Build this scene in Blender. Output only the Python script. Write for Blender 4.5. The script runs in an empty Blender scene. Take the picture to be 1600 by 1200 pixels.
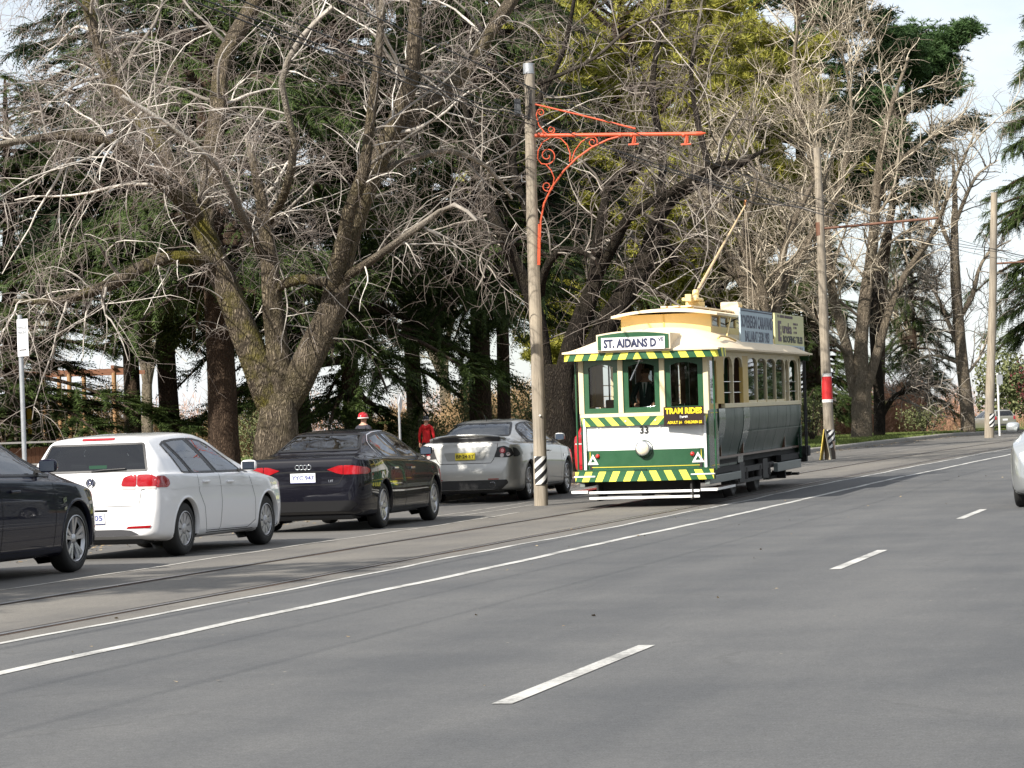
import bpy, bmesh, math, random
import numpy as np
from mathutils import Vector, Matrix
from mathutils.bvhtree import BVHTree

random.seed(7)
RNG = np.random.default_rng(11)
SC = bpy.context.scene
COL = SC.collection
R = math.radians

# ------------------------------------------------------------------ camera
CAM_H = 1.28
FPX = 4300.0                      # focal length in pixels of a 1600 px wide frame
PITCH = math.atan(75.5 / FPX)
ROLL = 0.035
cF = Vector((0, math.cos(PITCH), math.sin(PITCH)))
_r0 = Vector((1, 0, 0)); _u0 = Vector((0, -math.sin(PITCH), math.cos(PITCH)))
cR = math.cos(ROLL) * _r0 - math.sin(ROLL) * _u0
cU = math.sin(ROLL) * _r0 + math.cos(ROLL) * _u0
cam_data = bpy.data.cameras.new('camera')
cam = bpy.data.objects.new('camera', cam_data)
COL.objects.link(cam)
m = Matrix.Identity(4)
for i in range(3):
    m[i][0] = cR[i]; m[i][1] = cU[i]; m[i][2] = -cF[i]
m[0][3], m[1][3], m[2][3] = 0, 0, CAM_H
cam.matrix_world = m
cam_data.sensor_width = 36.0
cam_data.lens = 36.0 * FPX / 1600.0
cam_data.clip_start = 0.1
cam_data.clip_end = 6000
SC.camera = cam

def at(u, v, Y):
    """world point seen at pixel (u, v) of the 1600x1200 frame, Y metres ahead"""
    d = cF + cR * ((u - 800) / FPX) + cU * ((600 - v) / FPX)
    k = Y / d.y
    return Vector((d.x * k, Y, CAM_H + d.z * k))

# ------------------------------------------------------------------ world, sun
SUN_EL = R(38)
sun_dir = Vector((0.66, 0.75, 0)).normalized()       # horizontal way the light travels
sun_vec = Vector((sun_dir.x * math.cos(SUN_EL), sun_dir.y * math.cos(SUN_EL), -math.sin(SUN_EL)))
world = bpy.data.worlds.new('World'); SC.world = world
world.use_nodes = True
wn = world.node_tree.nodes; wl = world.node_tree.links
wn.clear()
sky = wn.new('ShaderNodeTexSky'); sky.sky_type = 'NISHITA'; sky.sun_disc = False
sky.sun_elevation = SUN_EL
sky.sun_rotation = math.atan2(-sun_dir.x, -sun_dir.y) % (2 * math.pi)
sky.air_density = 1.0; sky.dust_density = 1.2; sky.ozone_density = 1.0; sky.altitude = 400
tc = wn.new('ShaderNodeTexCoord')
mp = wn.new('ShaderNodeMapping'); mp.inputs['Scale'].default_value = (1.0, 1.0, 3.2)
nz = wn.new('ShaderNodeTexNoise'); nz.inputs['Scale'].default_value = 3.6
nz.inputs['Detail'].default_value = 7; nz.inputs['Roughness'].default_value = 0.6
rp = wn.new('ShaderNodeMapRange')
rp.inputs['From Min'].default_value = 0.30; rp.inputs['From Max'].default_value = 0.62
rp.inputs['To Min'].default_value = 0.22; rp.inputs['To Max'].default_value = 0.92
mx = wn.new('ShaderNodeMix'); mx.data_type = 'RGBA'
mx.inputs[7].default_value = (7.4, 7.7, 8.1, 1)      # thin bright cloud veil
bg = wn.new('ShaderNodeBackground'); bg.inputs['Strength'].default_value = 0.085
wo = wn.new('ShaderNodeOutputWorld')
wl.new(tc.outputs['Generated'], mp.inputs['Vector']); wl.new(mp.outputs[0], nz.inputs['Vector'])
wl.new(nz.outputs[0], rp.inputs['Value']); wl.new(rp.outputs[0], mx.inputs[0])
wl.new(sky.outputs[0], mx.inputs[6]); wl.new(mx.outputs[2], bg.inputs[0]); wl.new(bg.outputs[0], wo.inputs[0])

sun_data = bpy.data.lights.new('sun', 'SUN'); sun_data.energy = 5.0; sun_data.angle = R(0.55)
sun_data.color = (1.0, 0.94, 0.85)
sun = bpy.data.objects.new('sun', sun_data); COL.objects.link(sun)
sun.rotation_euler = sun_vec.to_track_quat('-Z', 'Y').to_euler()
sun.location = (-30, -30, 40)

SC.view_settings.view_transform = 'Standard'
SC.view_settings.look = 'None'
SC.view_settings.gamma = 1.0
SC.view_settings.use_curve_mapping = False
SC.view_settings.exposure = 0.78
SC.render.engine = 'CYCLES'
SC.cycles.max_bounces = 8
SC.cycles.transparent_max_bounces = 16
SC.cycles.caustics_reflective = False
SC.cycles.caustics_refractive = False

# ------------------------------------------------------------------ road frame
TH = R(14.73)
ES = Vector((math.sin(TH), math.cos(TH), 0)); EN = Vector((math.cos(TH), -math.sin(TH), 0))
_cs = np.array([-60, 40, 47, 55, 64.5, 72, 79, 93, 101, 115, 130, 160, 200, 300, 420.])
_cn = np.array([0, 0, .07, .40, .92, 1.32, 1.85, 3.1, 4.1, 6.6, 10, 18, 31, 75, 140.])
def crv(s):
    return np.interp(s, _cs, _cn)
def zg(s):
    """height of the road: level, then a 1 % rise from the tram on, falling away past the crest"""
    s = np.asarray(s, float)
    z = np.where(s < 38, 0, np.where(s < 48, .0095 * (s - 38) ** 2 / 20, .0475 + .0095 * (s - 48)))
    ztop = .0475 + .0095 * 52
    t = np.clip((s - 100) / 75, 0, 1)
    z = np.where(s > 100, ztop * (1 - t * t * (3 - 2 * t)) + .0095 * (s - 100) * np.clip(1 - t * 3, 0, 1) ** 2, z)
    return z
def RP(s, n, z=0.0):
    nn = n + float(crv(s))
    p = ES * s + EN * nn
    return Vector((p.x, p.y, float(zg(s)) + z))
def sn_of(p):
    s = p.x * ES.x + p.y * ES.y
    return s, p.x * EN.x + p.y * EN.y - float(crv(s))

# ------------------------------------------------------------------ objects and labels
def tag(o, label=None, cat=None, group=None, kind=None):
    if label: o['label'] = label
    if cat: o['category'] = cat
    if group: o['group'] = group
    if kind: o['kind'] = kind
    return o

def empty(name, loc, rot=(0, 0, 0), label=None, cat=None, group=None):
    o = bpy.data.objects.new(name, None); COL.objects.link(o)
    o.location = loc; o.rotation_euler = rot
    o.empty_display_size = 0.2
    return tag(o, label, cat, group)

def link_mesh(name, me, parent=None):
    o = bpy.data.objects.new(name, me); COL.objects.link(o)
    if parent is not None: o.parent = parent
    return o

def np_mesh(name, V, Fq, mats, smooth=False, attr=None):
    """numpy verts (N,3) and faces (M,k) -> mesh; attr: (name, values) point float attribute"""
    me = bpy.data.meshes.new(name)
    V = np.ascontiguousarray(V, dtype=np.float32); Fq = np.ascontiguousarray(Fq, dtype=np.int32)
    k = Fq.shape[1]
    me.vertices.add(len(V)); me.vertices.foreach_set('co', V.ravel())
    me.loops.add(Fq.size); me.loops.foreach_set('vertex_index', Fq.ravel())
    me.polygons.add(len(Fq)); me.polygons.foreach_set('loop_start', np.arange(len(Fq), dtype=np.int32) * k)
    if smooth: me.polygons.foreach_set('use_smooth', np.ones(len(Fq), dtype=bool))
    me.update(calc_edges=True); me.validate()
    for mm in (mats if isinstance(mats, (list, tuple)) else [mats]): me.materials.append(mm)
    if attr is not None:
        a = me.attributes.new(attr[0], 'FLOAT', 'POINT')
        a.data.foreach_set('value', np.ascontiguousarray(attr[1], dtype=np.float32))
    return me

class MB:
    """collects shapes into one mesh"""
    def __init__(s): s.v = []; s.f = []; s.m = []; s.sm = []
    def add(s, vs, fs, mi=0, smooth=False):
        b = len(s.v); s.v += [tuple(p) for p in vs]
        for f in fs:
            s.f.append(tuple(i + b for i in f)); s.m.append(mi); s.sm.append(smooth)
        return s
    def box(s, x0, x1, y0, y1, z0, z1, mi=0, bev=0.0):
        x0, x1 = min(x0, x1), max(x0, x1); y0, y1 = min(y0, y1), max(y0, y1); z0, z1 = min(z0, z1), max(z0, z1)
        if bev <= 0:
            v = [(x0, y0, z0), (x1, y0, z0), (x1, y1, z0), (x0, y1, z0), (x0, y0, z1), (x1, y0, z1), (x1, y1, z1), (x0, y1, z1)]
            return s.add(v, [(0, 3, 2, 1), (4, 5, 6, 7), (0, 1, 5, 4), (1, 2, 6, 5), (2, 3, 7, 6), (3, 0, 4, 7)], mi)
        b = min(bev, (x1 - x0) * .45, (y1 - y0) * .45, (z1 - z0) * .45)
        bm = bmesh.new(); bmesh.ops.create_cube(bm, size=1)
        for q in bm.verts:
            q.co = Vector(((x0 + x1) / 2 + q.co.x * (x1 - x0), (y0 + y1) / 2 + q.co.y * (y1 - y0), (z0 + z1) / 2 + q.co.z * (z1 - z0)))
        bmesh.ops.bevel(bm, geom=list(bm.edges), offset=b, segments=2, affect='EDGES', profile=.6)
        return s.bm(bm, mi)
    def bm(s, bm, mi=0, smooth=False):
        bm.verts.index_update()
        s.add([q.co[:] for q in bm.verts], [[q.index for q in f.verts] for f in bm.faces], mi, smooth); bm.free(); return s
    def obox(s, c, ax, ay, az, hx, hy, hz, mi=0):
        """oriented box: centre, three unit axes, half sizes"""
        c = Vector(c); v = []
        for k in (-1, 1):
            for (i, j) in ((-1, -1), (1, -1), (1, 1), (-1, 1)):
                v.append(c + Vector(ax) * (hx * i) + Vector(ay) * (hy * j) + Vector(az) * (hz * k))
        return s.add(v, [(0, 3, 2, 1), (4, 5, 6, 7), (0, 1, 5, 4), (1, 2, 6, 5), (2, 3, 7, 6), (3, 0, 4, 7)], mi)
    def tube(s, pts, r, n=8, mi=0, cap=True, closed=False, smooth=True):
        pts = [Vector(p) for p in pts]; K = len(pts)
        rr = r if isinstance(r, (list, tuple, np.ndarray)) else [r] * K
        up = None; rings = []
        for i, p in enumerate(pts):
            a = pts[(i - 1) % K] if (closed or i > 0) else pts[i]
            b = pts[(i + 1) % K] if (closed or i < K - 1) else pts[i]
            t = (b - a).normalized() if (b - a).length > 1e-9 else Vector((0, 0, 1))
            if up is None:
                up = t.orthogonal().normalized()
            up = (up - t * up.dot(t))
            up = up.normalized() if up.length > 1e-6 else t.orthogonal().normalized()
            w = t.cross(up)
            rings.append([p + (up * math.cos(2 * math.pi * j / n) + w * math.sin(2 * math.pi * j / n)) * rr[i] for j in range(n)])
        v = [q for g in rings for q in g]; f = []
        for i in range(K if closed else K - 1):
            a = i * n; b = ((i + 1) % K) * n
            for j in range(n): f.append((a + j, a + (j + 1) % n, b + (j + 1) % n, b + j))
        s.add(v, f, mi, smooth)
        if cap and not closed:
            s.add(rings[0], [tuple(reversed(range(n)))], mi); s.add(rings[-1], [tuple(range(n))], mi)
        return s
    def cyl(s, a, b, r, n=12, mi=0, r2=None, smooth=True):
        return s.tube([a, b], [r, r if r2 is None else r2], n, mi, True, False, smooth)
    def prism(s, poly, axis, a, b, mi=0):
        """extrude 2-D polygon along axis ('x','y','z') from a to b"""
        def P(q, t):
            return {'x': (t, q[0], q[1]), 'y': (q[0], t, q[1]), 'z': (q[0], q[1], t)}[axis]
        n = len(poly)
        v = [P(q, a) for q in poly] + [P(q, b) for q in poly]
        f = [tuple(range(n - 1, -1, -1)), tuple(range(n, 2 * n))] + [(i, (i + 1) % n, n + (i + 1) % n, n + i) for i in range(n)]
        return s.add(v, f, mi)
    def lathe(s, prof, origin, ax, n=24, mi=0, smooth=True, close=False):
        """profile [(r, h)] turned about axis ax through origin"""
        ax = Vector(ax).normalized(); o = Vector(origin); e1 = ax.orthogonal().normalized(); e2 = ax.cross(e1)
        v = []; K = len(prof)
        for (r, h) in prof:
            for j in range(n):
                t = 2 * math.pi * j / n
                v.append(o + ax * h + (e1 * math.cos(t) + e2 * math.sin(t)) * r)
        f = []
        for i in range(K - 1 if not close else K):
            a = i * n; b = ((i + 1) % K) * n
            for j in range(n): f.append((a + j, a + (j + 1) % n, b + (j + 1) % n, b + j))
        return s.add(v, f, mi, smooth)
    def sphere(s, c, r, n=12, mi=0, sc=(1, 1, 1)):
        bm = bmesh.new(); bmesh.ops.create_uvsphere(bm, u_segments=n, v_segments=max(6, n * 2 // 3), radius=r)
        for q in bm.verts: q.co = Vector((c[0] + q.co.x * sc[0], c[1] + q.co.y * sc[1], c[2] + q.co.z * sc[2]))
        return s.bm(bm, mi, True)
    def mesh(s, name, mats):
        me = bpy.data.meshes.new(name); me.from_pydata(s.v, [], s.f); 
        for mm in (mats if isinstance(mats, (list, tuple)) else [mats]): me.materials.append(mm)
        me.polygons.foreach_set('material_index', s.m); me.polygons.foreach_set('use_smooth', s.sm)
        me.update(); return me
    def build(s, name, mats, parent=None, fix=True):
        me = s.mesh(name, mats)
        if fix:
            bm = bmesh.new(); bm.from_mesh(me); bmesh.ops.recalc_face_normals(bm, faces=bm.faces); bm.to_mesh(me); bm.free()
        return link_mesh(name, me, parent)

# ------------------------------------------------------------------ materials
MATS = {}
def mat(name, col=(.5, .5, .5), rough=.6, metal=0.0, spec=.5, coat=0.0, coat_r=.05, var=0.0, vscale=8.0, bump=0.0, bscale=40.0, alpha=None, emit=None, stretch=None, dirt=0.0):
    if name in MATS: return MATS[name]
    M = bpy.data.materials.new(name); M.use_nodes = True; MATS[name] = M
    nt = M.node_tree; b = nt.nodes['Principled BSDF']
    b.inputs['Base Color'].default_value = (*col, 1); b.inputs['Roughness'].default_value = rough
    b.inputs['Metallic'].default_value = metal; b.inputs['Specular IOR Level'].default_value = spec
    if coat: b.inputs['Coat Weight'].default_value = coat; b.inputs['Coat Roughness'].default_value = coat_r
    vec = None
    if var or bump or dirt:
        t = nt.nodes.new('ShaderNodeTexCoord'); vec = t.outputs['Object']
        if stretch:
            mpp = nt.nodes.new('ShaderNodeMapping'); mpp.inputs['Scale'].default_value = stretch
            nt.links.new(vec, mpp.inputs['Vector']); vec = mpp.outputs[0]
    if var:
        n = nt.nodes.new('ShaderNodeTexNoise'); n.inputs['Scale'].default_value = vscale; n.inputs['Detail'].default_value = 6; n.inputs['Roughness'].default_value = .65
        nt.links.new(vec, n.inputs['Vector'])
        mr = nt.nodes.new('ShaderNodeMapRange'); mr.inputs['From Min'].default_value = .25; mr.inputs['From Max'].default_value = .75
        mr.inputs['To Min'].default_value = 1 - var; mr.inputs['To Max'].default_value = 1 + var
        nt.links.new(n.outputs[0], mr.inputs['Value'])
        mm = nt.nodes.new('ShaderNodeVectorMath'); mm.operation = 'SCALE'; mm.inputs[0].default_value = col
        nt.links.new(mr.outputs[0], mm.inputs['Scale']); nt.links.new(mm.outputs[0], b.inputs['Base Color'])
        mr2 = nt.nodes.new('ShaderNodeMapRange'); mr2.inputs['To Min'].default_value = max(0.02, rough - .12); mr2.inputs['To Max'].default_value = min(1, rough + .12)
        nt.links.new(n.outputs[0], mr2.inputs['Value']); nt.links.new(mr2.outputs[0], b.inputs['Roughness'])
    if bump:
        n2 = nt.nodes.new('ShaderNodeTexNoise'); n2.inputs['Scale'].default_value = bscale; n2.inputs['Detail'].default_value = 5
        nt.links.new(vec, n2.inputs['Vector'])
        bp = nt.nodes.new('ShaderNodeBump'); bp.inputs['Strength'].default_value = bump; bp.inputs['Distance'].default_value = .02
        nt.links.new(n2.outputs[0], bp.inputs['Height']); nt.links.new(bp.outputs[0], b.inputs['Normal'])
    if emit: b.inputs['Emission Color'].default_value = (*emit[0], 1); b.inputs['Emission Strength'].default_value = emit[1]
    return M

def glass_mat(name, tint=(.45, .5, .48), ior=1.5, boost=1.0):
    M = bpy.data.materials.new(name); M.use_nodes = True; nt = M.node_tree; nt.nodes.clear()
    o = nt.nodes.new('ShaderNodeOutputMaterial'); mixn = nt.nodes.new('ShaderNodeMixShader')
    tr = nt.nodes.new('ShaderNodeBsdfTransparent'); tr.inputs[0].default_value = (*tint, 1)
    gl = nt.nodes.new('ShaderNodeBsdfGlossy'); gl.inputs['Roughness'].default_value = .015
    gl.inputs[0].default_value = (.95, .97, 1, 1)
    fr = nt.nodes.new('ShaderNodeFresnel'); fr.inputs['IOR'].default_value = ior
    mu = nt.nodes.new('ShaderNodeMath'); mu.operation = 'MULTIPLY_ADD'; mu.use_clamp = True; mu.inputs[1].default_value = boost; mu.inputs[2].default_value = 0.02
    nt.links.new(fr.outputs[0], mu.inputs[0]); nt.links.new(mu.outputs[0], mixn.inputs[0])
    nt.links.new(tr.outputs[0], mixn.inputs[1]); nt.links.new(gl.outputs[0], mixn.inputs[2]); nt.links.new(mixn.outputs[0], o.inputs[0])
    MATS[name] = M; return M

def text_mesh(s, size, depth=.002, align='CENTER', width=None, bold=0.0):
    """lettering as a mesh in the x-z plane facing -y, centred"""
    cu = bpy.data.curves.new('lettering', 'FONT'); cu.body = s; cu.size = size; cu.align_x = 'CENTER'; cu.align_y = 'CENTER'
    cu.extrude = depth; cu.offset = bold; cu.resolution_u = 2
    ob = bpy.data.objects.new('lettering', cu); COL.objects.link(ob)
    dg = bpy.context.evaluated_depsgraph_get()
    me = bpy.data.meshes.new_from_object(ob.evaluated_get(dg))
    bpy.data.objects.remove(ob); bpy.data.curves.remove(cu)
    xs = [v.co.x for v in me.vertices]
    k = 1.0
    if width and xs: k = width / max(1e-6, max(xs) - min(xs))
    cx = (max(xs) + min(xs)) / 2 if xs else 0
    for v in me.vertices:
        x, y, z = v.co; v.co = ((x - cx) * k, -z, y)
    return me
def lettering(s, size, parent, loc, material, rotz=0.0, width=None, bold=0.0, name='lettering', rotx=0.0, roty=0.0):
    me = text_mesh(s, size, .0015, width=width, bold=bold); me.materials.append(material)
    o = link_mesh(name, me, parent); o.location = loc; o.rotation_euler = (rotx, roty, rotz)
    return o

# ================================================================== THE SETTING
def node(nt, t, **kw):
    n = nt.nodes.new(t)
    for k, v in kw.items():
        if k in n.inputs: n.inputs[k].default_value = v
        else: setattr(n, k, v)
    return n

def ramp(nt, src, stops):
    r = nt.nodes.new('ShaderNodeValToRGB')
    e = r.color_ramp.elements
    while len(e) < len(stops): e.new(.5)
    for i, (p, c) in enumerate(stops): e[i].position = p; e[i].color = (*c, 1) if len(c) == 3 else c
    nt.links.new(src, r.inputs[0]); return r

def asphalt(name, c1, c2, speck=.5, streak=.25):
    M = bpy.data.materials.new(name); M.use_nodes = True; nt = M.node_tree; b = nt.nodes['Principled BSDF']; L = nt.links.new
    uv = node(nt, 'ShaderNodeUVMap'); uv.uv_map = 'lane'
    mp1 = node(nt, 'ShaderNodeMapping'); mp1.inputs['Scale'].default_value = (.9, .09, 1)   # worn wheel tracks along the road
    L(uv.outputs[0], mp1.inputs[0])
    n1 = node(nt, 'ShaderNodeTexNoise', Scale=1.0, Detail=5.0, Roughness=.6); L(mp1.outputs[0], n1.inputs[0])
    n2 = node(nt, 'ShaderNodeTexNoise', Scale=.55, Detail=6.0, Roughness=.7); L(uv.outputs[0], n2.inputs[0])
    n3 = node(nt, 'ShaderNodeTexNoise', Scale=95.0, Detail=3.0, Roughness=.7); L(uv.outputs[0], n3.inputs[0])
    a = node(nt, 'ShaderNodeMath', operation='ADD'); L(n1.outputs[0], a.inputs[0]); L(n2.outputs[0], a.inputs[1])
    h = node(nt, 'ShaderNodeMath', operation='MULTIPLY'); h.inputs[1].default_value = .5; L(a.outputs[0], h.inputs[0])
    r1 = ramp(nt, h.outputs[0], [(.40, c1), (.61, c2)])
    r3 = ramp(nt, n3.outputs[0], [(.28, (1 - speck,) * 3), (.72, (1 + speck * .8,) * 3)])
    mul = node(nt, 'ShaderNodeMix', data_type='RGBA', blend_type='MULTIPLY'); mul.inputs[0].default_value = 1
    L(r1.outputs[0], mul.inputs[6]); L(r3.outputs[0], mul.inputs[7])
    n5 = node(nt, 'ShaderNodeTexNoise', Scale=22.0, Detail=4.0, Roughness=.75); L(uv.outputs[0], n5.inputs[0])
    r5 = ramp(nt, n5.outputs[0], [(.30, (.80,) * 3), (.70, (1.18,) * 3)])
    mul2 = node(nt, 'ShaderNodeMix', data_type='RGBA', blend_type='MULTIPLY'); mul2.inputs[0].default_value = 1; L(mul.outputs[2], mul2.inputs[6]); L(r5.outputs[0], mul2.inputs[7])
    # hairline cracks, broken up by noise
    vc = node(nt, 'ShaderNodeTexVoronoi', Scale=.42); vc.feature = 'DISTANCE_TO_EDGE'
    wv = node(nt, 'ShaderNodeMix', data_type='RGBA', blend_type='LINEAR_LIGHT'); wv.inputs[0].default_value = .35; L(uv.outputs[0], wv.inputs[6]); L(n2.outputs[1], wv.inputs[7]); L(wv.outputs[2], vc.inputs[0])
    rc = ramp(nt, vc.outputs[0], [(.002, (1, 1, 1)), (.010, (0, 0, 0))])
    rb_ = ramp(nt, n2.outputs[0], [(.50, (0, 0, 0)), (.60, (1, 1, 1))])
    mc = node(nt, 'ShaderNodeMath', operation='MULTIPLY'); L(rc.outputs[0], mc.inputs[0]); L(rb_.outputs[0], mc.inputs[1])
    mc2 = node(nt, 'ShaderNodeMath', operation='MULTIPLY'); L(mc.outputs[0], mc2.inputs[0]); mc2.inputs[1].default_value = .28
    mul3 = node(nt, 'ShaderNodeMix', data_type='RGBA'); L(mc2.outputs[0], mul3.inputs[0]); L(mul2.outputs[2], mul3.inputs[6]); mul3.inputs[7].default_value = (.03, .03, .03, 1)
    mul = mul3
    # sparse pale chips
    vo = node(nt, 'ShaderNodeTexVoronoi', Scale=2.3); L(uv.outputs[0], vo.inputs[0])
    r4 = ramp(nt, vo.outputs['Distance'], [(.012, (1, 1, 1)), (.03, (0, 0, 0))])
    mix2 = node(nt, 'ShaderNodeMix', data_type='RGBA'); L(r4.outputs[0], mix2.inputs[0]); L(mul.outputs[2], mix2.inputs[6]); mix2.inputs[7].default_value = (.32, .29, .22, 1)
    L(mix2.outputs[2], b.inputs['Base Color'])
    b.inputs['Roughness'].default_value = .82; b.inputs['Specular IOR Level'].default_value = .35
    bp = node(nt, 'ShaderNodeBump'); bp.inputs['Strength'].default_value = .35; bp.inputs['Distance'].default_value = .004
    L(n3.outputs[0], bp.inputs['Height']); L(bp.outputs[0], b.inputs['Normal'])
    MATS[name] = M; return M

M_road = asphalt('asphalt_road', (.074, .0765, .080), (.114, .1145, .1135), .48)
M_lane = asphalt('asphalt_tram_lane', (.112, .106, .098), (.172, .160, .140), .34)
M_park = asphalt('asphalt_parking', (.100, .097, .092), (.140, .133, .122), .30)

def strip(name, n0f, n1f, s_list, z, material, parent=None, cols=1, kind=None):
    """sheet along the road between two offsets (functions of s or numbers)"""
    f0 = n0f if callable(n0f) else (lambda s: n0f); f1 = n1f if callable(n1f) else (lambda s: n1f)
    V = []; UV = []
    for s in s_list:
        for c in range(cols + 1):
            n = f0(s) + (f1(s) - f0(s)) * c / cols
            V.append(RP(s, n, z)[:]); UV.append((n, s))
    w = cols + 1; Fq = []
    for i in range(len(s_list) - 1):
        for c in range(cols): Fq.append((i * w + c, i * w + c + 1, (i + 1) * w + c + 1, (i + 1) * w + c))
    me = np_mesh(name, np.array(V), np.array(Fq), material)
    lay = me.uv_layers.new(name='lane'); UV = np.array(UV, dtype=np.float32)
    li = np.zeros(len(me.loops), dtype=np.int32); me.loops.foreach_get('vertex_index', li)
    lay.data.foreach_set('uv', UV[li].ravel())
    o = link_mesh(name, me, parent)
    if kind: o['kind'] = kind
    return o

S_LONG = list(np.arange(-30, 130, 1.5)) + list(np.arange(130, 420, 6.0))
KERB_N = -14.35
road = strip('road', -8.0, 5.2, S_LONG, 0.0, M_road, cols=6, kind='structure')
tram_lane = strip('tram_lane', -11.05, -8.0, S_LONG, 0.0, M_lane, cols=3, kind='structure')
parking_lane = strip('parking_lane', KERB_N, -11.05, S_LONG, 0.0, M_park, cols=2, kind='structure')

# the ground: one sheet out to the horizon, raised to the kerb top on both sides of the road
def ground_mat():
    M = bpy.data.materials.new('park_ground'); M.use_nodes = True; nt = M.node_tree; b = nt.nodes['Principled BSDF']; L = nt.links.new
    uv = node(nt, 'ShaderNodeUVMap'); uv.uv_map = 'lane'
    n1 = node(nt, 'ShaderNodeTexNoise', Scale=.35, Detail=8.0, Roughness=.65); L(uv.outputs[0], n1.inputs[0])
    n2 = node(nt, 'ShaderNodeTexNoise', Scale=14.0, Detail=6.0, Roughness=.7); L(uv.outputs[0], n2.inputs[0])
    grass = ramp(nt, n2.outputs[0], [(.3, (.045, .075, .016)), (.7, (.11, .15, .035))])
    dirt = ramp(nt, n2.outputs[0], [(.3, (.085, .055, .034)), (.7, (.20, .145, .095))])
    sep = node(nt, 'ShaderNodeSeparateXYZ'); L(uv.outputs[0], sep.inputs[0])
    # grass verge beyond s = 70, bare leaf-strewn earth under the trees before it
    mr = node(nt, 'ShaderNodeMapRange'); mr.inputs['From Min'].default_value = 62; mr.inputs['From Max'].default_value = 74; L(sep.outputs[1], mr.inputs['Value'])
    ad = node(nt, 'ShaderNodeMath', operation='MULTIPLY_ADD'); L(n1.outputs[0], ad.inputs[0]); ad.inputs[1].default_value = 1.4; ad.inputs[2].default_value = -.75
    ad2 = node(nt, 'ShaderNodeMath', operation='ADD', use_clamp=True); L(ad.outputs[0], ad2.inputs[0]); L(mr.outputs[0], ad2.inputs[1])
    mixn = node(nt, 'ShaderNodeMix', data_type='RGBA'); L(ad2.outputs[0], mixn.inputs[0]); L(dirt.outputs[0], mixn.inputs[6]); L(grass.outputs[0], mixn.inputs[7])
    L(mixn.outputs[2], b.inputs['Base Color']); b.inputs['Roughness'].default_value = .95; b.inputs['Specular IOR Level'].default_value = .1
    bp = node(nt, 'ShaderNodeBump'); bp.inputs['Strength'].default_value = .6; bp.inputs['Distance'].default_value = .05
    L(n2.outputs[0], bp.inputs['Height']); L(bp.outputs[0], b.inputs['Normal'])
    return M
M_ground = ground_mat()
s_g = [-3000, -800, -200, -60] + list(np.arange(-30, 130, 2.5)) + list(np.arange(130, 420, 8.0)) + [520, 800, 1500, 4000]
n_g = [-3500, -1200, -400, -200, -120, -80, -60, -45, -35, -28, -23, -20, -18, -16.5, -15.4, KERB_N - .16, KERB_N - .155, KERB_N + .02, -8, 0, 5.2, 5.36, 5.365, 7, 12, 40, 200, 1200, 3500]
V = []; UV = []
for s in s_g:
    for n in n_g:
        inside = (KERB_N - .158) < n < 5.362
        z = -.07 if inside else .118
        if not inside and n < -30: z += (.05 * math.sin(n * .31 + s * .07) + .06 * math.sin(s * .13 + n * .11)) * min(1, (-n - 30) / 10) - .05
        nn = n + float(crv(s)); p = ES * s + EN * nn
        V.append((p.x, p.y, float(zg(s)) + z)); UV.append((n, s))
w = len(n_g); Fq = [(i * w + c, i * w + c + 1, (i + 1) * w + c + 1, (i + 1) * w + c) for i in range(len(s_g) - 1) for c in range(w - 1)]
gme = np_mesh('ground', np.array(V), np.array(Fq), M_ground)
lay = gme.uv_layers.new(name='lane'); UV = np.array(UV, dtype=np.float32)
li = np.zeros(len(gme.loops), dtype=np.int32); gme.loops.foreach_get('vertex_index', li); lay.data.foreach_set('uv', UV[li].ravel())
ground = link_mesh('ground', gme); ground['kind'] = 'structure'

# kerbs: separate kerb stones where they are near, each with a bevelled nose
M_kerb = mat('kerb_concrete', (.27, .255, .23), .85, var=.22, vscale=5, bump=.3, bscale=30)
def kerb_run(nm, n_in, n_out, s0, s1, step, ztop=.13):
    root = empty(nm, RP(s0, n_in, 0)); root['kind'] = 'structure'
    s = s0; inv = root.location.copy()
    while s < s1:
        e = min(s + step - .012, s1)
        a = 1 if n_in > n_out else -1
        prof = [(n_in, -.06), (n_in, ztop - .035), (n_in - a * .02, ztop - .008), (n_in - a * .045, ztop), (n_out, ztop), (n_out, -.06)]
        jig = random.uniform(-.006, .006)
        v = [RP(s, n, z + jig) - inv for n, z in prof] + [RP(e, n, z + jig) - inv for n, z in prof]
        k = len(prof)
        mb = MB(); mb.add(v, [tuple(range(k)), tuple(range(2 * k - 1, k - 1, -1))] + [(i, k + i, k + (i + 1) % k, (i + 1) % k) for i in range(k)])
        mb.build('kerb_stone', M_kerb, root)
        s += step
    return root
kerb_run('kerb', KERB_N, KERB_N - .15, 24, 132, 1.8)
kerb_run('far_side_kerb', 5.2, 5.35, 8, 60, 6.0)

# painted markings, 4 mm above the asphalt; worn paint
def paint_mat(name, col, wear=.5):
    M = bpy.data.materials.new(name); M.use_nodes = True; nt = M.node_tree; b = nt.nodes['Principled BSDF']; L = nt.links.new
    uv = node(nt, 'ShaderNodeUVMap'); uv.uv_map = 'lane'
    n1 = node(nt, 'ShaderNodeTexNoise', Scale=26.0, Detail=6.0, Roughness=.75); L(uv.outputs[0], n1.inputs[0])
    n2 = node(nt, 'ShaderNodeTexNoise', Scale=1.7, Detail=3.0); L(uv.outputs[0], n2.inputs[0])
    a = node(nt, 'ShaderNodeMath', operation='MULTIPLY_ADD'); L(n2.outputs[0], a.inputs[0]); a.inputs[1].default_value = .7; L(n1.outputs[0], a.inputs[2])
    r = ramp(nt, a.outputs[0], [(wear - .10, tuple(c * .42 for c in col)), (wear + .12, col)])
    L(r.outputs[0], b.inputs['Base Color']); b.inputs['Roughness'].default_value = .7
    return M
M_paint = paint_mat('road_paint', (.50, .495, .47), .80)
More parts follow.
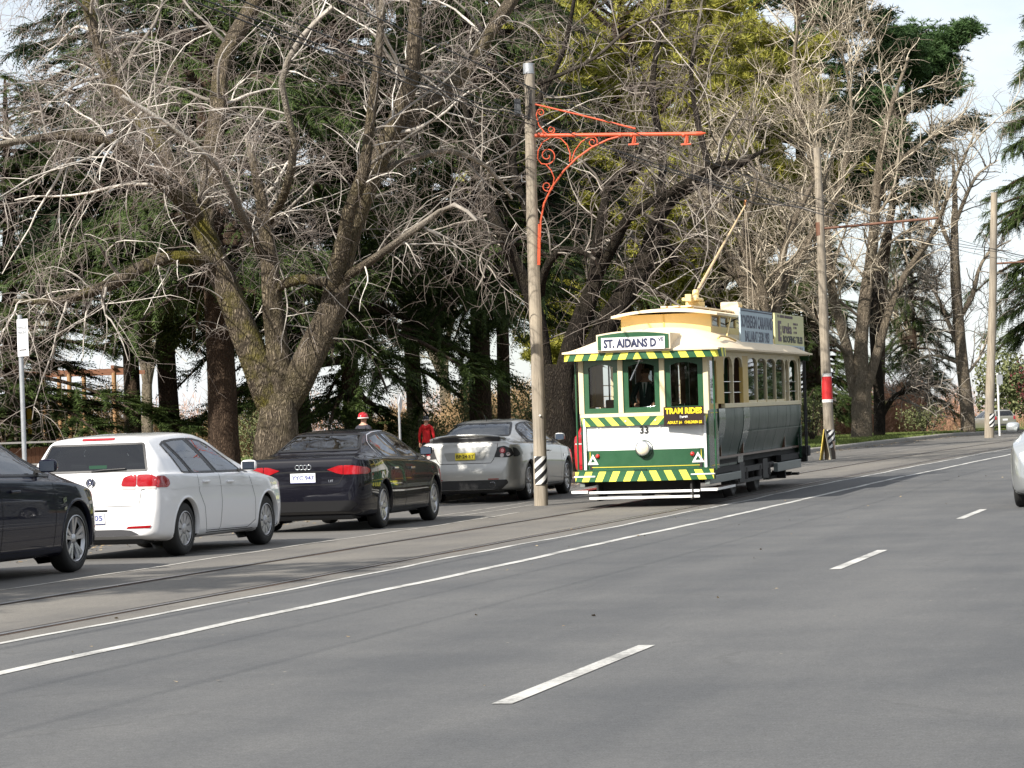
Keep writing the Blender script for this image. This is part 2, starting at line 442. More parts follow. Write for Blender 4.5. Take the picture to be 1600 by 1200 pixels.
M_paint_old = paint_mat('old_road_paint', (.42, .40, .36), .80)
def wob(n, a=.018, k=.55, ph=0.0):
    return lambda s: n + a * math.sin(s * k + ph) + a * .6 * math.sin(s * 1.9 + ph * 2)
S_L = list(np.arange(6, 125, .6))
def line(nm, n, wd, s_list, material, parent, z=.004, ph=0.0, a=.018):
    c = wob(n, a, .55, ph)
    return strip(nm, lambda s: c(s) - wd / 2, lambda s: c(s) + wd / 2, s_list, z, material, parent)
line('lane_line', -6.93, .108, S_L, M_paint, road, ph=.4)
line('edge_line', -7.93, .070, S_L, M_paint, road, ph=1.7, a=.03)
for k in range(-1, 11):                                            # centre line dashes
    s0 = 12.55 + 11.12 * k
    strip('lane_dash', lambda s: -3.455, lambda s: -3.352, list(np.linspace(s0, s0 + 3.3, 8)), .004, M_paint, road)
line('parking_line', -11.02, .06, list(np.arange(8, 42.2, .6)), M_paint_old, tram_lane, ph=.2, a=.04)
line('parking_line', -11.55, .05, list(np.arange(55, 100, .8)), M_paint_old, parking_lane, ph=.9, a=.04)
line('parking_line', -12.2, .05, list(np.arange(40.5, 47.5, .6)), M_paint_old, parking_lane, ph=.9, a=.02)
line('parking_line', -11.75, .05, list(np.arange(40.2, 46, .6)), M_paint_old, parking_lane, ph=.3, a=.02)
for s0 in (30.6, 36.4, 46.3, 52.5, 58.4, 64.6):                    # bay ends
    strip('bay_mark', -12.0, -11.0, [s0, s0 + .07], .005, M_paint_old, parking_lane, cols=1)

# tram track: grooved rails let into the lane
track = empty('tram_track', RP(0, -9.18, 0), label='pair of grooved steel tram rails sunk in the sandy tram lane', cat='track')
M_steel = mat('rail_steel', (.26, .25, .24), .42, metal=.85, var=.25, vscale=6)
M_groove = mat('rail_groove', (.018, .014, .012), .9)
M_rust = mat('rail_edge_rust', (.085, .05, .032), .9, var=.4, vscale=5, bump=.4, bscale=30)
_tl = Vector(track.location)
def tstrip(nm, n0, n1, z, material):
    o = strip(nm, n0, n1, list(np.arange(5, 125, 1.0)), z, material, track)
    o.matrix_parent_inverse = Matrix.Translation(-_tl)
for nc, sg in ((-9.98, 1), (-8.38, -1)):
    tstrip('rail_bed', wob(nc - .070, .010, 1.3), wob(nc + .075, .012, 1.1, 1), .003, M_rust)
    tstrip('rail_head', nc - .055 if sg > 0 else nc - .01, nc + .01 if sg > 0 else nc + .055, .007, M_steel)
    tstrip('rail_groove', nc + .012 if sg > 0 else nc - .052, nc + .052 if sg > 0 else nc - .012, .0065, M_groove)

# ================================================================== THE TRAM
M_tgreen = mat('tram_green', (.024, .088, .040), .32, coat=.4, var=.10, vscale=5)
M_tgreen_d = mat('tram_dark_green', (.012, .045, .026), .28, coat=.5, var=.12, vscale=4)
M_tside = mat('tram_side_panel', (.020, .046, .032), .38, spec=.35, coat=.12, coat_r=.2, var=.10, vscale=3, bump=.05, bscale=5)
M_cream = mat('tram_cream', (.72, .62, .40), .42, var=.08, vscale=4)
M_ochre = mat('tram_ochre', (.60, .42, .13), .45, var=.08, vscale=4)
M_roofc = mat('tram_roof_canvas', (.78, .65, .46), .7, var=.07, vscale=3, bump=.15, bscale=25)
M_clery = mat('tram_clerestory_yellow', (.76, .58, .26), .5, var=.06, vscale=3)
M_yel = mat('hazard_yellow', (.86, .80, .10), .45, var=.05, vscale=9)
M_hgreen = mat('hazard_green', (.026, .105, .045), .4, var=.08, vscale=9)
M_white = mat('white_paint', (.82, .82, .80), .4, var=.03, vscale=6)
M_black = mat('black_paint', (.012, .012, .013), .5)
M_under = mat('underframe_black', (.016, .015, .014), .75, var=.4, vscale=6)
M_iron = mat('truck_iron', (.035, .032, .030), .6, var=.3, vscale=8, bump=.2)
M_stepbox = mat('step_box_grey', (.17, .19, .18), .4, var=.12, vscale=5)
M_wood = mat('varnished_wood', (.085, .038, .018), .35, coat=.3, var=.25, vscale=6, stretch=(1, 6, 1))
M_red = mat('red_lens', (.55, .015, .012), .2, coat=.5)
M_blue_ad = mat('advert_pale_blue', (.42, .52, .58), .5, var=.05)
M_yel_ad = mat('advert_pale_yellow', (.62, .60, .30), .5, var=.05)
M_navy = mat('navy_lettering', (.018, .025, .07), .5)
M_plum = mat('plum_lettering', (.10, .055, .08), .5)
M_brown = mat('dark_brown_board', (.022, .010, .008), .4)
M_yellow_l = mat('yellow_lettering', (.9, .68, .02), .45)
M_goldline = mat('gold_line', (.75, .60, .06), .45)
M_chrome = mat('chrome', (.75, .75, .76), .12, metal=1)
M_lampglass = mat('headlamp_glass', (.72, .66, .50), .12, coat=.8, var=.2, vscale=20)
G_tram = glass_mat('tram_glass', (.72, .76, .74), 1.45, .9)
G_dark = glass_mat('tram_side_glass', (.50, .54, .52), 1.5, 1.1)

TL = 9.9
tram = empty('tram', RP(43.1, -9.23, 0.012), (.0088, .006, -TH),
             label='vintage green, cream and yellow tram with hazard stripes, number 33', cat='tram')
def bow(x, a=.16): return a * (x / 1.0) ** 2
def T(mb, name, mats, parent=tram): return mb.build(name, mats, parent)

# floor, underframe
T(MB().box(-.92, .92, .12, TL - .12, .60, .70).box(-.80, .80, .3, TL - .3, .47, .60), 'underframe', M_under)
T(MB().box(-1.0, 1.0, .14, TL - .14, .70, .735), 'floor', M_wood)

def band(zlo, zhi, yoff, hw, a, th=.03, n=20, ylo=None, rear=False, mi=0, mb=None, x0=None, x1=None):
    """curved sheet across the tram's end"""
    mb = mb or MB(); ylo = yoff if ylo is None else ylo
    x0 = -hw if x0 is None else x0; x1 = hw if x1 is None else x1
    v = []; f = []
    for i in range(n + 1):
        x = x0 + (x1 - x0) * i / n; b = bow(x, a)
        ys = [(b + ylo, zlo), (b + yoff, zhi), (b + yoff + th, zhi), (b + ylo + th, zlo)]
        for (y, z) in ys: v.append((x, TL - y if rear else y, z))
    for i in range(n):
        for k in range(4): f.append((i * 4 + k, i * 4 + (k + 1) % 4, (i + 1) * 4 + (k + 1) % 4, (i + 1) * 4 + k))
    f += [(0, 1, 2, 3), (n * 4 + 3, n * 4 + 2, n * 4 + 1, n * 4)]
    return mb.add(v, f, mi)

def striped(path, Tmax, zlo, zhi, wd, slant, apex_top, name, ylean=0.0):
    """hazard band: alternate yellow and green slanted pieces on both sides of a centre triangle"""
    mb = MB()
    sl = slant if apex_top else -slant
    def quad(sg, ta, tb, mi):
        def cl(t): return max(0.0, min(Tmax, t))
        nseg = max(1, int((tb - ta) / .10) + 1)
        for q in range(nseg):
            a = ta + (tb - ta) * q / nseg; b = ta + (tb - ta) * (q + 1) / nseg
            top = [cl(a), cl(b)]; bot = [cl(a + sl), cl(b + sl)]
            if top[1] - top[0] < 1e-5 and bot[1] - bot[0] < 1e-5: continue
            P = []
            for (t, z) in ((top[0], zhi), (top[1], zhi), (bot[1], zlo), (bot[0], zlo)):
                x, y = path(sg * t); P.append((x, y - (ylean if z == zhi else 0), z))
            mb.add(P, [(0, 1, 2, 3)], mi)
    for sg in (-1, 1):
        k = 0; t = -slant - 2 * wd + (0 if apex_top else slant + wd * .0)
        edges = []
        t0 = 0.0 if apex_top else sl * -1.0
        # first (centre) piece is yellow and has its point on the centre line
        start = -abs(sl) if apex_top else 0.0
        quad(sg, start if apex_top else 0.0, 0.0 if apex_top else abs(sl), 0)
        t = 0.0 if apex_top else abs(sl)
        k = 1
        while t < Tmax + abs(sl):
            quad(sg, t, t + wd, k % 2); t += wd; k += 1
    return T(mb, name, [M_yel, M_hgreen])

# --- the front end (and a plainer rear end)
for rear in (False, True):
    Y = (lambda y: TL - y) if rear else (lambda y: y)
    pf = 'rear_' if rear else 'front_'
    T(band(.56, .905, .0, .98, .16, rear=rear), pf + 'lower_panel', M_tgreen)
    T(band(.905, 1.30, .0, .98, .16, rear=rear), pf + 'white_panel', M_white)
    T(band(1.44, 1.50, -.06, 1.04, .16, .05, rear=rear), pf + 'window_sill', M_cream)
    for x in (-1.02, -.34, .34, 1.02):
        mb = MB(); b = bow(x)
        mb.box(x - .042, x + .042, Y(b - .05), Y(b + .04), 1.50, 2.40, bev=.008); T(mb, 'window_post', M_cream)
    for (xa, xb) in ((-.978, -.382), (-.298, .298), (.382, .978)):
        # green sash with arched head: outer rectangle, inner opening with a segmental top
        b0, b1 = bow(xa), bow(xb); fw = .085
        def yy(x): return Y(b0 + (b1 - b0) * (x - xa) / (xb - xa) + .0)
        zo0, zo1 = 1.50, 2.36; zi0, zi1 = 1.585, 2.24
        N = 10; outer = []; inner = []
        for i in range(N + 1):
            x = xa + (xb - xa) * i / N; xi = xa + fw + (xb - xa - 2 * fw) * i / N
            outer.append((x, zo1)); inner.append((xi, zi1 + .045 * (1 - (2 * i / N - 1) ** 2)))
        outer = [(xa, zo0)] + outer + [(xb, zo0)]; inner = [(xa + fw, zi0)] + inner + [(xb - fw, zi0)]
        n = len(outer); mb = MB(); v = []
        for dy in (-.02, .02):
            for q in outer: v.append((q[0], yy(q[0]) + (dy if not rear else -dy), q[1]))
            for q in inner: v.append((q[0], yy(q[0]) + (dy if not rear else -dy), q[1]))
        f = []
        for i in range(n):
            j = (i + 1) % n
            f += [(i, j, n + j, n + i), (2 * n + i, 3 * n + i, 3 * n + j, 2 * n + j), (n + i, n + j, 3 * n + j, 3 * n + i)]
        sash = T(mb.add(v, f), 'window_sash', M_tgreen)
        g = MB(); g.add([(q[0], yy(q[0]) + (.004 if not rear else -.004), q[1]) for q in inner], [tuple(range(n))])
        T(g, 'window_pane', G_tram, sash)
    T(band(2.34, 2.42, -.02, 1.04, .16, .06, rear=rear), pf + 'header', M_tgreen)
    # white wooden corner strips and dark side edge
    for sx in (-1, 1):
        T(MB().box(sx * .965, sx * 1.005, Y(.10), Y(.16), .56, 1.42), 'corner_strip', M_white)
        T(MB().box(sx * 1.006, sx * 1.045, Y(.13), Y(.26), .50, 1.50), 'corner_post', M_tgreen_d)
        T(MB().cyl((sx * 1.13, Y(.22), .55), (sx * 1.13, Y(.22), 2.38), .016, 8), 'grab_pole', M_tgreen if not rear else M_black)

striped(lambda t: (t, bow(t) - .052), 1.04, 1.30, 1.44, .125, .13, False, 'apron_stripes')
T(band(1.30, 1.44, -.05, 1.04, .16, .045), 'apron_board', M_tgreen)
T(band(1.30, 1.44, -.05, 1.04, .16, .045, rear=True), 'apron_board', M_tgreen)
# bumper
T(band(.41, .575, -.20, 1.13, .15, .16), 'bumper', M_under)
striped(lambda t: (t, bow(t, .15) - .203), 1.13, .412, .573, .118, .075, True, 'bumper_stripes')
T(band(.41, .575, -.20, 1.13, .15, .16, rear=True), 'bumper', M_under)
for sx in (-1, 1):
    x0, x1 = (.78, 1.15)
    T(band(.487, .508, -.212, 1.1, .15, .008, n=6, x0=sx * x0, x1=sx * x1), 'bumper_bar', M_white)
T(band(.575, .60, -.14, 1.08, .15, .16), 'bumper_shelf', M_tgreen)
# coupling bracket
T(MB().box(-.13, .07, -.17, -.10, .575, .60).box(-.13, .07, -.19, -.17, .57, .585), 'coupling_plate', M_tgreen_d)

# details of the dash
for sx in (-1, 1): T(MB().box(sx * .905, sx * .915, bow(.91) - .004, bow(.91) + .01, .64, .885), 'gold_lining', M_goldline)
T(band(.632, .642, -.005, .915, .16, .008), 'gold_lining', M_goldline)
for sx in (-1, 1):
    x = sx * .86; y = bow(.86) - .008
    def tri(r): return [(x, .745 + r * 1.0), (x - r * .92, .745 - r * .62), (x + r * .92, .745 - r * .62)]
    mb = MB(); o = tri(.105); i_ = tri(.045)
    v = [(p[0], bow(p[0]) - .014, p[1]) for p in o] + [(p[0], bow(p[0]) - .014, p[1]) for p in i_] + [(p[0], bow(p[0]) - .002, p[1]) for p in o]
    mb.add(v, [(0, 1, 4, 3), (1, 2, 5, 4), (2, 0, 3, 5), (0, 6, 7, 1), (1, 7, 8, 2), (2, 8, 6, 0)])
    T(mb, 'marker_triangle', M_white)
    xr = sx * .775; yr = bow(.775)
    lamp = T(MB().lathe([(0.001, -.04), (.022, -.036), (.034, -.02), (.036, 0)], (xr, yr, .815), (0, 1, 0), 14), 'marker_lamp', M_red)
    T(MB().lathe([(.036, -.008), (.042, -.006), (.042, .004)], (xr, yr, .815), (0, 1, 0), 14), 'lamp_ring', M_tgreen_d, lamp)
hl = T(MB().lathe([(.001, -.115), (.05, -.112), (.09, -.10), (.106, -.085)], (0, 0, .93), (0, 1, 0), 24), 'headlamp_lens', M_lampglass)
T(MB().lathe([(.100, -.09), (.118, -.092), (.120, -.07), (.105, -.03), (.075, .0)], (0, 0, .93), (0, 1, 0), 24), 'headlamp_rim', M_chrome, hl)
T(MB().lathe([(.135, -.012), (.145, -.006), (.145, .004)], (.012, 0, .915), (0, 1, 0), 24).box(-.012, .012, -.03, 0, .765, .80), 'headlamp_base', M_tgreen_d)
lettering('33', .155, tram, (.02, -.012, 1.215), M_black, bold=.004, name='fleet_number')
for (x, z) in ((-.76, 1.265), (-.70, 1.262), (-.22, 1.245), (.28, 1.255), (-.27, 1.365), (.22, 1.372)):
    T(MB().sphere((x, bow(x) - (.0 if z < 1.3 else .055), z), .017, 8), 'bolt', M_white)
for i in range(12):
    x = -.85 + i * .155
    T(MB().sphere((x, bow(x) - .005, .60), .009, 6), 'rivet', M_tgreen)
# painted board below the right-hand window
brd = T(MB().box(.36, 1.0, .0 - .085, -.06, 1.275, 1.575), 'fares_board', M_brown)
brd.location = (0, -.035, 0); brd.rotation_euler = (0, 0, R(4)); 
lettering('TRAM RIDES', .125, brd, (.68, -.088, 1.505), M_yellow_l, width=.59, bold=.006)
lettering('Fares', .06, brd, (.68, -.088, 1.415), M_white, bold=.001, roty=R(-6))
lettering('ADULT $4', .058, brd, (.535, -.088, 1.325), M_yellow_l, width=.235, bold=.002)
lettering('CHILDREN $2', .058, brd, (.83, -.088, 1.325), M_yellow_l, width=.28, bold=.002)
# wiper
T(MB().cyl((-.02, -.03, 2.33), (-.17, -.045, 2.02), .008, 6).cyl((-.09, -.045, 2.19), (-.17, -.047, 2.02), .011, 6).box(-.09, .05, -.035, -.02, 2.315, 2.328).sphere((-.02, -.035, 2.34), .022, 8), 'windscreen_wiper', M_chrome)

# life guard bars
for z, m_ in ((.145, M_white), (.235, M_stepbox)):
    T(MB().box(-.90, .90, -.06, -.03, z - .02, z + .02, bev=.006), 'lifeguard_bar', M_white)
T(MB().box(-.78, -.75, -.05, .6, .10, .50).box(.75, .78, -.05, .6, .10, .50).box(.78, .80, -.075, -.06, .12, .27).box(-.85, .85, .25, .30, .18, .45), 'lifeguard_frame', M_under)
for sx in (-1, 1):
    st = T(MB().box(sx * .93, sx * 1.18, -.05, 1.55, .235, .268, bev=.006), 'step_board', M_wood)
    T(MB().box(sx * .92, sx * 1.185, -.062, -.051, .228, .272).box(sx * 1.181, sx * 1.195, -.05, 1.55, .232, .270), 'step_edge', M_white, st)
    T(MB().box(sx * .98, sx * 1.06, .0, 2.88, .325, .455, bev=.01), 'step_box', M_stepbox)
    T(MB().box(sx * .98, sx * 1.06, 6.72, 9.5, .315, .475, bev=.01), 'step_box', M_stepbox)
    T(MB().box(sx * .90, sx * 1.03, .2, 2.9, .47, .56), 'sole_bar', M_under); T(MB().box(sx * .90, sx * 1.0, 7.5, 9.6, .49, .60), 'sole_bar', M_under)

# truck with wheels
for sx in (-1, 1):
    T(MB().box(sx * .86, sx * .94, 2.7, 7.0, .40, .50).box(sx * .87, sx * .93, 3.3, 6.5, .22, .28).box(sx * .86, sx * .95, 3.35, 3.85, .24, .58).box(sx * .86, sx * .95, 5.75, 6.25, .24, .58)
      .cyl((sx * .90, 3.1, .28), (sx * .90, 3.1, .48), .06, 10).cyl((sx * .90, 4.1, .28), (sx * .90, 4.1, .48), .06, 10).cyl((sx * .90, 5.5, .28), (sx * .90, 5.5, .48), .06, 10).cyl((sx * .90, 6.5, .28), (sx * .90, 6.5, .48), .06, 10), 'truck_frame', M_iron)
    for yw in (3.6, 6.0):
        T(MB().lathe([(.02, -.06), (.30, -.05), (.34, -.07), (.40, -.06), (.40, .05), (.43, .055), (.43, .075), (.30, .07), (.02, .05)], (sx * .72, yw, .405), (-sx, 0, 0), 28), 'wheel', M_iron)
    T(MB().box(sx * .70, sx * .80, 7.2, 8.8, .16, .22).box(sx * .70, sx * .95, 8.2, 8.3, .15, .30), 'rear_brake_gear', M_under)
T(MB().box(-.8, .8, 7.1, 7.5, .18, .34).box(-.6, .6, 4.3, 5.3, .22, .45).box(-.7, .95, 9.75, 9.95, .16, .21).box(-.95, .95, 8.9, 9.0, .20, .25), 'under_gear', M_under)
T(MB().box(1.0, 1.16, TL - .06, TL + .20, .52, .72, bev=.02), 'rear_buffer', M_under)

# --- sides
def side_x(z):   # rocker panel: bellied out at the waist, curving in below
    pts = [(.48, .925), (.60, .915), (.75, .925), (.90, .965), (1.05, 1.012), (1.2, 1.045), (1.35, 1.058), (1.52, 1.05)]
    return float(np.interp(z, [p[0] for p in pts], [p[1] for p in pts]))
def rocker(y0, y1, z0, z1, sx, name, material, off=0.0, taper=0.0):
    mb = MB(); zs = np.linspace(z0, z1, 12); v = []
    for z in zs:
        x = side_x(z) + off
        k = taper * (1 - (z - z0) / (z1 - z0))
        for (xx, y) in ((x, y0 + k), (x, y1 - k), (x - .02, y1 - k), (x - .02, y0 + k)): v.append((sx * xx, y, z))
    n = len(zs); f = [(0, 1, 2, 3), tuple(4 * (n - 1) + q for q in (3, 2, 1, 0))]
    for i in range(n - 1):
        for k in range(4): f.append((4 * i + k, 4 * i + (k + 1) % 4, 4 * i + 4 + (k + 1) % 4, 4 * i + 4 + k))
    mb.add(v, f)
    mb.sm = [True] * len(mb.sm)
    o = T(mb, name, material)
    o.data.set_sharp_from_angle(angle=R(35))
    return o
posts_cream = [(1.02, 1.58), (2.43, 2.50), (3.40, 3.93), (4.86, 4.90), (5.86, 5.90), (6.87, 6.91), (7.92, 7.98), (8.38, 8.45), (9.48, 9.60)]
bays = [(1.58, 2.43, 'open'), (2.50, 3.40, 'open'), (3.93, 4.86, 'glass'), (4.90, 5.86, 'glass'), (5.90, 6.87, 'glass'), (6.91, 7.92, 'glass'), (7.98, 8.38, 'open'), (8.45, 9.48, 'open')]
for sx in (-1, 1):
    X0, X1 = sx * 1.0, sx * 1.05
    # platform door and its window
    T(MB().box(sx * 1.0, sx * 1.04, .27, 1.0, .56, 1.52), 'door_panel', M_tgreen_d)
    T(MB().box(sx * 1.041, sx * 1.046, .33, .95, .61, .625).box(sx * 1.041, sx * 1.046, .33, .95, 1.455, 1.467), 'gold_lining', M_goldline)
    T(MB().box(sx * 1.0, sx * 1.045, .27, .36, 1.52, 2.38).box(sx * 1.0, sx * 1.045, .94, 1.02, 1.52, 2.38).box(sx * 1.0, sx * 1.045, .36, .94, 1.52, 1.61).box(sx * 1.0, sx * 1.045, .36, .94, 2.30, 2.38), 'door_window_frame', M_ochre)
    T(MB().box(sx * 1.018, sx * 1.024, .36, .94, 1.61, 2.30), 'window_pane', G_dark)
    rocker(1.0, 1.58, .52, 1.52, sx, 'side_post', M_tgreen_d, .006)
    rocker(3.30, 3.93, .56, 1.52, sx, 'side_post', M_tgreen_d, .006, taper=.06)
    for (a, b, zb) in ((1.585, 2.46, .54), (2.475, 3.295, .56), (3.94, 4.89, .70), (4.905, 5.88, .70), (5.895, 6.88, .70), (6.895, 7.93, .70), (7.945, 8.40, .56), (8.415, 9.72, .52)):
        rocker(a, b, zb, 1.52, sx, 'side_panel', M_tside)
    T(MB().box(sx * .93, sx * .945, 3.94, 7.93, .705, .735).box(sx * 1.062, sx * 1.068, 3.94, 9.7, 1.10, 1.115), 'side_moulding', M_tside)
    T(MB().box(sx * .99, sx * 1.062, 1.58, 9.75, 1.525, 1.60, bev=.008), 'window_sill', M_cream)
    for (a, b) in posts_cream:
        T(MB().box(sx * .985, sx * 1.047, a, b, 1.60, 2.40), 'side_pillar', M_ochre if b - a > .2 else M_cream)
    T(MB().box(sx * .985, sx * 1.06, 1.02, 9.7, 2.40, 2.47), 'letter_board', M_cream)
    for (a, b, kd) in bays:
        # arched head piece
        N = 10; rise = .10 if kd == 'glass' else .17
        poly = [(a, 2.40), (b, 2.40)]
        arc = []
        for i in range(N + 1):
            t = i / N
            e = abs(2 * t - 1)
            dz = rise * (1 - math.sqrt(max(0, 1 - e ** 2.6)))
            arc.append((b - (b - a) * t, 2.375 - dz))
        mb = MB(); poly = [(a, 2.40)] + [(p[0], p[1]) for p in reversed(arc)] + [(b, 2.40)]
        # split into quads to stay convex
        up = [(p[0], 2.40) for p in reversed(arc)]; dn = [p for p in reversed(arc)]
        for i in range(N):
            q = [up[i], up[i + 1], dn[i + 1], dn[i]]
            mb.prism(q, 'x', sx * 1.0, sx * 1.046)
        T(mb, 'arched_head', M_cream)
        if kd == 'glass':
            T(MB().box(sx * 1.012, sx * 1.018, a, b, 1.60, 2.39), 'window_pane', G_dark)
            T(MB().box(sx * 1.005, sx * 1.03, a, b, 1.60, 1.64), 'pane_rail', M_cream)
        else:
            for z in (1.78, 1.96):
                T(MB().cyl((sx * 1.02, a, z), (sx * 1.02, b, z), .009, 6), 'guard_rail', M_chrome)
    # scrolled brackets of the open bays
    for y, d in ((1.60, 1), (2.52, 1), (9.46, -1), (8.47, 1)):
        arc = [(y, 2.05)] + [(y + d * .16 * (1 - math.cos(t)), 2.05 + .33 * math.sin(t)) for t in np.linspace(.1, math.pi / 2, 8)] + [(y, 2.38)]
        mb = MB()
        for i in range(1, len(arc) - 2):
            q = [(y - d * .02, arc[i][1]), arc[i], arc[i + 1], (y - d * .02, arc[i + 1][1])]
            mb.prism(q, 'x', sx * 1.005, sx * 1.05)
        T(mb, 'bracket', M_cream)
    T(MB().box(sx * 1.06, sx * 1.20, 1.0, TL + .18, 2.455, 2.485), 'eave_board', M_cream)

# notices in the saloon windows
T(MB().box(1.0, 1.004, 3.98, 4.66, 1.70, 1.92), 'window_notice', M_white)
nt2 = T(MB().box(1.0, 1.004, 5.0, 5.10, 1.60, 2.02).box(1.0, 1.004, 5.62, 5.70, 1.60, 2.10).box(1.0, 1.004, 5.05, 5.70, 1.98, 2.12), 'window_notice', M_white)
lettering('NO', .16, tram, (1.004, 6.30, 1.76), M_red, rotz=R(90), bold=.006, name='window_notice')

# --- interior
T(MB().box(-.98, .98, 1.50, 1.54, .735, 1.30), 'bulkhead', M_wood)
for x in (-.45, .45): T(MB().box(x - .03, x + .03, 1.49, 1.55, 1.30, 2.44), 'partition_post', M_tgreen)
for sx in (-1, 1): T(MB().box(sx * .35, sx * .98, 3.6, 3.66, .735, 1.6).box(sx * .75, sx * .98, 3.6, 3.66, 1.6, 2.42), 'bulkhead', M_wood)
T(MB().box(-.98, .98, 8.10, 8.16, .735, 1.6).box(-.98, -.5, 8.1, 8.16, 1.6, 2.42).box(.5, .98, 8.1, 8.16, 1.6, 2.42), 'bulkhead', M_wood)
for y in (2.1, 2.9, 8.8):
    T(MB().box(-.9, .9, y - .2, y + .2, 1.10, 1.15).box(-.9, .9, y + .17, y + .21, 1.15, 1.55), 'bench_seat', M_wood)
for sx in (-1, 1):
    T(MB().box(sx * .5, sx * .96, 3.9, 7.9, 1.10, 1.16).box(sx * .93, sx * .97, 3.9, 7.9, 1.16, 1.5), 'bench_seat', M_wood)
for x in (-.8, .75):
    T(MB().cyl((x, 1.2, .735), (x, 1.2, 2.42), .014, 8), 'stanchion', M_black)
# controller, brake column, green tool box
ctl = T(MB().box(-.62, -.30, .38, .66, .735, 1.50, bev=.04), 'controller', M_black)
T(MB().lathe([(.001, .06), (.15, .05), (.16, 0), (.001, 0)], (-.46, .5, 1.5), (0, 0, 1), 20), 'controller_top', M_iron, ctl)
T(MB().cyl((.02, .42, .735), (.02, .42, 1.56), .03, 10).cyl((-.1, .42, 1.58), (.26, .40, 1.60), .015, 8), 'brake_column', M_chrome)
T(MB().box(.44, .56, .62, .70, .735, 1.62), 'brake_stand', M_tgreen)
T(MB().box(-.85, -.60, 1.1, 1.16, 1.25, 1.72, bev=.02), 'seat_back', M_wood)

# --- roof
def eave_path(t):
    a = abs(t); L1 = 1.24
    if a <= L1:
        x = a; y = -.26 + .20 * (x / 1.24) ** 2
    else:
        q = min((a - L1) / .22, 1.0)
        ang = q * math.pi / 2
        x = 1.24 + .05 * math.sin(ang); y = -.06 + .05 * (1 - math.cos(ang)) + max(0, a - L1)
    return (math.copysign(x, t), y)
striped(eave_path, 1.75, 2.355, 2.497, .125, .07, True, 'eave_stripes')
# backing and rear fascia
mb = MB()
pts = [eave_path(t) for t in np.linspace(-1.75, 1.75, 40)]
v = []
for (x, y) in pts:
    v += [(x * .992, y + .012, 2.357), (x * .992, y + .012, 2.495)]
mb.add(v, [(2 * i, 2 * i + 2, 2 * i + 3, 2 * i + 1) for i in range(len(pts) - 1)])
T(mb, 'eave_backing', M_tgreen)
T(band(2.36, 2.497, -.20, 1.22, .16, .02, rear=True), 'rear_eave_fascia', M_hgreen)
NX, NY = 32, 60
v = []; f = []
for j in range(NY + 1):
    y = -.28 + (TL + .56) * j / NY
    for i in range(NX + 1):
        a = -1 + 2 * i / NX
        hw = 1.275
        # plan: rounded ends
        e = 0.0
        yy_ = y
        x = a * hw
        ef = max(0, min(1, (y + .28) / 2.3)); er = max(0, min(1, (TL + .28 - y) / 2.3))
        prof = (1 - abs(a) ** 2.3) ** .85
        k = min(math.sin(ef * math.pi / 2) ** .75, math.sin(er * math.pi / 2) ** .75)
        if j < 6: yy_ = y + .20 * a * a * (1 - j / 6)
        if j > NY - 6: yy_ = y - .20 * a * a * (1 - (NY - j) / 6)
        v.append((x, yy_, 2.50 + .40 * prof * k))
for j in range(NY):
    for i in range(NX): f.append((j * (NX + 1) + i, j * (NX + 1) + i + 1, (j + 1) * (NX + 1) + i + 1, (j + 1) * (NX + 1) + i))
mb = MB(); mb.add(v, f, 0, True)
mb.add([(p[0], p[1], 2.47) for p in v], [tuple(reversed(q)) for q in f], 1)
rim = [i for i in range(NX + 1)] + [(j) * (NX + 1) + NX for j in range(1, NY + 1)] + [NY * (NX + 1) + i for i in range(NX - 1, -1, -1)] + [j * (NX + 1) for j in range(NY - 1, 0, -1)]
rv = [v[i] for i in rim]; n = len(rv)
mb.add([(p[0], p[1], p[2]) for p in rv] + [(p[0], p[1], 2.47) for p in rv], [(i, (i + 1) % n, n + (i + 1) % n, n + i) for i in range(n)], 0)
T(mb, 'roof', [M_roofc, M_cream])
T(MB().tube([(1.10, .9, 2.66), (1.08, 1.2, 2.70), (1.06, 1.6, 2.71), (1.09, 2.0, 2.69), (1.14, 2.3, 2.64)], .018, 6), 'gutter_strip', M_ochre)

# clerestory
cy0, cy1 = 2.1, 8.3
def cbow(x): return .16 * (x / .76) ** 2
for end, sgn in ((cy0, 1), (cy1, -1)):
    mb = MB(); v = []
    for i in range(17):
        x = -.76 + 1.52 * i / 16; y = end - sgn * .16 + sgn * cbow(x)
        v += [(x, y, 2.74), (x, y, 3.12), (x, y + sgn * .03, 3.12), (x, y + sgn * .03, 2.74)]
    ff = []
    for i in range(16):
        for k in range(4): ff.append((i * 4 + k, i * 4 + (k + 1) % 4, i * 4 + 4 + (k + 1) % 4, i * 4 + 4 + k))
    mb.add(v, ff); T(mb, 'clerestory_end', M_clery)
T(MB().box(-.012, .012, cy0 - .172, cy0 - .16, 2.78, 3.11), 'clerestory_batten', M_ochre)
for sx in (-1, 1):
    T(MB().box(sx * .73, sx * .76, cy0, cy1, 2.74, 2.90).box(sx * .73, sx * .76, cy0, cy1, 3.07, 3.12), 'clerestory_wall', M_clery)
    yw = cy0 + .06
    while yw < cy1 - .6:
        T(MB().box(sx * .728, sx * .765, yw - .06, yw + .06, 2.90, 3.07), 'clerestory_mullion', M_clery)
        fr = T(MB().box(sx * .735, sx * .75, yw + .06, yw + .72, 2.90, 2.925).box(sx * .735, sx * .75, yw + .06, yw + .72, 3.045, 3.07), 'vent_frame', M_wood)
        T(MB().box(sx * .738, sx * .744, yw + .06, yw + .72, 2.925, 3.045), 'vent_pane', mat('vent_dark_glass', (.10, .06, .05), .15, coat=.5), fr)
        yw += .78
    T(MB().box(sx * .728, sx * .765, yw - .06, cy1, 2.90, 3.07), 'clerestory_mullion', M_clery)
v = []; f = []
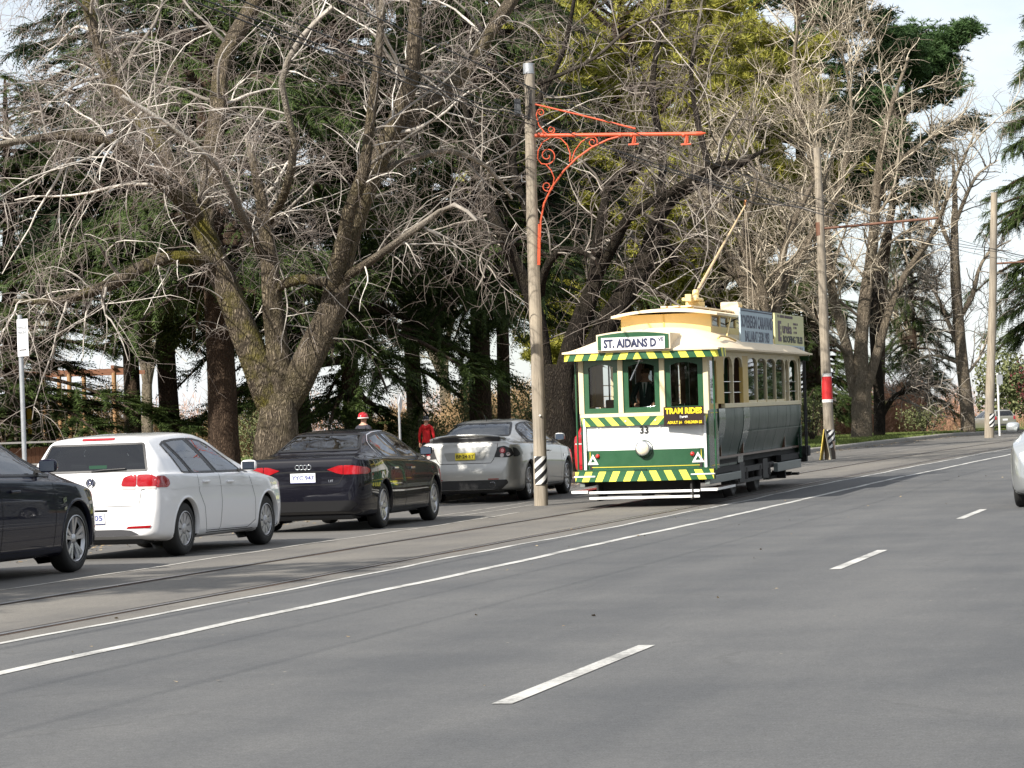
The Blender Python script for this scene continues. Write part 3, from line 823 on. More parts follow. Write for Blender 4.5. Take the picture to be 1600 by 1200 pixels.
for j in range(31):
    t = j / 30; y = cy0 - .36 + (cy1 - cy0 + .72) * t
    for i in range(15):
        a = -1 + 2 * i / 14; x = a * .90
        dz = 0
        ends = min(1, min(t, 1 - t) * 9)
        yy_ = y + (.20 * a * a * (1 - min(1, t * 10)) if t < .5 else -.20 * a * a * (1 - min(1, (1 - t) * 10)))
        v.append((x, yy_, 3.115 + .115 * (1 - abs(a) ** 2.2) * (.72 + .28 * math.sin(ends * math.pi / 2))))
for j in range(30):
    for i in range(14): f.append((j * 15 + i, j * 15 + i + 1, j * 15 + 16 + i, j * 15 + 15 + i))
mb = MB(); mb.add(v, f, 0, True)
mb.add([(p[0], p[1], 3.075 + (p[2] - 3.115) * .9) for p in v], [tuple(reversed(q)) for q in f], 0, True)
rim = list(range(15)) + [j * 15 + 14 for j in range(1, 31)] + [30 * 15 + i for i in range(13, -1, -1)] + [j * 15 for j in range(29, 0, -1)]
rv = [v[i] for i in rim]; n = len(rv)
mb.add(rv + [(p[0], p[1], 3.075 + (p[2] - 3.115) * .9) for p in rv], [(i, (i + 1) % n, n + (i + 1) % n, n + i) for i in range(n)], 0)
T(mb, 'clerestory_roof', M_roofc)
# roof walk boards, trolley base and pole
for k in range(5):
    x = -.22 + k * .11
    T(MB().box(x - .045, x + .045, 3.0 + .1 * (k % 2), 7.6, 3.265, 3.29), 'walk_board', M_roofc)
T(MB().box(-.28, .28, 3.1, 3.2, 3.21, 3.265).box(-.28, .28, 4.6, 4.7, 3.21, 3.265).box(-.28, .28, 6.1, 6.2, 3.21, 3.265).box(-.28, .28, 7.4, 7.5, 3.21, 3.265), 'walk_batten', M_ochre)
T(MB().box(.02, .36, 7.1, 7.5, 3.20, 3.46, bev=.015), 'roof_box', M_roofc)
for z in (3.26, 3.32, 3.38): T(MB().box(.36, .372, 7.13, 7.47, z, z + .03), 'louvre', M_clery)
tb = T(MB().cyl((0, 4.75, 3.29), (0, 4.75, 3.40), .17, 14).cyl((0, 4.15, 3.45), (0, 4.95, 3.42), .055, 10).cyl((0, 4.75, 3.38), (0, 4.85, 3.60), .06, 10).box(-.05, .05, 4.1, 4.3, 3.40, 3.52).cyl((-.1, 4.2, 3.44), (-.1, 4.9, 3.44), .03, 8).cyl((.1, 4.2, 3.44), (.1, 4.9, 3.44), .03, 8), 'trolley_base', M_clery)
T(MB().tube([(0, 4.85, 3.56), (0, 5.05, 3.62), (0, 10.30, 5.46)], [.032, .030, .017], 8), 'trolley_pole', mat('trolley_pole_tan', (.62, .44, .24), .5, var=.1))
T(MB().box(-.02, .02, 10.24, 10.40, 5.43, 5.52).lathe([(.03, -.015), (.055, -.02), (.04, 0), (.055, .02), (.03, .015)], (0, 10.36, 5.53), (1, 0, 0), 14), 'trolley_wheel', mat('trolley_bronze', (.22, .10, .04), .4, metal=.7))
mr_ = mat('trolley_rope', (.42, .36, .28), .9)
for dx in (0, .07):
    T(MB().tube([(dx * .3, 10.2, 5.40), (dx, 10.28, 4.4), (dx * 1.5, 10.22, 3.5), (dx * 2, 10.12, 2.5)], .007, 5), 'trolley_rope', mr_)
T(MB().cyl((1.02, 2.15, 2.72), (.86, 3.5, 3.12), .014, 6), 'roof_stay', M_clery)
# destination box
dpoly = lambda hw, z0, zs, rise: [(-hw, z0)] + [(-hw + 2 * hw * i / 10, zs + rise * (1 - (2 * i / 10 - 1) ** 2)) for i in range(11)] + [(hw, z0)]
dx0 = -.05
def sh(p): return [(q[0] + dx0, q[1]) for q in p]
dbox = T(MB().prism(sh(dpoly(.60, 2.50, 2.755, .055)), 'y', -.30, .55), 'destination_box', M_roofc)
T(MB().prism(sh(dpoly(.575, 2.515, 2.735, .05)), 'y', -.312, -.301), 'destination_frame', M_tgreen, dbox)
T(MB().box(dx0 - .515, dx0 + .515, -.322, -.313, 2.505, 2.705), 'destination_plate', M_white, dbox)
lettering('ST. AIDANS D', .18, dbox, (dx0 - .05, -.3235, 2.602), M_navy, width=.86, bold=.009)
lettering('VE', .085, dbox, (dx0 + .452, -.3235, 2.65), M_navy, width=.095, bold=.003)
T(MB().sphere((-1.05, -.12, 2.515), .02, 8), 'roof_knob', M_cream)
# advertisement boards along the roof edge
def advert(y0, y1, base, name):
    o = T(MB().box(1.075, 1.105, y0, y1, 2.525, 3.215), name, base)
    mb = MB()
    for y in np.arange(y0 + .3, y1 - .1, .75): mb.box(1.07, 1.10, y - .02, y + .02, 2.485, 2.53)
    T(mb, 'advert_feet', M_under, o)
    mb = MB().box(1.078, 1.10, y0 + .1, y0 + .13, 2.6, 3.2)
    for y in (y0 + .5, y1 - .5): mb.cyl((1.07, y, 3.1), (.75, y, 2.95), .012, 6)
    T(mb, 'advert_stay', M_under, o)
    return o
a1 = advert(3.02, 6.34, M_blue_ad, 'advert_board')
T(MB().box(1.106, 1.110, 3.02, 6.34, 3.165, 3.185).box(1.106, 1.110, 3.02, 6.34, 2.575, 2.60).box(1.106, 1.112, 3.02, 6.34, 3.205, 3.215), 'advert_line', M_navy, a1)
lettering('SOVEREIGN CARAVANS', .30, a1, (1.1075, 4.68, 2.98), mat('advert_slate_lettering', (.10, .11, .15), .6), rotz=R(90), width=3.2, bold=.006)
lettering('BALLARAT 5338 1903', .26, a1, (1.1075, 4.68, 2.73), MATS['advert_slate_lettering'], rotz=R(90), width=2.5, bold=.004)
a2 = advert(6.62, 10.06, M_yel_ad, 'advert_board')
T(MB().box(1.106, 1.109, 6.62, 10.06, 2.527, 2.64), 'advert_band', M_blue_ad, a2)
T(MB().box(1.106, 1.110, 6.95, 7.32, 2.70, 3.08), 'advert_band', M_plum, a2)
lettering('E', .34, a2, (1.1115, 7.22, 2.89), M_yel_ad, rotz=R(90), bold=.004)
lettering('ureka', .27, a2, (1.1085, 8.0, 2.945), M_plum, rotz=R(90), width=1.1, bold=.008)
lettering('ROOFING TILES', .17, a2, (1.1085, 8.68, 2.745), M_black, rotz=R(90), width=2.35, bold=.007)
for (y0_, y1_, z_, hh) in ((6.9, 8.7, 3.14, .05), (8.75, 9.3, 3.03, .04), (8.8, 9.25, 2.96, .04), (8.8, 9.25, 2.87, .04), (7.0, 8.3, 2.56, .055), (8.6, 9.85, 2.56, .055)):
    mb = MB(); y = y0_                                   # lines of small print, too fine to read
    while y < y1_ - .05:
        w_ = random.uniform(.04, .10); mb.box(1.1065, 1.1105, y, y + w_, z_, z_ + hh); y += w_ + random.choice((.03, .03, .09))
    T(mb, 'small_print', M_plum, a2)['kind'] = 'stuff'
# rear pole
T(MB().cyl((1.10, TL + .15, .55), (1.10, TL + .15, 2.45), .022, 8).box(1.02, 1.18, TL + .13, TL + .17, 1.18, 1.21), 'rear_grab_pole', M_black)

# ================================================================== PARKED CARS
M_tyre = mat('tyre_rubber', (.014, .014, .014), .75, var=.25, vscale=12)
M_alloy = mat('alloy_wheel', (.52, .52, .53), .28, metal=.8)
M_cover = mat('wheel_cover', (.46, .46, .47), .35, metal=.5)
M_brakes = mat('wheel_dark', (.02, .02, .02), .6, metal=.3)
M_trim = mat('black_trim', (.012, .012, .013), .45)
M_plast = mat('grey_bumper_plastic', (.035, .035, .04), .6)
M_cabin = mat('car_interior', (.028, .027, .027), .8, var=.2)
M_gap = mat('panel_gap_shadow_line', (.006, .006, .006), .9)
M_tail = mat('tail_lamp_red', (.30, .006, .010), .10, coat=1.0, var=.18, vscale=14)
M_tail2 = mat('tail_lamp_clear', (.55, .46, .44), .15, coat=1.0, var=.2, vscale=18)
M_headl = mat('headlamp_clear', (.6, .62, .65), .08, coat=1.0)
M_plate = mat('number_plate_white', (.72, .72, .74), .4)
M_plate_y = mat('number_plate_yellow', (.72, .60, .05), .4)
M_green_s = mat('green_sticker', (.02, .45, .12), .5)
G_car = glass_mat('car_glass', (.30, .34, .34), 1.5, 1.25)
def car_paint(name, col, metal=0.0, rough=.35):
    return mat(name, col, rough, metal=metal, coat=1.0 if max(col) > .05 else .72, coat_r=.02, spec=.5 if metal else .03)
P_white = car_paint('car_paint_white', (.78, .78, .79))
P_black = car_paint('car_paint_black', (.006, .006, .010))
P_navy = car_paint('car_paint_blue_black', (.009, .010, .022))
P_silver = car_paint('car_paint_silver', (.44, .44, .42), .6, .34)
P_red = car_paint('car_paint_red', (.42, .012, .02))
P_beige = car_paint('car_paint_pewter', (.30, .285, .24), .6, .36)
P_sil2 = car_paint('car_paint_bright_silver', (.50, .52, .52), .7, .32)

def pch(xs, ys):
    """monotone cubic through (xs, ys)"""
    xs = np.array(xs, float); ys = np.array(ys, float); h = np.diff(xs); d = np.diff(ys) / h
    mm = np.zeros(len(xs)); mm[0] = d[0]; mm[-1] = d[-1]
    for i in range(1, len(xs) - 1):
        if d[i - 1] * d[i] > 0:
            w1 = 2 * h[i] + h[i - 1]; w2 = h[i] + 2 * h[i - 1]; mm[i] = (w1 + w2) / (w1 / d[i - 1] + w2 / d[i])
    def f(x):
        x = np.clip(x, xs[0], xs[-1]); i = np.clip(np.searchsorted(xs, x) - 1, 0, len(h) - 1); t = (x - xs[i]) / h[i]
        return (ys[i] * (1 + 2 * t) * (1 - t) ** 2 + mm[i] * h[i] * t * (1 - t) ** 2 + ys[i + 1] * t * t * (3 - 2 * t) + mm[i + 1] * h[i] * t * t * (t - 1))
    return f

def offset_poly(poly, d):
    """move every edge of a polygon inwards by d"""
    n = len(poly); A = sum(poly[i][0] * poly[(i + 1) % n][1] - poly[(i + 1) % n][0] * poly[i][1] for i in range(n))
    sg = 1 if A > 0 else -1; out = []
    for i in range(n):
        p0, p1, p2 = Vector(poly[i - 1]), Vector(poly[i]), Vector(poly[(i + 1) % n])
        e1 = (p1 - p0).normalized(); e2 = (p2 - p1).normalized()
        n1 = Vector((-e1.y, e1.x)) * sg; n2 = Vector((-e2.y, e2.x)) * sg
        k = 1 + n1.dot(n2); b = (n1 + n2) / max(.35, k)
        out.append((p1.x + b.x * d, p1.y + b.y * d))
    return out
def inside(poly, x, y):
    c = False; n = len(poly); j = n - 1
    for i in range(n):
        if (poly[i][1] > y) != (poly[j][1] > y) and x < (poly[j][0] - poly[i][0]) * (y - poly[i][1]) / (poly[j][1] - poly[i][1]) + poly[i][0]: c = not c
        j = i
    return c
def rounded(poly, r=.03, k=3):
    """cut and round the corners"""
    out = []; n = len(poly)
    for i in range(n):
        p0, p1, p2 = Vector(poly[i - 1]), Vector(poly[i]), Vector(poly[(i + 1) % n])
        a = (p0 - p1); b = (p2 - p1); ra = min(r, a.length * .4); rb = min(r, b.length * .4)
        A = p1 + a.normalized() * ra; B = p1 + b.normalized() * rb
        for q in range(k + 1):
            t = q / k; out.append(tuple(A * (1 - t) ** 2 + p1 * 2 * t * (1 - t) + B * t * t))
    return out

class Car:
    def __init__(s, spec, paint, name, loc, rotz, label, group=None, pitch=0.0, cat='car'):
        s.sp = spec; s.paint = paint
        s.root = empty(name, loc, (pitch, 0, rotz), label=label, cat=cat, group=group)
        s.make_body()
    def sec(s, y):
        sp = s.sp; zt = float(sp['zt'](y)); zb = float(sp['zb'](y)); w = float(sp['w'](y)); wr = float(sp['wr'](y))
        zs = min(float(sp['zs'](y)), zt - .025); g = zt - zs; k = min(1, g / .3)
        zm = min(.60, zb + .5 * (zs - zb)); zq = max(zm + .01, zs - .14); zq = min(zq, zs - .02) if zs - .02 > zm else (zm + zs) / 2
        wg = w * (.945 if g > .15 else .95)
        wr = min(wr, wg)
        return [(0, zb), (w * .55, zb), (w * .86, zb + .005), (w * .955, zb + .05), (w * .985, zb + .16 * min(1, (zs - zb) / .6)), (w, zm), (w * .993, zq), (w * .972, zs - .012), (wg, zs + .012 * k),
                ((wg + wr) / 2 + .018 * k, zs + g * .42), (wr, zs + g * .83), (wr * .90, zs + g * .945), (wr * .55, zs + g * .992), (0, zt)]
    def make_body(s):
        sp = s.sp; y0, y1 = sp['y0'], sp['y1']
        ys = list(np.concatenate([y0 + np.linspace(0, .12, 10)[:-1], np.linspace(y0 + .12, y1 - .12, int((y1 - y0) / .032)), y1 - np.linspace(.12, 0, 10)[1:]]))
        rows = []
        sub = 4
        for y in ys:
            P = [Vector((x, z, 0)) for x, z in s.sec(y)]
            pts = []
            for i in range(len(P) - 1):
                p0 = P[max(0, i - 1)]; p1 = P[i]; p2 = P[i + 1]; p3 = P[min(len(P) - 1, i + 2)]
                for q in range(sub):
                    t = q / sub
                    a = p1; 
                    # centripetal-ish Catmull-Rom with reduced tension
                    m1 = (p2 - p0) * .38; m2 = (p3 - p1) * .38
                    L = (p2 - p1).length
                    if m1.length > L: m1 = m1.normalized() * L
                    if m2.length > L: m2 = m2.normalized() * L
                    v = p1 * (2 * t ** 3 - 3 * t * t + 1) + m1 * (t ** 3 - 2 * t * t + t) + p2 * (-2 * t ** 3 + 3 * t * t) + m2 * (t ** 3 - t * t)
                    pts.append((max(0, v.x), v.y))
            pts.append((P[-1].x, P[-1].y))
            rows.append(pts)
        K = len(rows[0]); ring = 2 * K - 2
        V = []
        for y, pts in zip(ys, rows):
            full = [(x, z) for x, z in pts] + [(-x, z) for x, z in reversed(pts[1:-1])]
            V += [(x, y, z) for x, z in full]
        F = []
        for i in range(len(ys) - 1):
            for j in range(ring): F.append((i * ring + j, i * ring + (j + 1) % ring, (i + 1) * ring + (j + 1) % ring, (i + 1) * ring + j))
        caps = []
        for base in (0, (len(ys) - 1) * ring):
            # cap by quads between left and right halves
            for j in range(K - 1):
                a = base + j; b = base + j + 1; c = base + (ring - (j + 1)) % ring; d = base + (ring - j) % ring
                f = []
                for q in (a, b, c, d):
                    if q not in f: f.append(q)
                if len(f) >= 3: caps.append(tuple(f))
        s.V = [Vector(v) for v in V]; s.F = F + caps
        s.bvh = BVHTree.FromPolygons(s.V, s.F)
        s.holes = []       # (axis, sign, polygon)
    def hit(s, a, b, axis, sg):
        """surface point: axis 'x': (a, b) = (y, z) seen from side sg; axis 'y': (a, b) = (x, z) from end sg"""
        if axis == 'x': o = Vector((sg * 3, a, b)); d = Vector((-sg, 0, 0))
        elif axis == 'y': o = Vector((a, sg * 9, b)); d = Vector((0, -sg, 0))
        else: o = Vector((a, b, 4)); d = Vector((0, 0, -1))
        co, no, _, _ = s.bvh.ray_cast(o, d)
        return co, (no if no is None or no.dot(d) < 0 else -no)
    def decal(s, poly, axis, sg, off, name, material, parent=None, res=.07, ring=None):
        bm = bmesh.new(); n = len(poly)
        if ring:
            inn = offset_poly(poly, ring)
            vo = [bm.verts.new((p[0], p[1], 0)) for p in poly]; vi = [bm.verts.new((p[0], p[1], 0)) for p in inn]
            for i in range(n): bm.faces.new((vo[i], vo[(i + 1) % n], vi[(i + 1) % n], vi[i]))
        else:
            bm.faces.new([bm.verts.new((p[0], p[1], 0)) for p in poly])
            bmesh.ops.triangulate(bm, faces=list(bm.faces))
        for _ in range(5):
            es = [e for e in bm.edges if e.calc_length() > res]
            if not es: break
            bmesh.ops.subdivide_edges(bm, edges=es, cuts=1); bmesh.ops.triangulate(bm, faces=[f for f in bm.faces if len(f.verts) > 3])
        for v in bm.verts:
            co, no = s.hit(v.co.x, v.co.y, axis, sg)
            if co is None: co, no = Vector((0, 0, .5)), Vector((0, 0, 1))
            v.co = co + no * off
        bmesh.ops.recalc_face_normals(bm, faces=bm.faces)
        me = bpy.data.meshes.new(name); bm.to_mesh(me); bm.free(); me.materials.append(material)
        me.polygons.foreach_set('use_smooth', [True] * len(me.polygons))
        # face outward
        if len(me.polygons):
            nrm = sum((p.normal for p in me.polygons), Vector()); want = {'x': Vector((sg, 0, 0)), 'y': Vector((0, sg, 0)), 'z': Vector((0, 0, 1))}[axis]
            if nrm.dot(want) < 0: me.flip_normals()
        return link_mesh(name, me, parent or s.root)
    def polyline(s, pts, axis, sg, wd, name, material, off=.0015, parent=None):
        """thin strip following the surface"""
        P = []; 
        for i in range(len(pts) - 1):
            a, b = Vector(pts[i]), Vector(pts[i + 1]); k = max(1, int((b - a).length / .05))
            for q in range(k): P.append(a + (b - a) * q / k)
        P.append(Vector(pts[-1])); v = []
        for i, p in enumerate(P):
            t = (P[min(i + 1, len(P) - 1)] - P[max(0, i - 1)]).normalized(); n = Vector((-t.y, t.x))
            for e in (-1, 1):
                q = p + n * wd / 2 * e; co, no = s.hit(q.x, q.y, axis, sg)
                if co is None: return None
                v.append(co + no * off)
        mb = MB(); mb.add(v, [(2 * i, 2 * i + 1, 2 * i + 3, 2 * i + 2) for i in range(len(P) - 1)])
        return mb.build(name, material, parent or s.root)
    def window(s, poly, axis, sg, name='window', trim=None, r=.03):
        poly = rounded(poly, r)
        g = s.decal(poly, axis, sg, .004, name, G_car)
        s.decal(poly, axis, sg, .0065, 'window_seal', trim or M_trim, g, ring=.024)
        s.holes.append((axis, sg, offset_poly(poly, .014)))
        return g
    def finish(s):
        sp = s.sp; V = s.V; rA = sp['rarch']; zc = sp['rt'] + .012
        cen = [(0.0, zc), (sp['wb'], zc)]
        W = sp['wmax']
        inc = [False] * len(V); Vn = [v.copy() for v in V]
        for i, v in enumerate(V):
            if abs(v.x) > .60 * W:
                for cy, cz in cen:
                    d = math.hypot(v.y - cy, v.z - cz)
                    if d < rA:
                        inc[i] = True
                        k = rA / max(d, 1e-4); Vn[i] = Vector((v.x, cy + (v.y - cy) * k, max(cz + (v.z - cz) * k, .1)))
        F2 = []
        for f in s.F:
            if all(inc[i] for i in f): continue
            c = sum((V[i] for i in f), Vector()) / len(f); drop = False
            for axis, sg, poly in s.holes:
                if axis == 'x' and c.x * sg > .25 and inside(poly, c.y, c.z): drop = True; break
                if axis == 'y' and inside(poly, c.x, c.z):
                    co, _ = s.hit(c.x, c.z, 'y', sg)
                    if co is not None and abs(co.y - c.y) < .05: drop = True; break
            if not drop: F2.append(f)
        used = sorted({i for f in F2 for i in f}); mp_ = {q: k for k, q in enumerate(used)}
        me = bpy.data.meshes.new('body'); me.from_pydata([Vn[i] for i in used], [], [[mp_[i] for i in f] for f in F2]); me.materials.append(s.paint)
        bm = bmesh.new(); bm.from_mesh(me); bmesh.ops.recalc_face_normals(bm, faces=bm.faces); bm.to_mesh(me); bm.free()
        me.polygons.foreach_set('use_smooth', [True] * len(me.polygons)); me.update(); me.set_sharp_from_angle(angle=R(50))
        s.body = link_mesh('body', me, s.root)
        # arch lips and liners
        for cy, cz in cen:
            for sx in (-1, 1):
                v = []; lip = []
                angs = np.linspace(R(-14), R(194), 34)
                for t in angs:
                    yy_, zz = cy + rA * math.cos(t), max(cz + rA * math.sin(t), .12)
                    co, no = s.hit(cy + (rA + .012) * math.cos(t), max(cz + (rA + .012) * math.sin(t), sp['zmin'] + .03), 'x', sx)
                    x = abs(co.x) if co is not None else W
                    ro = rA + .035
                    co2, _ = s.hit(cy + ro * math.cos(t), max(cz + ro * math.sin(t), sp['zmin'] + .03), 'x', sx); x2 = abs(co2.x) if co2 is not None else W
                    lip += [(sx * (x2 - .004), cy + ro * math.cos(t), max(cz + ro * math.sin(t), .13)), (sx * (x + .009), cy + (rA + .016) * math.cos(t), max(cz + (rA + .016) * math.sin(t), .13)), (sx * (x + .006), yy_, zz), (sx * (x - .05), yy_, zz)]
                n = len(angs)
                MB().add(lip, [(4 * i + k, 4 * i + k + 1, 4 * i + 5 + k, 4 * i + 4 + k) for i in range(n - 1) for k in range(3)], 0, True).build('wheel_arch', s.paint, s.root)
                v = []
                for t in angs:
                    yy_, zz = cy + (rA + .004) * math.cos(t), max(cz + (rA + .004) * math.sin(t), .14)
                    v += [(sx * (W - .035), yy_, zz), (sx * .46, yy_, zz)]
                f = [(2 * i, 2 * i + 2, 2 * i + 3, 2 * i + 1) for i in range(n - 1)] + [tuple(2 * i + 1 for i in range(n))]
                MB().add(v, f).build('wheel_well', M_trim, s.root)
    def wheel(s, yc, sx, style, steer=0.0):
        sp = s.sp; rt = sp['rt']; rr = sp['rr']; tw = .205
        key = ('wheel', style, rt, rr)
        if key not in Car.cache: Car.cache[key] = make_wheel(style, rt, rr, tw)
        tyre, disc, rim = Car.cache[key]
        x = sx * (sp['wmax'] - .035)
        o = link_mesh('tyre', tyre, s.root); w = empty('wheel', (x, yc, rt), (0, 0, steer + (0 if sx > 0 else math.pi))); w.parent = s.root
        o.parent = w; link_mesh('wheel_disc', disc, w); link_mesh('rim', rim, w)
        return w
    cache = {}

def make_wheel(style, rt, rr, tw):
    """outer face at x = 0, facing +x"""
    mb = MB().lathe([(rr - .012, -.012), (rr + .012, -.004), (rr + .045, .0), (rt - .03, -.006), (rt - .008, -.02), (rt, -.045), (rt, -tw + .045), (rt - .012, -tw + .015), (rr, -tw)], (0, 0, 0), (1, 0, 0), 40)
    for k in (-.07, -.10, -.13):
        mb.lathe([(rt + .0015, k - .006), (rt + .003, k), (rt + .0015, k + .006)], (0, 0, 0), (1, 0, 0), 40)
    tyre = mb.mesh('tyre', M_tyre)
    disc = MB().lathe([(.001, -.075), (rr * .5, -.085), (rr - .02, -.09), (rr - .012, -.11)], (0, 0, 0), (1, 0, 0), 32).mesh('wheel_disc', M_brakes)
    mb = MB().lathe([(rr - .03, -.05), (rr - .018, -.014), (rr + .006, -.008), (rr + .008, -.002), (rr - .004, .0)], (0, 0, 0), (1, 0, 0), 40)
    def spoke(a, r0, r1, w0, w1, x0=-.022, x1=-.018, dep=.03, skew=0.0):
        c, q = math.cos(a), math.sin(a); c2, q2 = math.cos(a + skew), math.sin(a + skew)
        def pt(r, t, x, cc, qq): return (x, r * cc - t * qq, r * qq + t * cc)
        v = [pt(r0, -w0, x0, c, q), pt(r0, w0, x0, c, q), pt(r1, w1, x1, c2, q2), pt(r1, -w1, x1, c2, q2),
             pt(r0, -w0 * 1.25, x0 - dep, c, q), pt(r0, w0 * 1.25, x0 - dep, c, q), pt(r1, w1 * 1.25, x1 - dep, c2, q2), pt(r1, -w1 * 1.25, x1 - dep, c2, q2)]
        mb.add(v, [(0, 1, 2, 3), (0, 4, 5, 1), (1, 5, 6, 2), (2, 6, 7, 3), (3, 7, 4, 0)])
    tau = 2 * math.pi
    if style == 'cover':
        for i in range(9):
            a = tau * i / 9
            spoke(a - .10, .055, rr - .02, .012, .020, skew=-.03); spoke(a + .10, .055, rr - .02, .012, .020, skew=.03)
        mb.lathe([(.001, -.006), (.05, -.010), (.065, -.02), (.07, -.05)], (0, 0, 0), (1, 0, 0), 24)
        mat_ = M_cover
    elif style == 'seven':
        for i in range(7): spoke(tau * i / 7, .04, rr - .02, .024, .036, -.03, -.018)
        mb.lathe([(.001, -.018), (.05, -.022), (.06, -.04)], (0, 0, 0), (1, 0, 0), 24); mat_ = M_alloy
    elif style == 'twin':
        for i in range(5):
            a = tau * i / 5 + .3
            spoke(a - .15, .05, rr - .015, .016, .022, -.035, -.016, skew=-.05); spoke(a + .15, .05, rr - .015, .016, .022, -.035, -.016, skew=.05)
        mb.lathe([(.001, -.022), (.045, -.026), (.06, -.045)], (0, 0, 0), (1, 0, 0), 24); mat_ = M_alloy
    else:
        for i in range(10): spoke(tau * i / 10, .045, rr - .02, .014, .022, -.03, -.018)
        mb.lathe([(.001, -.018), (.05, -.022), (.06, -.04)], (0, 0, 0), (1, 0, 0), 24); mat_ = M_alloy
    me = mb.mesh('rim', mat_)
    bm = bmesh.new(); bm.from_mesh(me); bmesh.ops.recalc_face_normals(bm, faces=bm.faces); bm.to_mesh(me); bm.free()
    return tyre, disc, me

def spec(wb, y0, y1, wmax, zt, zb, zs, w, wr, rt, rr, rarch, zmin):
    return dict(wb=wb, y0=y0, y1=y1, wmax=wmax, zt=pch(*zip(*zt)), zb=pch(*zip(*zb)), zs=pch(*zip(*zs)), w=pch(*zip(*w)), wr=pch(*zip(*wr)), rt=rt, rr=rr, rarch=rarch, zmin=zmin)

HATCH = spec(2.578, -.74, 3.46, .89,
    zt=[(-.74, .56), (-.73, .62), (-.715, .68), (-.69, .86), (-.67, .98), (-.645, 1.03), (-.47, 1.355), (-.44, 1.405), (-.36, 1.435), (.0, 1.463), (.7, 1.482), (1.0, 1.468), (1.28, 1.42), (1.72, 1.22), (2.08, 1.04), (2.26, .99), (2.9, .90), (3.28, .78), (3.42, .62), (3.46, .50)],
    zb=[(-.74, .27), (-.60, .22), (-.2, .19), (2.9, .19), (3.3, .22), (3.46, .30)],
    zs=[(-.74, .99), (-.3, .985), (.5, .965), (2.0, .935), (2.5, .90), (3.0, .83), (3.46, .55)],
    w=[(-.74, .66), (-.725, .73), (-.69, .79), (-.6, .84), (-.4, .872), (0, .888), (.8, .885), (2.6, .888), (3.0, .865), (3.25, .78), (3.40, .66), (3.46, .52)],
    wr=[(-.74, .60), (-.69, .74), (-.64, .735), (-.47, .635), (-.36, .61), (.5, .60), (1.15, .585), (1.72, .66), (2.15, .76), (2.9, .70), (3.46, .45)],
    rt=.317, rr=.205, rarch=.352, zmin=.19)
SEDAN_A = spec(2.808, -1.0, 3.70, .913,
    zt=[(-1.0, .52), (-.99, .60), (-.975, .68), (-.955, .82), (-.935, .97), (-.91, 1.025), (-.86, 1.035), (-.55, 1.055), (-.40, 1.075), (-.2, 1.145), (.2, 1.315), (.42, 1.375), (.7, 1.412), (1.1, 1.427), (1.5, 1.405), (1.75, 1.355), (2.2, 1.16), (2.55, 1.01), (2.7, .975), (3.25, .875), (3.52, .76), (3.66, .60), (3.70, .48)],
    zb=[(-1.0, .28), (-.85, .22), (-.3, .18), (3.1, .18), (3.5, .21), (3.70, .29)],
    zs=[(-1.0, 1.0), (-.4, 1.0), (.5, .985), (2.0, .94), (2.7, .90), (3.2, .83), (3.70, .5)],
    w=[(-1.0, .62), (-.985, .70), (-.95, .77), (-.85, .835), (-.6, .885), (-.2, .91), (.8, .905), (2.8, .912), (3.2, .885), (3.5, .78), (3.64, .66), (3.70, .5)],
    wr=[(-1.0, .55), (-.93, .70), (-.5, .70), (-.35, .66), (.3, .545), (.8, .57), (1.5, .565), (2.1, .66), (2.6, .76), (3.2, .70), (3.70, .42)],
    rt=.325, rr=.222, rarch=.362, zmin=.18)
SEDAN_B = spec(2.915, -1.05, 3.85, .95,
    zt=[(-1.05, .52), (-1.04, .60), (-1.02, .70), (-1.0, .84), (-.98, 1.00), (-.955, 1.075), (-.9, 1.095), (-.55, 1.105), (-.42, 1.125), (-.2, 1.21), (.2, 1.375), (.42, 1.43), (.7, 1.462), (1.1, 1.476), (1.5, 1.455), (1.8, 1.395), (2.25, 1.20), (2.65, 1.04), (2.85, .995), (3.35, .90), (3.65, .78), (3.80, .60), (3.85, .48)],
    zb=[(-1.05, .23), (-.9, .21), (-.3, .18), (3.2, .18), (3.6, .19), (3.85, .26)],
    zs=[(-1.05, 1.03), (-.4, 1.03), (.5, 1.01), (2.0, .965), (2.8, .92), (3.3, .85), (3.85, .5)],
    w=[(-1.05, .66), (-1.035, .74), (-1.0, .81), (-.9, .875), (-.6, .93), (-.2, .948), (.8, .935), (2.9, .948), (3.3, .92), (3.6, .82), (3.78, .68), (3.85, .5)],
    wr=[(-1.05, .6), (-.97, .74), (-.5, .74), (-.38, .68), (.3, .57), (.8, .595), (1.5, .59), (2.2, .68), (2.7, .79), (3.3, .73), (3.85, .42)],
    rt=.34, rr=.242, rarch=.378, zmin=.18)
WAGON = spec(2.72, -1.02, 3.62, .88,
    zt=[(-1.02, .56), (-1.0, .68), (-.975, .98), (-.95, 1.05), (-.75, 1.38), (-.70, 1.435), (-.55, 1.47), (.3, 1.50), (1.2, 1.48), (1.6, 1.42), (2.1, 1.2), (2.5, 1.02), (2.7, .98), (3.2, .88), (3.45, .78), (3.58, .62), (3.62, .5)],
    zb=[(-1.02, .37), (-.85, .27), (-.3, .2), (3.0, .2), (3.62, .3)],
    zs=[(-1.02, 1.0), (-.3, .985), (.5, .965), (2.0, .935), (2.6, .90), (3.62, .55)],
    w=[(-1.02, .68), (-1.0, .74), (-.95, .80), (-.8, .86), (-.4, .878), (2.7, .88), (3.2, .85), (3.45, .76), (3.62, .5)],
    wr=[(-1.02, .62), (-.95, .74), (-.75, .60), (.5, .61), (1.4, .59), (2.1, .68), (2.5, .76), (3.2, .7), (3.62, .45)],
    rt=.317, rr=.205, rarch=.352, zmin=.2)

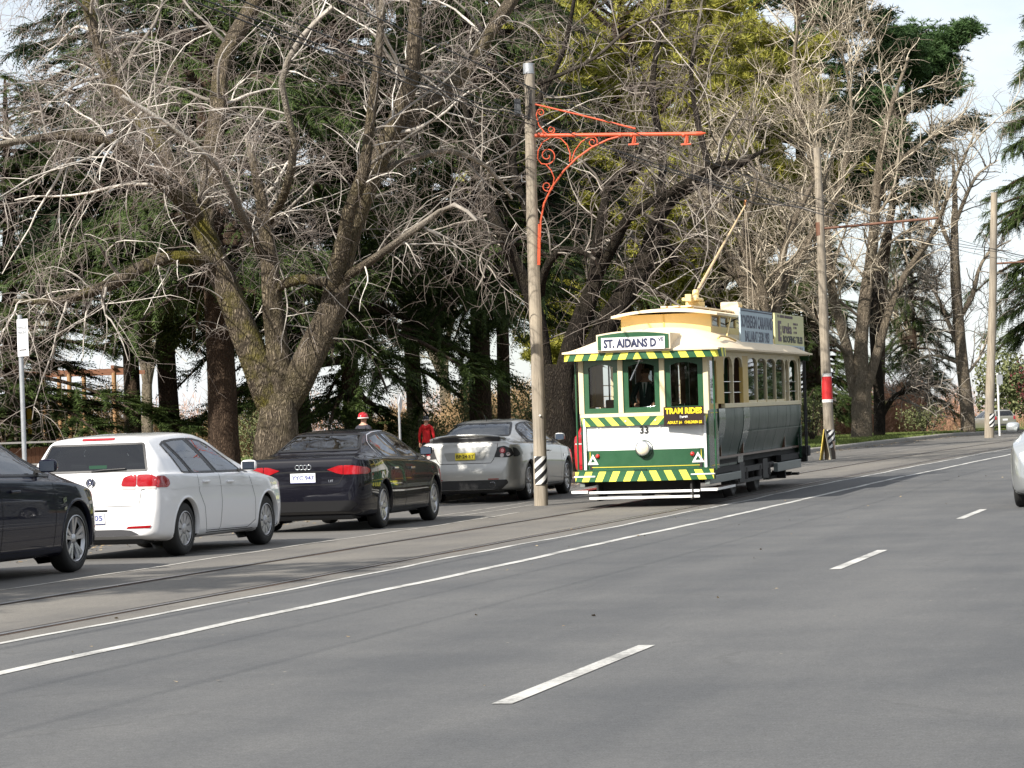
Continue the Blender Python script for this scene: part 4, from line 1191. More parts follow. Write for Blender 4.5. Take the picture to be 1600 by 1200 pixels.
def seats(c, y_front, y_rear, wide=.62):
    """front seats, rear bench, dashboard, dark tub"""
    sp = c.sp
    MB().box(-.80, .80, y_rear - .45, y_front + 1.05, .22, .30).build('cabin_floor', M_cabin, c.root)
    for sx in (-1, 1):
        st = MB().box(sx * .36 - .24, sx * .36 + .24, y_front - .1, y_front + .45, .42, .56, bev=.05).obox((sx * .36, y_front - .20, .84), (1, 0, 0), (0, .97, -.24), (0, .24, .97), .23, .07, .33).build('front_seat', M_cabin, c.root)
        MB().box(sx * .36 - .13, sx * .36 + .13, y_front - .34, y_front - .24, 1.13, 1.30, bev=.04).build('headrest', M_cabin, st)
    rb = MB().box(-.62, .62, y_rear - .1, y_rear + .4, .42, .58, bev=.05).obox((0, y_rear - .20, .82), (1, 0, 0), (0, .96, -.28), (0, .28, .96), .60, .07, .32).build('rear_seat', M_cabin, c.root)
    for x in (-.36, .36): MB().box(x - .12, x + .12, y_rear - .36, y_rear - .27, 1.07, 1.21, bev=.035).build('headrest', M_cabin, rb)
    MB().box(-.72, .72, y_front + .85, y_front + 1.15, .70, .93, bev=.05).build('dashboard', M_cabin, c.root)
    MB().tube([(.36 + .18 * math.cos(t), y_front + .72 + .05 * math.sin(t), .90 + .17 * math.sin(t)) for t in np.linspace(0, 2 * math.pi, 20)[:-1]], .014, 6, closed=True).build('steering_wheel', M_trim, c.root)

def mirror(c, y, z, paint, sx, arm=.05):
    co, no = c.hit(y, z - .06, 'x', sx); x = abs(co.x) if co is not None else c.sp['wmax'] * .9
    bm = bmesh.new(); bmesh.ops.create_uvsphere(bm, u_segments=16, v_segments=10, radius=1)
    for q in bm.verts:
        p = q.co; sgn = lambda a, e: math.copysign(abs(a) ** e, a)
        yq = sgn(p.y, .7) * .075
        if p.y < 0: yq = max(yq, -.03)
        q.co = Vector((sx * (x + arm + .085) + sgn(p.x, .62) * .095, y + yq, z + .01 + sgn(p.z, .62) * .068))
    o = MB().bm(bm, 0, True).build('door_mirror', paint, c.root)
    MB().box(sx * (x + arm + .01), sx * (x + arm + .165), y - .036, y - .031, z - .042, z + .058).build('mirror_glass', mat('mirror_glass', (.35, .38, .42), .05, metal=1), o)
    MB().box(sx * (x - .03), sx * (x + arm + .03), y - .02, y + .04, z - .06, z - .03).build('mirror_arm', M_trim, o)

def handle(c, y, z, sx, material):
    co, no = c.hit(y, z, 'x', sx)
    if co is None: return
    x = abs(co.x)
    MB().box(sx * (x + .006), sx * (x + .030), y - .10, y + .10, z - .014, z + .014, bev=.010).build('door_handle', material, c.root)

def plate(c, text, z, yoff, material, tcol, width=.372, height=.134, ny=None, tw=None):
    co, no = c.hit(0.0, z, 'y', -1); y = co.y - yoff
    p = MB().box(-width / 2, width / 2, y - .006, y, z - height / 2, z + height / 2, bev=.004).build('number_plate', material, c.root)
    if text: lettering(text, .085, p, (0, y - .0075, z), tcol, width=tw or width * .86, bold=.0015)
    MB().box(-width / 2, width / 2, y - .008, y - .0061, z - height / 2, z - height / 2 + .006).build('plate_edge', tcol, p)
    return p
M_dkblue = mat('plate_blue_lettering', (.03, .05, .22), .5)

def place(s, n_right, spec_, yaw=0.0):
    """world position of a car whose right-hand tyre faces stand n_right across, rear axle at s"""
    n = n_right - (spec_['wmax'] - .035)
    p = RP(s, n, .004)
    return p, -TH - yaw

# ---------------- white hatchback
def hatch(paint, name, loc, rz, label, details=True, style='cover', group=None, platef=True):
    c = Car(HATCH, paint, name, loc, rz, label, group)
    for sx in (-1, 1):
        c.window([(-.20, 1.33), (-.08, 1.365), (.24, .973), (-.03, .98)], 'x', sx, r=.015)
        c.window([(-.045, 1.372), (.25, 1.392), (.56, 1.398), (.955, .962), (.28, .972)], 'x', sx, r=.02)
        c.window([(.65, 1.398), (.88, 1.392), (1.07, 1.368), (1.25, 1.32), (1.79, 1.0), (1.81, .958), (1.03, .963)], 'x', sx, r=.02)
        c.window([(1.86, .962), (1.83, 1.0), (2.0, .959)], 'x', sx, 'quarter_window', r=.01)
        c.decal([(.565, 1.40), (.645, 1.40), (1.028, .963), (.958, .964)], 'x', sx, .003, 'door_pillar', M_trim)
        c.decal([(-.078, 1.367), (-.047, 1.373), (.278, .972), (.242, .973)], 'x', sx, .003, 'door_pillar', M_trim)
        c.polyline([(-.42, .80), (.4, .815), (1.4, .80), (2.35, .77)], 'x', sx, .012, 'body_crease', paint, .005)
        # doors, fuel flap, sill line
        c.polyline([(1.03, .945), (1.06, .60), (1.02, .30), (.98, .255)], 'x', sx, .008, 'door_gap', M_gap)
        c.polyline([(.36, .96), (.37, .75), (.52, .56), (.56, .40), (.60, .27), (1.9, .255), (2.14, .34), (2.12, .62), (1.96, .94)], 'x', sx, .008, 'door_gap', M_gap)
        c.polyline([(.60, .245), (2.1, .235)], 'x', sx, .010, 'sill_line', M_gap)
        handle(c, .58, .865, sx, paint); handle(c, 1.32, .845, sx, paint)
        mirror(c, 1.74, 1.02, paint, sx)
        # wrap-round lamps
        for q, m_ in (([(.37, .855), (.40, .955), (.50, .985), (.56, .985), (.56, .845)], M_tail), ([(.568, .845), (.568, .986), (.72, .985), (.80, .955), (.80, .845)], M_tail)):
            c.decal(rounded([(sx * p[0], p[1]) for p in q], .03), 'y', -1, .007, 'tail_lamp', m_)
        c.decal(rounded([(sx * p[0], p[1]) for p in [(.56, .815), (.56, .842), (.79, .842), (.79, .812)]], .008), 'y', -1, .007, 'reversing_lamp', M_tail2)
        c.decal(rounded([(sx * p[0], p[1]) for p in [(.38, .818), (.375, .852), (.552, .842), (.552, .812)]], .008), 'y', -1, .007, 'reversing_lamp', M_tail2)
        c.decal(rounded([(-.685, .83), (-.685, .96), (-.55, .965), (-.46, .925), (-.44, .86), (-.50, .825)], .03), 'x', sx, .006, 'tail_lamp', M_tail)
        c.decal(rounded([(sx * .44, .358), (sx * .47, .382), (sx * .74, .390), (sx * .72, .360)], .008), 'y', -1, .008, 'reflector', M_tail)
        c.decal(rounded([(sx * .50, .70), (sx * .55, .82), (sx * .70, .80), (sx * .74, .70), (sx * .62, .66)], .03), 'y', 1, .006, 'headlamp', M_headl)
    c.window([(-.69, 1.02), (-.575, 1.36), (.575, 1.36), (.69, 1.02)], 'y', -1, 'rear_window', r=.035)
    c.window([(-.68, 1.03), (-.50, 1.405), (.50, 1.405), (.68, 1.03)], 'y', 1, 'windscreen', r=.04)
    c.decal(rounded([(-.20, 1.395), (-.20, 1.418), (.20, 1.418), (.20, 1.395)], .006), 'y', -1, .010, 'high_brake_lamp', M_tail)
    # boot shut line, lower valance, wiper
    c.polyline([(-.74, .99), (-.76, .84), (-.62, .80), (-.60, .62), (.60, .62), (.62, .80), (.76, .84), (.74, .99)], 'y', -1, .008, 'tailgate_gap', M_gap)
    c.decal(rounded([(-.60, .285), (-.50, .275), (.50, .275), (.60, .285), (.50, .335), (.38, .348), (-.38, .348), (-.50, .335)], .02), 'y', -1, .006, 'lower_valance', M_plast)
    MB().box(-.60, .60, -.64, -.3, .17, .26, bev=.03).build('rear_floor', M_trim, c.root)
    MB().box(-.22, .22, -.742, -.70, .555, .585, bev=.006).build('plate_recess', M_gap, c.root)
    co, _ = c.hit(.0, 1.045, 'y', -1)
    MB().tube([(0, co.y - .015, 1.035), (.15, co.y - .028, 1.05), (.42, co.y - .02, 1.06)], .010, 6).build('rear_wiper', M_trim, c.root)
    # round badge with letters
    co, _ = c.hit(0, .90, 'y', -1)
    bd = MB().lathe([(.047, 0), (.055, .008), (.060, .0)], (0, co.y - .006, .90), (0, -1, 0), 24).lathe([(.001, .0), (.05, .0)], (0, co.y - .0045, .90), (0, -1, 0), 24, 1).build('badge', [M_chrome, M_navy], c.root)
    for pts in ([(-.026, .945), (0, .905), (.026, .945)], [(-.042, .925), (-.022, .860), (0, .895), (.022, .860), (.042, .925)]):
        MB().tube([(p[0], co.y - .009, p[1]) for p in pts], .0055, 5).build('badge_letter', M_chrome, bd)
    if platef: plate(c, 'XDY  405' if False else '      405', .485, .006, M_plate, M_dkblue, tw=.14) if False else None
    seats(c, .95, .12)
    for yc in (0, 2.578):
        for sx in (-1, 1): c.wheel(yc, sx, style)
    c.finish()
    return c

p, rz = place(29.6, -11.70, HATCH, R(1.2))
wh = hatch(P_white, 'hatchback', p, rz, 'white five-door hatchback parked nose away, green sticker in its rear window')
pl = plate(wh, None, .485, .008, M_plate, M_dkblue)
_y = wh.hit(0, .485, 'y', -1)[0].y - .008
lettering('405', .085, pl, (.085, _y - .0075, .485), M_dkblue, width=.155, bold=.0015)
wh.root.scale = (1, 1, .962)
co, _ = wh.hit(.44, .79, 'y', -1)
lettering('TSI', .045, wh.root, (.49, co.y + .004, .775), M_chrome, bold=.001, name='model_badge')
MB().box(-.10, .12, -.50, -.495, 1.065, 1.105).build('window_sticker', M_green_s, wh.root)

# ---------------- sedans
def sedan(sp, paint, name, loc, rz, label, kind, style, pitch=0.0, group=None, trim=None, front_only=False):
    c = Car(sp, paint, name, loc, rz, label, group, pitch)
    dz = 0.0 if kind == 'A' else .035
    sh_ = 0.0 if kind == 'A' else .05
    for sx in (-1, 1):
        if kind == 'A':
            c.window([(.02, 1.005), (.10, 1.125), (.17, 1.185), (.20, 1.0)], 'x', sx, r=.012)
            c.window([(.235, .998), (.215, 1.215), (.42, 1.315), (.62, 1.35), (.80, 1.36), (1.06, .985)], 'x', sx, r=.02)
            c.window([(.90, 1.362), (1.2, 1.362), (1.5, 1.335), (1.72, 1.285), (2.12, 1.07), (2.30, .965), (1.14, .982)], 'x', sx, r=.02)
            c.polyline([(-.02, .998), (.4, .988), (1.2, .968), (2.35, .950)], 'x', sx, .016, 'chrome_strip', M_chrome, .007)
            c.polyline([(-.02, 1.0), (.07, 1.12), (.20, 1.225), (.42, 1.332), (.65, 1.37), (.95, 1.382), (1.25, 1.38), (1.55, 1.347), (1.76, 1.298), (2.15, 1.085), (2.36, .955)], 'x', sx, .012, 'chrome_strip', M_chrome, .008)
        else:
            c.window([(.00, 1.05), (.08, 1.17), (.20, 1.27), (.24, 1.045)], 'x', sx, r=.012)
            c.window([(.275, 1.04), (.255, 1.295), (.45, 1.372), (.70, 1.405), (.86, 1.41), (1.12, 1.02)], 'x', sx, r=.02)
            c.window([(.96, 1.412), (1.25, 1.41), (1.55, 1.38), (1.78, 1.33), (2.22, 1.10), (2.42, .99), (1.20, 1.017)], 'x', sx, r=.02)
        for q in (([(.80, 1.362), (.90, 1.364), (1.14, .983), (1.06, .986)], [(.195, 1.205), (.213, 1.215), (.233, .998), (.202, 1.0)]) if kind == 'A' else ([(.86, 1.412), (.96, 1.413), (1.20, 1.018), (1.12, 1.021)], [(.20, 1.272), (.253, 1.296), (.273, 1.041), (.242, 1.046)])):
            c.decal(q, 'x', sx, .003, 'door_pillar', M_trim)
        for yy_, q in ((1.12 + sh_, 0), (2.30 + sh_, 1)):
            c.polyline([(yy_, .95 + dz), (yy_ + .03, .6), (yy_ - .02, .28)], 'x', sx, .008, 'door_gap', M_gap)
        c.polyline([(.16, .97 + dz), (.20, .80), (.40, .60), (.47, .45), (.50, .27), (2.2, .255)], 'x', sx, .008, 'door_gap', M_gap)
        c.polyline([(-.85, .80 + dz), (.2, .80 + dz), (1.5, .785 + dz), (3.0, .74 + dz)], 'x', sx, .010, 'body_crease', paint, .004)
        handle(c, .56, .845 + dz, sx, M_chrome if kind == 'A' else paint); handle(c, 1.46, .83 + dz, sx, M_chrome if kind == 'A' else paint)
        mirror(c, 2.12 + sh_, 1.06 + dz, paint, sx)
        c.decal(rounded([(sx * .46, .64), (sx * .50, .76), (sx * .68, .78), (sx * .80, .74), (sx * .74, .63)], .03), 'y', 1, .006, 'headlamp', M_headl)
        if kind == 'A':
            c.decal(rounded([(sx * p[0], p[1]) for p in [(.34, .865), (.50, .915), (.57, .92), (.57, .79), (.48, .81)]], .012), 'y', -1, .007, 'tail_lamp', M_tail)
            c.decal(rounded([(sx * p[0], p[1]) for p in [(.578, .79), (.578, .92), (.70, .915), (.82, .895), (.82, .79)]], .015), 'y', -1, .007, 'tail_lamp', M_tail)
            c.decal(rounded([(-.90, .79), (-.90, .895), (-.76, .885), (-.66, .85), (-.66, .82), (-.74, .79)], .02), 'x', sx, .006, 'tail_lamp', M_tail)
        else:
            c.decal(rounded([(sx * p[0], p[1]) for p in [(.53, .80), (.60, .98), (.72, 1.0), (.84, .95), (.87, .83), (.80, .79)]], .03), 'y', -1, .007, 'tail_lamp_housing', M_trim)
            for (xx, zz, rr_, m_) in ((.69, .915, .055, M_tail), (.68, .83, .035, M_tail2), (.79, .85, .032, M_tail2)):
                N = 18; poly = [(sx * xx + rr_ * math.cos(2 * math.pi * k / N), zz + rr_ * math.sin(2 * math.pi * k / N)) for k in range(N)]
                c.decal(poly, 'y', -1, .011, 'tail_lamp', m_)
                if m_ is M_tail:
                    poly = [(sx * xx + .030 * math.cos(2 * math.pi * k / N), zz + .030 * math.sin(2 * math.pi * k / N)) for k in range(N)]
                    c.decal(poly, 'y', -1, .014, 'lamp_centre', mat('lamp_centre_pink', (.8, .22, .22), .1, coat=1))
            c.decal(rounded([(-.92, .80), (-.92, .97), (-.80, .95), (-.66, .86), (-.66, .83), (-.78, .80)], .02), 'x', sx, .006, 'tail_lamp_housing', M_trim)
    if kind == 'A':
        c.window([(-.60, 1.115), (-.49, 1.355), (.49, 1.355), (.60, 1.115)], 'y', -1, 'rear_window', r=.04)
        c.window([(-.68, 1.03), (-.50, 1.35), (.50, 1.35), (.68, 1.03)], 'y', 1, 'windscreen', r=.04)
        c.polyline([(-.63, 1.0), (-.60, .82), (-.52, .68), (-.45, .655), (.45, .655), (.52, .68), (.60, .82), (.63, 1.0)], 'y', -1, .009, 'boot_gap', M_gap)
        c.polyline([(-.48, .835), (-.28, .84), (.28, .84), (.48, .835)], 'y', -1, .016, 'plate_recess_edge', M_gap)
        c.decal(rounded([(-.66, .285), (.66, .285), (.76, .38), (.70, .43), (-.70, .43), (-.76, .38)], .02), 'y', -1, .006, 'lower_valance', mat('dark_valance', (.006, .006, .007), .6, spec=.2))
        co, _ = c.hit(0, .905, 'y', -1)
        for k in range(4):
            xk = -.0825 + .055 * k
            MB().tube([(xk + .032 * math.cos(t), co.y - .008, .905 + .032 * math.sin(t)) for t in np.linspace(0, 2 * math.pi, 22)[:-1]], .0055, 6, closed=True).build('badge_ring', M_chrome, c.root)
        co, _ = c.hit(.42, .71, 'y', -1); lettering('1.8T', .042, c.root, (.40, co.y - .006, .705), M_chrome, bold=.001, name='model_badge')
        co, _ = c.hit(-.42, .71, 'y', -1); lettering('A4', .05, c.root, (-.42, co.y - .006, .705), M_chrome, bold=.0015, name='model_badge')
    else:
        c.window([(-.64, 1.165), (-.52, 1.41), (.52, 1.41), (.64, 1.165)], 'y', -1, 'rear_window', r=.04)
        c.window([(-.70, 1.06), (-.52, 1.40), (.52, 1.40), (.70, 1.06)], 'y', 1, 'windscreen', r=.04)
        c.polyline([(-.60, 1.05), (-.58, .90), (-.52, .76), (-.47, .70), (.47, .70), (.52, .76), (.58, .90), (.60, 1.05)], 'y', -1, .010, 'boot_gap', M_gap)
        if not front_only:
            # boot spoiler on two feet
            v = []; NS = 16
            for i in range(NS + 1):
                t = -1 + 2 * i / NS; x = t * .70; yb = -.965 + .14 * abs(t) ** 2.5; zt_ = 1.225 - .075 * abs(t) ** 3
                v += [(x, yb, zt_), (x, yb - .02, zt_ - .02), (x, yb + .02, zt_ - .055), (x, yb + .16, zt_ - .04), (x, yb + .20, zt_ - .015)]
            f = [(5 * i + k, 5 * i + (k + 1) % 5, 5 * i + 5 + (k + 1) % 5, 5 * i + 5 + k) for i in range(NS) for k in range(5)] + [(0, 1, 2, 3, 4), tuple(5 * NS + k for k in (4, 3, 2, 1, 0))]
            MB().add(v, f, 0, True).build('boot_spoiler', paint, c.root)
            MB().box(-.62, .62, -.935, -.82, 1.06, 1.17, bev=.02).build('spoiler_base', mat('spoiler_painted_shade', (.02, .02, .022), .4), c.root)  # near-black base: shade under the spoiler lip put into the colour
            c.decal(rounded([(-.34, .70 + .05), (-.40, .90), (.40, .90), (.34, .70 + .05)], .03), 'y', -1, .004, 'plate_recess', mat('plate_recess_silver', (.30, .30, .28), .4, metal=.5))
            c.decal(rounded([(-.66, .235), (.66, .235), (.78, .34), (.76, .40), (-.76, .40), (-.78, .34)], .02), 'y', -1, .008, 'lower_valance', M_trim)
            for sx in (-1, 1):
                MB().lathe([(.048, -.02), (.055, -.03), (.055, .15), (.046, .15), (.044, -.01)], (sx * .50, -1.03, .31), (0, 1, 0), 20).build('exhaust_tip', M_chrome, c.root)
                c.polyline([(sx * .42, .415), (sx * .62, .415)], 'y', -1, .016, 'reflector', M_tail, .012)
        c.polyline([(2.55, .74), (2.63, .76)], 'x', 1, .05, 'side_vent', M_chrome, .006)
        c.polyline([(2.57, .66), (2.63, .67)], 'x', 1, .03, 'side_badge', M_chrome, .006)
    MB().cyl((0, .55, sp['zt'](.55) - .01), (0, .38, sp['zt'](.55) + .10), .006, 6).build('aerial', M_trim, c.root)
    MB().box(-.66, .66, sp['y0'] + .14, -.4, .16, .26, bev=.03).build('rear_floor', M_trim, c.root)
    seats(c, 1.25, .30)
    for yc in (0, sp['wb']):
        for sx in (-1, 1): c.wheel(yc, sx, style)
    c.finish()
    return c

p, rz = place(36.9, -11.62, SEDAN_A, R(-1.8))
au = sedan(SEDAN_A, P_black, 'sedan', p, rz, 'glossy black sedan with white number plate YYC 947 and chrome window trim', 'A', 'seven')
au.root.scale = (1, 1, .985)
plate(au, 'YYC·947', .755, .010, M_plate, M_dkblue, width=.36, tw=.32)

p, rz = place(48.3, -12.55, SEDAN_B, R(0))
cm = sedan(SEDAN_B, P_silver, 'sedan', p, rz, 'silver-grey sedan with boot spoiler and yellow number plate, behind the striped pole', 'B', 'ten', pitch=.006)
plate(cm, 'BP·24·EY', .825, .010, M_plate_y, M_black, width=.37, tw=.33)

p, rz = place(26.25 - 2.915, -11.62, SEDAN_B, R(0.8))
bk = sedan(SEDAN_B, P_navy, 'sedan', p, rz, 'black sedan cut by the left picture edge, only its front right side showing', 'B', 'twin', front_only=True)

p, rz = place(58.4, -12.75, HATCH, R(0))
rd = hatch(P_red, 'hatchback', p, rz, 'red hatchback parked beyond the silver sedan, mostly hidden by the tram')

# far wagon beyond the crest
def wagon(paint, name, loc, rz, label):
    c = Car(WAGON, paint, name, loc, rz, label)
    for sx in (-1, 1):
        c.window([(-.72, 1.03), (-.55, 1.37), (.0, 1.40), (.02, 1.0)], 'x', sx, r=.03)
        c.window([(.06, 1.0), (.05, 1.40), (.62, 1.415), (.95, .975)], 'x', sx, r=.03)
        c.window([(.72, 1.41), (1.25, 1.38), (1.6, 1.31), (2.12, .985), (1.05, .97)], 'x', sx, r=.03)
        c.decal(rounded([(sx * .62, .80), (sx * .62, 1.05), (sx * .74, 1.05), (sx * .79, .82)], .03), 'y', -1, .007, 'tail_lamp', M_tail)
        mirror(c, 2.0, 1.04, paint, sx)
        MB().tube([(sx * .56, -.5, 1.48), (sx * .57, -.3, 1.53), (sx * .57, 1.0, 1.53), (sx * .56, 1.15, 1.48)], .015, 6).build('roof_rail', M_trim, c.root)
    c.window([(-.62, 1.06), (-.53, 1.40), (.53, 1.40), (.62, 1.06)], 'y', -1, 'rear_window', r=.05)
    c.window([(-.66, 1.04), (-.50, 1.39), (.50, 1.39), (.66, 1.04)], 'y', 1, 'windscreen', r=.04)
    c.decal(rounded([(-.78, .40), (.78, .40), (.78, .52), (-.78, .52)], .02), 'y', -1, .006, 'lower_valance', M_plast)
    plate(c, None, .80, .008, M_plate, M_dkblue)
    seats(c, 1.2, .2)
    for yc in (0, 2.72):
        for sx in (-1, 1): c.wheel(yc, sx, 'ten')
    c.finish(); return c
wz = at(1562, 674, 190)
wagon(P_beige, 'estate_car', (wz.x, wz.y, wz.z), R(14.0) , 'pewter estate car parked far off beyond the verge, by the slim pole')

# oncoming car at the right edge
p = RP(38.6, -2.10, .004)
onc = sedan(SEDAN_B, P_sil2, 'sedan', p + ES * 3.0, -TH + math.pi, 'bright silver car coming towards the camera, cut by the right picture edge', 'B', 'ten', front_only=True)

# ================================================================== POLES, WIRES, SIGNS
def pole_mat():
    M = bpy.data.materials.new('weathered_pole_timber'); M.use_nodes = True; nt = M.node_tree; b = nt.nodes['Principled BSDF']; L = nt.links.new
    t = node(nt, 'ShaderNodeTexCoord'); mp_ = node(nt, 'ShaderNodeMapping'); mp_.inputs['Scale'].default_value = (14, 14, .55); L(t.outputs['Object'], mp_.inputs[0])
    n1 = node(nt, 'ShaderNodeTexNoise', Scale=2.0, Detail=8.0, Roughness=.7); L(mp_.outputs[0], n1.inputs[0])
    n2 = node(nt, 'ShaderNodeTexNoise', Scale=1.1, Detail=3.0); L(t.outputs['Object'], n2.inputs[0])
    r1 = ramp(nt, n1.outputs[0], [(.30, (.16, .138, .110)), (.52, (.34, .30, .24)), (.75, (.44, .395, .32))])
    r2 = ramp(nt, n2.outputs[0], [(.3, (.72, .72, .74)), (.7, (1.05, 1.02, .98))])
    mx_ = node(nt, 'ShaderNodeMix', data_type='RGBA', blend_type='MULTIPLY'); mx_.inputs[0].default_value = 1; L(r1.outputs[0], mx_.inputs[6]); L(r2.outputs[0], mx_.inputs[7])
    L(mx_.outputs[2], b.inputs['Base Color']); b.inputs['Roughness'].default_value = .9; b.inputs['Specular IOR Level'].default_value = .2
    bp = node(nt, 'ShaderNodeBump'); bp.inputs['Strength'].default_value = .5; bp.inputs['Distance'].default_value = .01; L(n1.outputs[0], bp.inputs['Height']); L(bp.outputs[0], b.inputs['Normal'])
    return M
M_pole = pole_mat()
M_orange = mat('orange_red_ironwork', (.56, .085, .03), .5, var=.22, vscale=9)
M_rusty = mat('rusty_ironwork', (.15, .070, .042), .7, var=.3, vscale=8)
M_galv = mat('galvanised_steel', (.42, .44, .46), .45, metal=.6, var=.12, vscale=10)
M_wire = mat('overhead_wire', (.012, .012, .013), .6)
M_signw = mat('sign_white', (.74, .75, .78), .4, var=.04)
M_bandr = mat('band_red', (.50, .018, .02), .5, var=.08)
M_bandw = mat('band_white', (.74, .73, .70), .5, var=.06)
M_boardy = mat('board_yellow', (.66, .50, .10), .55, var=.12)

def make_pole(name, base, top, r0, r1, label):
    root = empty(name, base, label=label, cat='pole', group='timber tramway poles beside the track')
    d = Vector(top) - Vector(base); K = 14; pts = []; rr = []
    for i in range(K + 1):
        t = i / K
        pts.append(d * t + Vector((.012 * math.sin(t * 7 + base[0]), .012 * math.cos(t * 5), -.15 if i == 0 else 0))); rr.append(r0 + (r1 - r0) * t + .004 * math.sin(i * 2.3))
    MB().tube(pts, rr, 20).build('shaft', M_pole, root)
    root['_ax'] = [d.x, d.y, d.z]
    return root, d
def on_pole(d, z): return d * (z / d.z)
def rad(r0, r1, d, z): return r0 + (r1 - r0) * z / d.z
def ring_band(root, d, r0, r1, z0, z1, name, material, off=.006, a0=0, a1=2 * math.pi, n=28):
    v = []; full = abs(a1 - a0 - 2 * math.pi) < 1e-3
    for i in range(n + 1):
        a = a0 + (a1 - a0) * i / n
        for z in (z0, z1):
            c = on_pole(d, z); q = rad(r0, r1, d, z) + off
            v.append(c + Vector((math.cos(a) * q, math.sin(a) * q, 0)))
    return MB().add(v, [(2 * i, 2 * i + 2, 2 * i + 3, 2 * i + 1) for i in range(n)], 0, True).build(name, material, root)
def hazard_plate(root, d, r0, r1, z0, z1, ac, half):
    """bent reflective plate with slanting black and white bars"""
    mb = MB(); wmax = 2 * half; rp_ = rad(r0, r1, d, z0) + .012; W = wmax * rp_; H = z1 - z0; bar = .088; nb = 0
    def P(x, z):
        a = ac - half + x / rp_; c = on_pole(d, z); q = rad(r0, r1, d, z) + .012
        return c + Vector((math.cos(a) * q, math.sin(a) * q, 0))
    NX = 16
    for i in range(NX):
        x0, x1 = W * i / NX, W * (i + 1) / NX
        k = -int(W / bar) - 2
        while True:
            # bars rise to the right
            za0 = z0 + k * bar + x0 * .85; za1 = z0 + k * bar + x1 * .85
            if za0 > z1: break
            q = [(x0, za0), (x1, za1), (x1, za1 + bar), (x0, za0 + bar)]
            q = [(x, min(max(z, z0), z1)) for x, z in q]
            if max(z for _, z in q) - min(z for _, z in q) > 1e-4 and abs(q[3][1] - q[0][1]) + abs(q[2][1] - q[1][1]) > 1e-4:
                mb.add([P(*p_) for p_ in q], [(0, 1, 2, 3)], k % 2)
            k += 1
    return mb.build('hazard_plate', [M_black, M_bandw], root)

# --- pole beside the silver sedan, with the painted scrollwork arm
b1 = at(845, 791, 46.6); b1.z = float(zg(45.2)) + .0
p1, d1 = make_pole('tramway_pole', b1, at(826, 101, 46.75), .118, .088, 'tall weathered timber pole with ornate orange bracket arm, left of the tram')
ring_band(p1, d1, .118, .088, d1.z - .16, d1.z + .012, 'pole_cap', M_galv, .008)
MB().cyl(on_pole(d1, d1.z + .0), on_pole(d1, d1.z + .015), .098, 20).build('pole_cap_top', M_galv, p1)
hazard_plate(p1, d1, .118, .088, .36, .835, R(-70), R(62))
def arm_pt(u, v):
    """point on the upright plane of the arm (square to the track) that shows at (u, v)"""
    d = cF + cR * ((u - 800) / FPX) + cU * ((600 - v) / FPX)
    k = (b1.x * ES.x + b1.y * ES.y) / (d.x * ES.x + d.y * ES.y)
    return Vector((d.x * k, d.y * k, CAM_H + d.z * k)) - b1
arm_root = p1
A = lambda pts: [arm_pt(*q) for q in pts]
MB().tube(A([(836, 212), (900, 211), (1000, 210), (1090, 209)]), .032, 12).build('bracket_arm', M_orange, p1)
MB().tube(A([(1088, 209), (1096, 208.5), (1103, 208)]), [.038, .032, .006], 12).build('arm_finial', M_orange, p1)
for uu in (840, 846, 895, 967, 985, 1066):
    MB().tube(A([(uu, 211), (uu + 4, 211)]), .042, 12).build('arm_collar', M_orange, p1)
MB().tube(A([(836, 163), (900, 178), (993, 201)]), .015, 8).build('tie_rod', M_orange, p1)
MB().tube(A([(843, 414), (843.5, 380), (845, 345), (850, 318), (862, 293), (880, 268), (900, 248), (925, 230), (950, 218), (972, 212)]), .0165, 8).build('curved_brace', M_orange, p1)
MB().tube(A([(841, 414), (841.5, 380), (842, 350)]), .016, 8).build('curved_brace', M_orange, p1)
def spiral(cu, cv, r0, r1, a0, turns, n=40):
    return [(cu + (r0 + (r1 - r0) * i / n) * math.cos(a0 + turns * 2 * math.pi * i / n), cv + (r0 + (r1 - r0) * i / n) * math.sin(a0 + turns * 2 * math.pi * i / n)) for i in range(n + 1)]
scrolls = [
    [(890, 253), (891, 240), (886, 226), (876, 216), (862, 214), (848, 222), (841, 235), (840, 248), (846, 256)] + spiral(855, 243, 14, 3, 1.9, -1.35),
    [(852, 256), (861, 266), (866, 278), (864, 290)] + spiral(855, 291, 9, 2, .1, 1.3),
    [(893, 252), (898, 236), (908, 222), (920, 214), (930, 214)] + spiral(926, 222, 8, 2, -1.0, 1.3),
    [(852, 208), (842, 196), (838, 180), (840, 172)] + spiral(845, 176, 6, 2, 3.4, 1.2),
    [(848, 205), (856, 210), (864, 208)] + spiral(861, 203, 6, 2, 1.0, -1.2),
]
for k, q in enumerate(scrolls): MB().tube(A(q), .0105, 6).build('scroll', M_orange, p1)
for uu in (991, 1073):
    h = MB().tube(A([(uu, 212), (uu - 2, 224)]), .022, 8).tube(A([(uu - 9, 226), (uu + 7, 225)]), .016, 8).tube(A([(uu + 2, 212), (uu + 2, 222), (uu - 6, 226)]), .012, 6)
    h.build('wire_hanger', M_orange, p1)
bx = MB(); c0 = on_pole(d1, 6.78)
bx.obox(c0 + Vector((-.21, -.05, 0)), (1, 0, 0), (0, 1, 0), (0, 0, 1), .055, .07, .13).build('junction_box', mat('junction_box_grey', (.06, .065, .07), .6), p1)
for k in range(4):
    pts = [c0 + Vector((-.10 + .03 * k, -.115, .42 - .04 * k)), c0 + Vector((-.045 + .03 * k, -.125, .30)), c0 + Vector((-.03 + .02 * k, -.125, .0)), c0 + Vector((-.09 + .02 * k, -.12, -.22))]
    MB().tube(pts, .007, 5).build('pole_cable', M_wire, p1)
